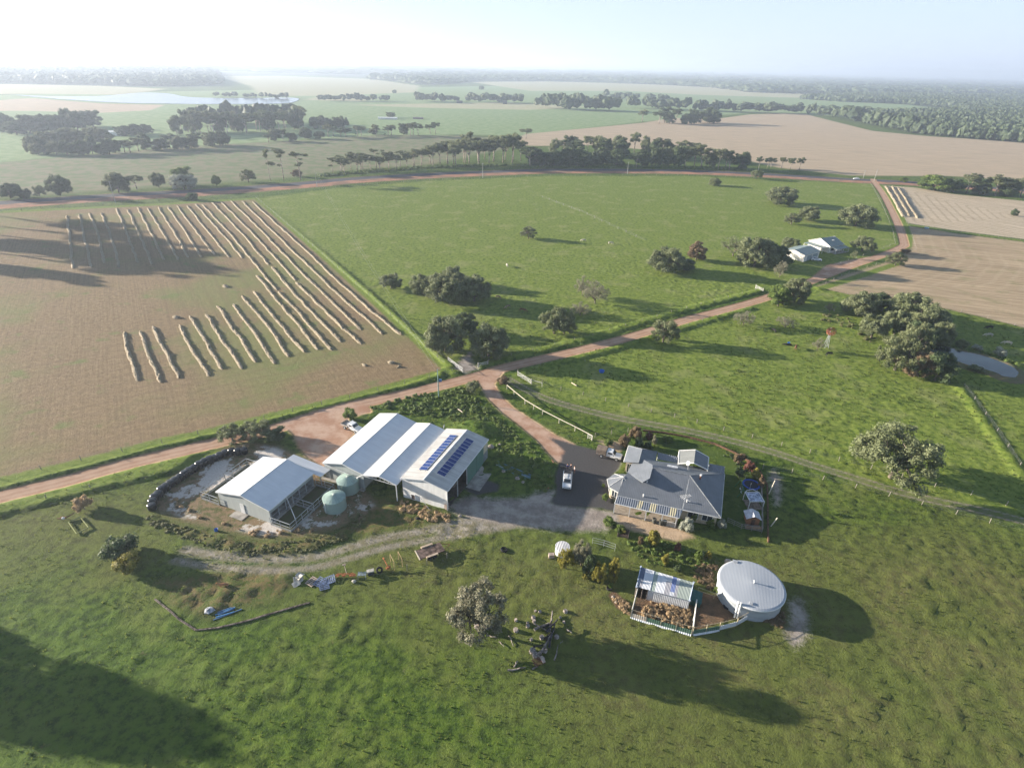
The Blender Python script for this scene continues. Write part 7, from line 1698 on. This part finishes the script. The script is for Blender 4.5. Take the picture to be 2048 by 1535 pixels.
g = at(*T7(1100, 390)); im = empty('rusty_implement', (g.x, g.y, 0), R(-50), 'orange rusty implement left of the timber frame', 'farm implement'); RU = mat('rust_orange', (.50, .18, .07), .85, var=.3)
MB().tube((-1.0, 0, 1.3), (.2, 0, .7), .09, 6).tube((.2, 0, .7), (.5, 0, .1), .09, 6).build('arm', RU, im); MB().box((.35, 0, .5), (.3, .7, .3)).box((-1.0, 0, 1.35), (.3, .2, .2)).build('head', RU, im)
g = at(*T7(670, 475)); pw = empty('old_plough', (g.x, g.y, 0), R(4), 'long rusty plough frame in the line of scrap', 'plough'); MB().tube((-1.3, 0, .5), (1.3, 0, .55), .07, 6).tube((-1.2, .3, .4), (1.2, .3, .45), .05, 6).build('beam', RU, pw)
for x in (-1.2, -.2, .9, 1.3): MB().lathe([(.02, -.03), (.32, 0), (.02, .03)], 12, (x, 0, .33)).build('disc', RU, pw)
MB().tube((.2, .2, .5), (-.2, 1.0, 1.4), .05, 5).box((-.25, 1.05, 1.45), (.5, .2, .12)).build('lever', PALW, pw)
g = at(*T7(758, 530)); o = MB().ell((0, 0, .2), (.35, .3, .25), 8, 5, jit=.15, rnd=rb).build('white_drum', mat('pale_sheet', (.56, .53, .46))); o.location = g; tag(o, 'small white drum lying below the plough', 'drum')
for i, (X, Y, lb) in enumerate(((1302, 405, 'left'), (1505, 358, 'middle'), (1710, 285, 'right'))):
    g = at(*T7(X, Y)); o = MB().tube((0, 0, -.1), (0, 0, 1.15), .06, 6).build('lone_post', PW); o.location = g; tag(o, lb+' one of three lone grey posts in front of the trailer', 'post')
# log heap
LG = mat('log_grey', (.30, .26, .23), .9, var=.35, scale=2.5); LGD = mat('log_charred', (.07, .065, .07), .9, var=.4, scale=2.5)
L8 = lambda x, y: (880+x/5.69, 1120+y/5.69)
for i, (x0, y0, x1, y1, r_, z, dk) in enumerate([(1110, 1115, 1215, 950, .26, .25, 0), (1215, 950, 1255, 880, .22, .5, 1), (1252, 745, 1285, 605, .15, .5, 0), (1072, 822, 1240, 752, .20, .6, 0), (1062, 730, 1268, 838, .12, .35, 0), (1238, 1030, 1300, 775, .16, .75, 1),
    (1140, 1085, 1290, 840, .17, .6, 0), (1298, 1142, 1342, 972, .10, .12, 0), (770, 1252, 965, 1222, .13, .12, 0), (845, 1222, 880, 1150, .12, .12, 0), (1050, 1242, 1108, 1215, .14, .14, 0), (530, 856, 655, 895, .09, .1, 0), (782, 862, 832, 975, .08, .1, 0), (668, 930, 722, 985, .07, .1, 0),
    (600, 745, 715, 830, .07, .15, 0), (1180, 770, 1300, 745, .22, .3, 1), (1200, 900, 1290, 820, .24, .3, 1), (1060, 1010, 1180, 980, .14, .5, 1), (1210, 860, 1330, 720, .18, .9, 1), (1440, 790, 1500, 830, .1, .12, 0), (1370, 950, 1400, 915, .06, .1, 0)]):
    a, b = at(*L8(x0, y0)), at(*L8(x1, y1)); m = MB(); pr_ = Vector((0, 0, z))
    n_ = 4
    for k in range(1, n_+1):
        p = (b-a)*(k/n_)+Vector((rb.uniform(-.12, .12), rb.uniform(-.12, .12), z+rb.uniform(-.08, .12))) ; m.tube(pr_, p, r_*(1-.12*(k-1)), 8, r_*(1-.12*k)); pr_ = p
    o = m.build('log', LGD if dk else LG, smooth=False); o.location = a
    tag(o, 'charred log in the heap below the wispy tree' if dk else 'grey log or branch lying in and around the heap below the wispy tree', 'log', 'charred logs of the heap' if dk else 'grey logs of the heap')
for i, (x, y, r_) in enumerate([(1060, 660, .32), (1070, 697, .26), (995, 752, .28), (865, 800, .38), (865, 687, .26), (1085, 580, .2), (1133, 590, .26), (1365, 655, .2), (1408, 706, .2), (1040, 907, .22), (1048, 1040, .45), (1190, 1035, .38), (1082, 1090, .42), (1165, 1130, .3), (1425, 590, .35), (1160, 885, .36), (1325, 880, .36), (1215, 885, .2), (995, 712, .18), (1240, 800, .3)]):
    g = at(*L8(x, y)); o = MB().tube((0, 0, 0), (rb.uniform(-.1, .1), rb.uniform(-.1, .1), r_*1.1), r_, 9, r_*.9).build('stump', mat('stump_top', (.42, .36, .32), .9, var=.3, scale=3)); o.location = g
    tag(o, 'sawn grey stump scattered round the log heap', 'stump', 'stumps round the log heap')
g = at(*L8(1120, 1165)); e = empty('bedspring', (g.x, g.y, .3), R(25), 'rusty striped grille lying on the lower end of the log heap', 'grille'); m = MB()
for k in range(6): m.box((0, -.5+k*.2, 0), (1.5, .1, .05))
m.build('bars', mat('rust_dark', (.16, .06, .05), .8), e); MB().box((.6, 0, .1), (.4, 1.0, .1)).build('end_board', PALW, e)
# root plate under the wispy tree
g = at(*L8(480, 760)); m = MB(); 
for k in range(9):
    a = k*.7; m.tube((0, 0, .5), (math.cos(a)*rb.uniform(1, 1.8), math.sin(a)*rb.uniform(.8, 1.4), rb.uniform(.05, .5)), .1, 5, .03)
m.ell((0, 0, .3), (1.3, .8, .5), 12, 6, jit=.2, rnd=rb); o = m.build('fallen_trunk', LG); o.location = g; tag(o, 'fallen trunk with spreading roots at the foot of the wispy tree', 'fallen trunk')
# pipes behind the workshop and in the grass
def pipes(a, b, n, spread, r_, cols_, label, name='pipe_bundle'):
    a, b = at(*a), at(*b); e = empty(name, (a.x, a.y, 0), math.atan2((b-a).y, (b-a).x), label, 'pipes'); L = (b-a).length
    for i in range(n):
        y = (i-(n-1)/2)*spread+rb.uniform(-.05, .05); x0 = rb.uniform(-.5, .8); MB().tube((x0, y, r_+.04*(i % 3)), (L+rb.uniform(-1.2, .3), y+rb.uniform(-.25, .25), r_+.05*(i % 2)), r_, 6).build('pipe', mat('pipe_'+cols_[i % len(cols_)][0], cols_[i % len(cols_)][1], .5), e)
pipes((993, 928), (1063, 956), 9, .19, .09, [('teal', (.10, .26, .30)), ('green', (.12, .24, .17)), ('pale', (.34, .42, .46)), ('blue', (.10, .20, .36))], 'bundle of blue and green irrigation pipes beside the workshop shed')
pipes((430, 1233), (480, 1216), 5, .28, .08, [('blue', (.10, .20, .36)), ('bright', (.12, .32, .58))], 'bright blue pipes lying in the weeds inside the bent track')
g = at(420, 1222); o = MB().ell((0, 0, .2), (.9, .6, .35), 9, 5, jit=.3, rnd=rb).build('pale_scrap', mat('scrap_grey', (.42, .45, .50), .7, var=.3)); o.location = g; tag(o, 'crumpled pale scrap beside the bright blue pipes', 'scrap')
BL = mat('tub_blue', (.02, .16, .60), .4)
for (x, y, r_, lb) in ((1203, 744, .75, 'bright blue tub in the paddock above the wheel track'), (433, 1062, .3, 'small bright blue drum on the weedy bank below the kennels'), (1577, 687.5, .35, 'small pale blue trough beside the lying black cow'), (1853, 457, 1.1, 'pale blue trough under the field fence at the right')):
    g = at(x, y); o = MB().lathe([(r_*.8, 0), (r_, .5), (r_*1.03, .52), (r_*.92, .5), (r_*.75, .1), (.02, .08)], 16).build('tub', BL if y != 457 else mat('trough_pale', (.3, .45, .6))); o.location = g; tag(o, lb, 'tub')
ROCK = mat('rock', (.46, .40, .35), .9, var=.25, scale=1.5)
for i, (x, y, s, lb) in enumerate(((982, 896, 1.2, 'lumpy pale boulder behind the far corner of the workshop'), (976, 876, .8, 'pale block at the far corner of the workshop roof'), (836, 1038, .7, 'dark round burnt stump in front of the workshop end wall'), (857, 1026, .5, 'pale leaning slab in front of the workshop end wall'),
                                  (1007, 944, .7, 'white basin lying among the scrap by the gravel'), (1035, 958, .8, 'pale flat block among the scrap by the gravel'), (1046, 965, .6, 'pale flat block nearest the gravel'), (1138, 1118, .5, 'pale stone beside the small tank'),
                                  (1226, 1195, .5, 'pale rock on the path to the fowl yard'), (1232, 1205, .4, 'smaller pale rock on the path to the fowl yard'), (1455, 1124, .9, 'white block leaning on the rim of the big tank'), (886, 1012, .6, 'stack of pale cut wood at the corner of the workshop'), (920, 1033, .6, 'pale flat scrap below the workshop end wall'), (888, 1032, .5, 'grey scrap below the workshop end wall'), (1000, 890, .6, 'bent white hoop in the long grass'))):
    g = at(x, y); o = MB().ell((0, 0, s*.3), (s*.6, s*.45, s*.4), 9, 6, jit=.18, rnd=rb).build('rock', mat('burnt', (.03, .028, .025), .95) if 'burnt' in lb else ROCK); o.location = g; tag(o, lb, 'rock')
wd_ = at(890, 1016); e = empty('wood_stack', (wd_.x, wd_.y, 0), R(60), 'stack of round cut firewood at the corner of the workshop', 'firewood')
for r0 in range(5):
    for c0_ in range(5): MB().tube((-.3, -.6+c0_*.3+.15*(r0 % 2), .14+r0*.26), (.3, -.6+c0_*.3+.15*(r0 % 2), .14+r0*.26), .14, 8).build('firewood_log', PALW, e)
g = at(129, 1038); e = empty('rusty_harrow', (g.x, g.y, 0), R(10), 'tangled rusty harrow with a white can in the left grass', 'harrow'); MB().tube((-1, 0, .3), (.2, -.3, .4), .1, 6).tube((.2, -.3, .4), (1.3, .8, .5), .08, 6).tube((-.8, .5, .2), (.4, 0, .5), .07, 6).build('frame', mat('rust', (.20, .09, .05)), e); MB().ell((.1, -.3, .5), (.25, .25, .25), 8, 6).build('can', WHITE, e)
c = [at(*p) for p in ((138, 1046), (162, 1036), (178, 1056), (154, 1069))]; g = c[0]; e = empty('timber_bed', (g.x, g.y, 0), 0, 'old rectangular timber frame overgrown in the left grass', 'frame'); m = MB()
for i in range(4): m.tube((c[i]-g)+Vector((0, 0, .25)), (c[(i+1) % 4]-g)+Vector((0, 0, .3)), .09, 5)
m.build('beam', mat('mossy', (.28, .30, .12), .9), e)
for i, (a, b, lb) in enumerate((((915, 768+50), (925, 826), 'white post lying in the weeds behind the sheds'), ((1143, 766), (1153, 773), 'pale log lying in the paddock by the wheel track'))):
    a, b = at(*a), at(*b); o = MB().tube((0, 0, .15), b-a+Vector((0, 0, .3)), .12, 7).build('pale_log', mat('pale_beam', (.55, .48, .38))); o.location = a; tag(o, lb, 'log')
# bent strip of bare ground is a drain edged with stones at the lower left
dr_ = [at(*p) for p in ((310, 1198), (335, 1218), (360, 1240), (392, 1260), (440, 1255), (500, 1240), (560, 1222), (620, 1205))]; m = MB()
for a, b in zip(dr_, dr_[1:]): 
    a, b = a-dr_[0], b-dr_[0]; d = (b-a).normalized(); n_ = Vector((-d.y, d.x, 0))*.11; 
    for k_ in range(6):
        u_, v_ = a.lerp(b, k_/6), a.lerp(b, (k_+1)/6); za_ = ground_z(u_.x+dr_[0].x, u_.y+dr_[0].y)+.16; zb_ = ground_z(v_.x+dr_[0].x, v_.y+dr_[0].y)+.16
        m.slab([u_-n_+Vector((0, 0, za_)), v_-n_+Vector((0, 0, zb_)), v_+n_+Vector((0, 0, zb_)), u_+n_+Vector((0, 0, za_))], .3)
o = m.build('garden_kerb', mat('kerb_stone', (.20, .165, .135), .95, var=.4, scale=3)); o.location = dr_[0]; tag(o, 'bent line of half buried kerb stones in the lower left grass', 'kerb')
# ================================================================== tussocks standing in the near pasture
rs = np.random.RandomState(12); N = 36000
Yt = 28+(rs.rand(N)**.8)*150; Xt = (rs.rand(N)*2-1)*(Yt*.95+28)
def samp(F_, x, y):
    j = np.clip(np.searchsorted(GY, y), 1, len(GY)-1); i = np.clip(np.searchsorted(GX, x), 1, len(GX)-1); return F_[j, i]
ok = samp(flat, Xt, Yt) < .1
dens = fbm(Xt/9+3, Yt/9, 3)*.6+fbm(Xt/2.1, Yt/2.1, 2)*.4
ok &= dens > (.36+.22*rs.rand(N)); ok &= samp(SD['bare'], Xt, Yt) < 0
Xt, Yt = Xt[ok], Yt[ok]; n = len(Xt); hh = (.07+.13*rs.rand(n)**2)*(1+.8*sstep(60, 130, Yt)); zb = samp(HZ, Xt, Yt)
K = 7; V = []; a0 = rs.rand(n)*6.28; Vt = np.zeros((n, K, 4, 3), np.float32)
for k in range(K):
    a = a0+k*6.28/K+rs.normal(size=n)*.4; ca, sa_ = np.cos(a), np.sin(a); wd = hh*.42; ln = hh*(.55+.5*rs.rand(n)); up_ = hh*(.55+.6*rs.rand(n))
    for q_, (rr_, ww, zz) in enumerate(((.12, -.5, -.12), (.12, .5, -.12), (1, .35, 1), (1, -.35, 1))):
        Vt[:, k, q_, 0] = Xt+ca*ln*rr_-sa_*wd*ww; Vt[:, k, q_, 1] = Yt+sa_*ln*rr_+ca*wd*ww; Vt[:, k, q_, 2] = zb+(up_*zz if zz > 0 else -.05)
Fq = np.arange(n*K*4).reshape(-1, 4); me = npmesh('grass_tussocks', Vt.reshape(-1, 3), Fq)
tv = np.repeat(np.clip(.5*rs.rand(n)+.9*(fbm(Xt/14, Yt/14, 2)-.3), 0, 1), K*4); at_ = me.attributes.new('v', 'FLOAT', 'POINT'); at_.data.foreach_set('value', tv.astype(np.float32))
tag(link('grass_tussocks', me, leaf_mat('leaf_tussock', (.085, .125, .018), (.22, .25, .06), .6, 0)), 'coarse grass tussocks standing all over the near pasture', 'grass', kind='stuff')
# ================================================================== haze
hb = MB().box((0, 4500, 88.5), (33000, 23000, 181))
hm = bpy.data.materials.new('haze'); hm.use_nodes = True
ht = hm.node_tree; ht.nodes.remove(ht.nodes['Principled BSDF'])
pv = ht.nodes.new('ShaderNodeVolumePrincipled')
pv.inputs['Color'].default_value = (.70, .81, 1, 1); pv.inputs['Density'].default_value = .00021; pv.inputs['Anisotropy'].default_value = .36
ht.links.new(pv.outputs[0], ht.nodes['Material Output'].inputs['Volume'])
tag(hb.build('haze', hm), kind='stuff')
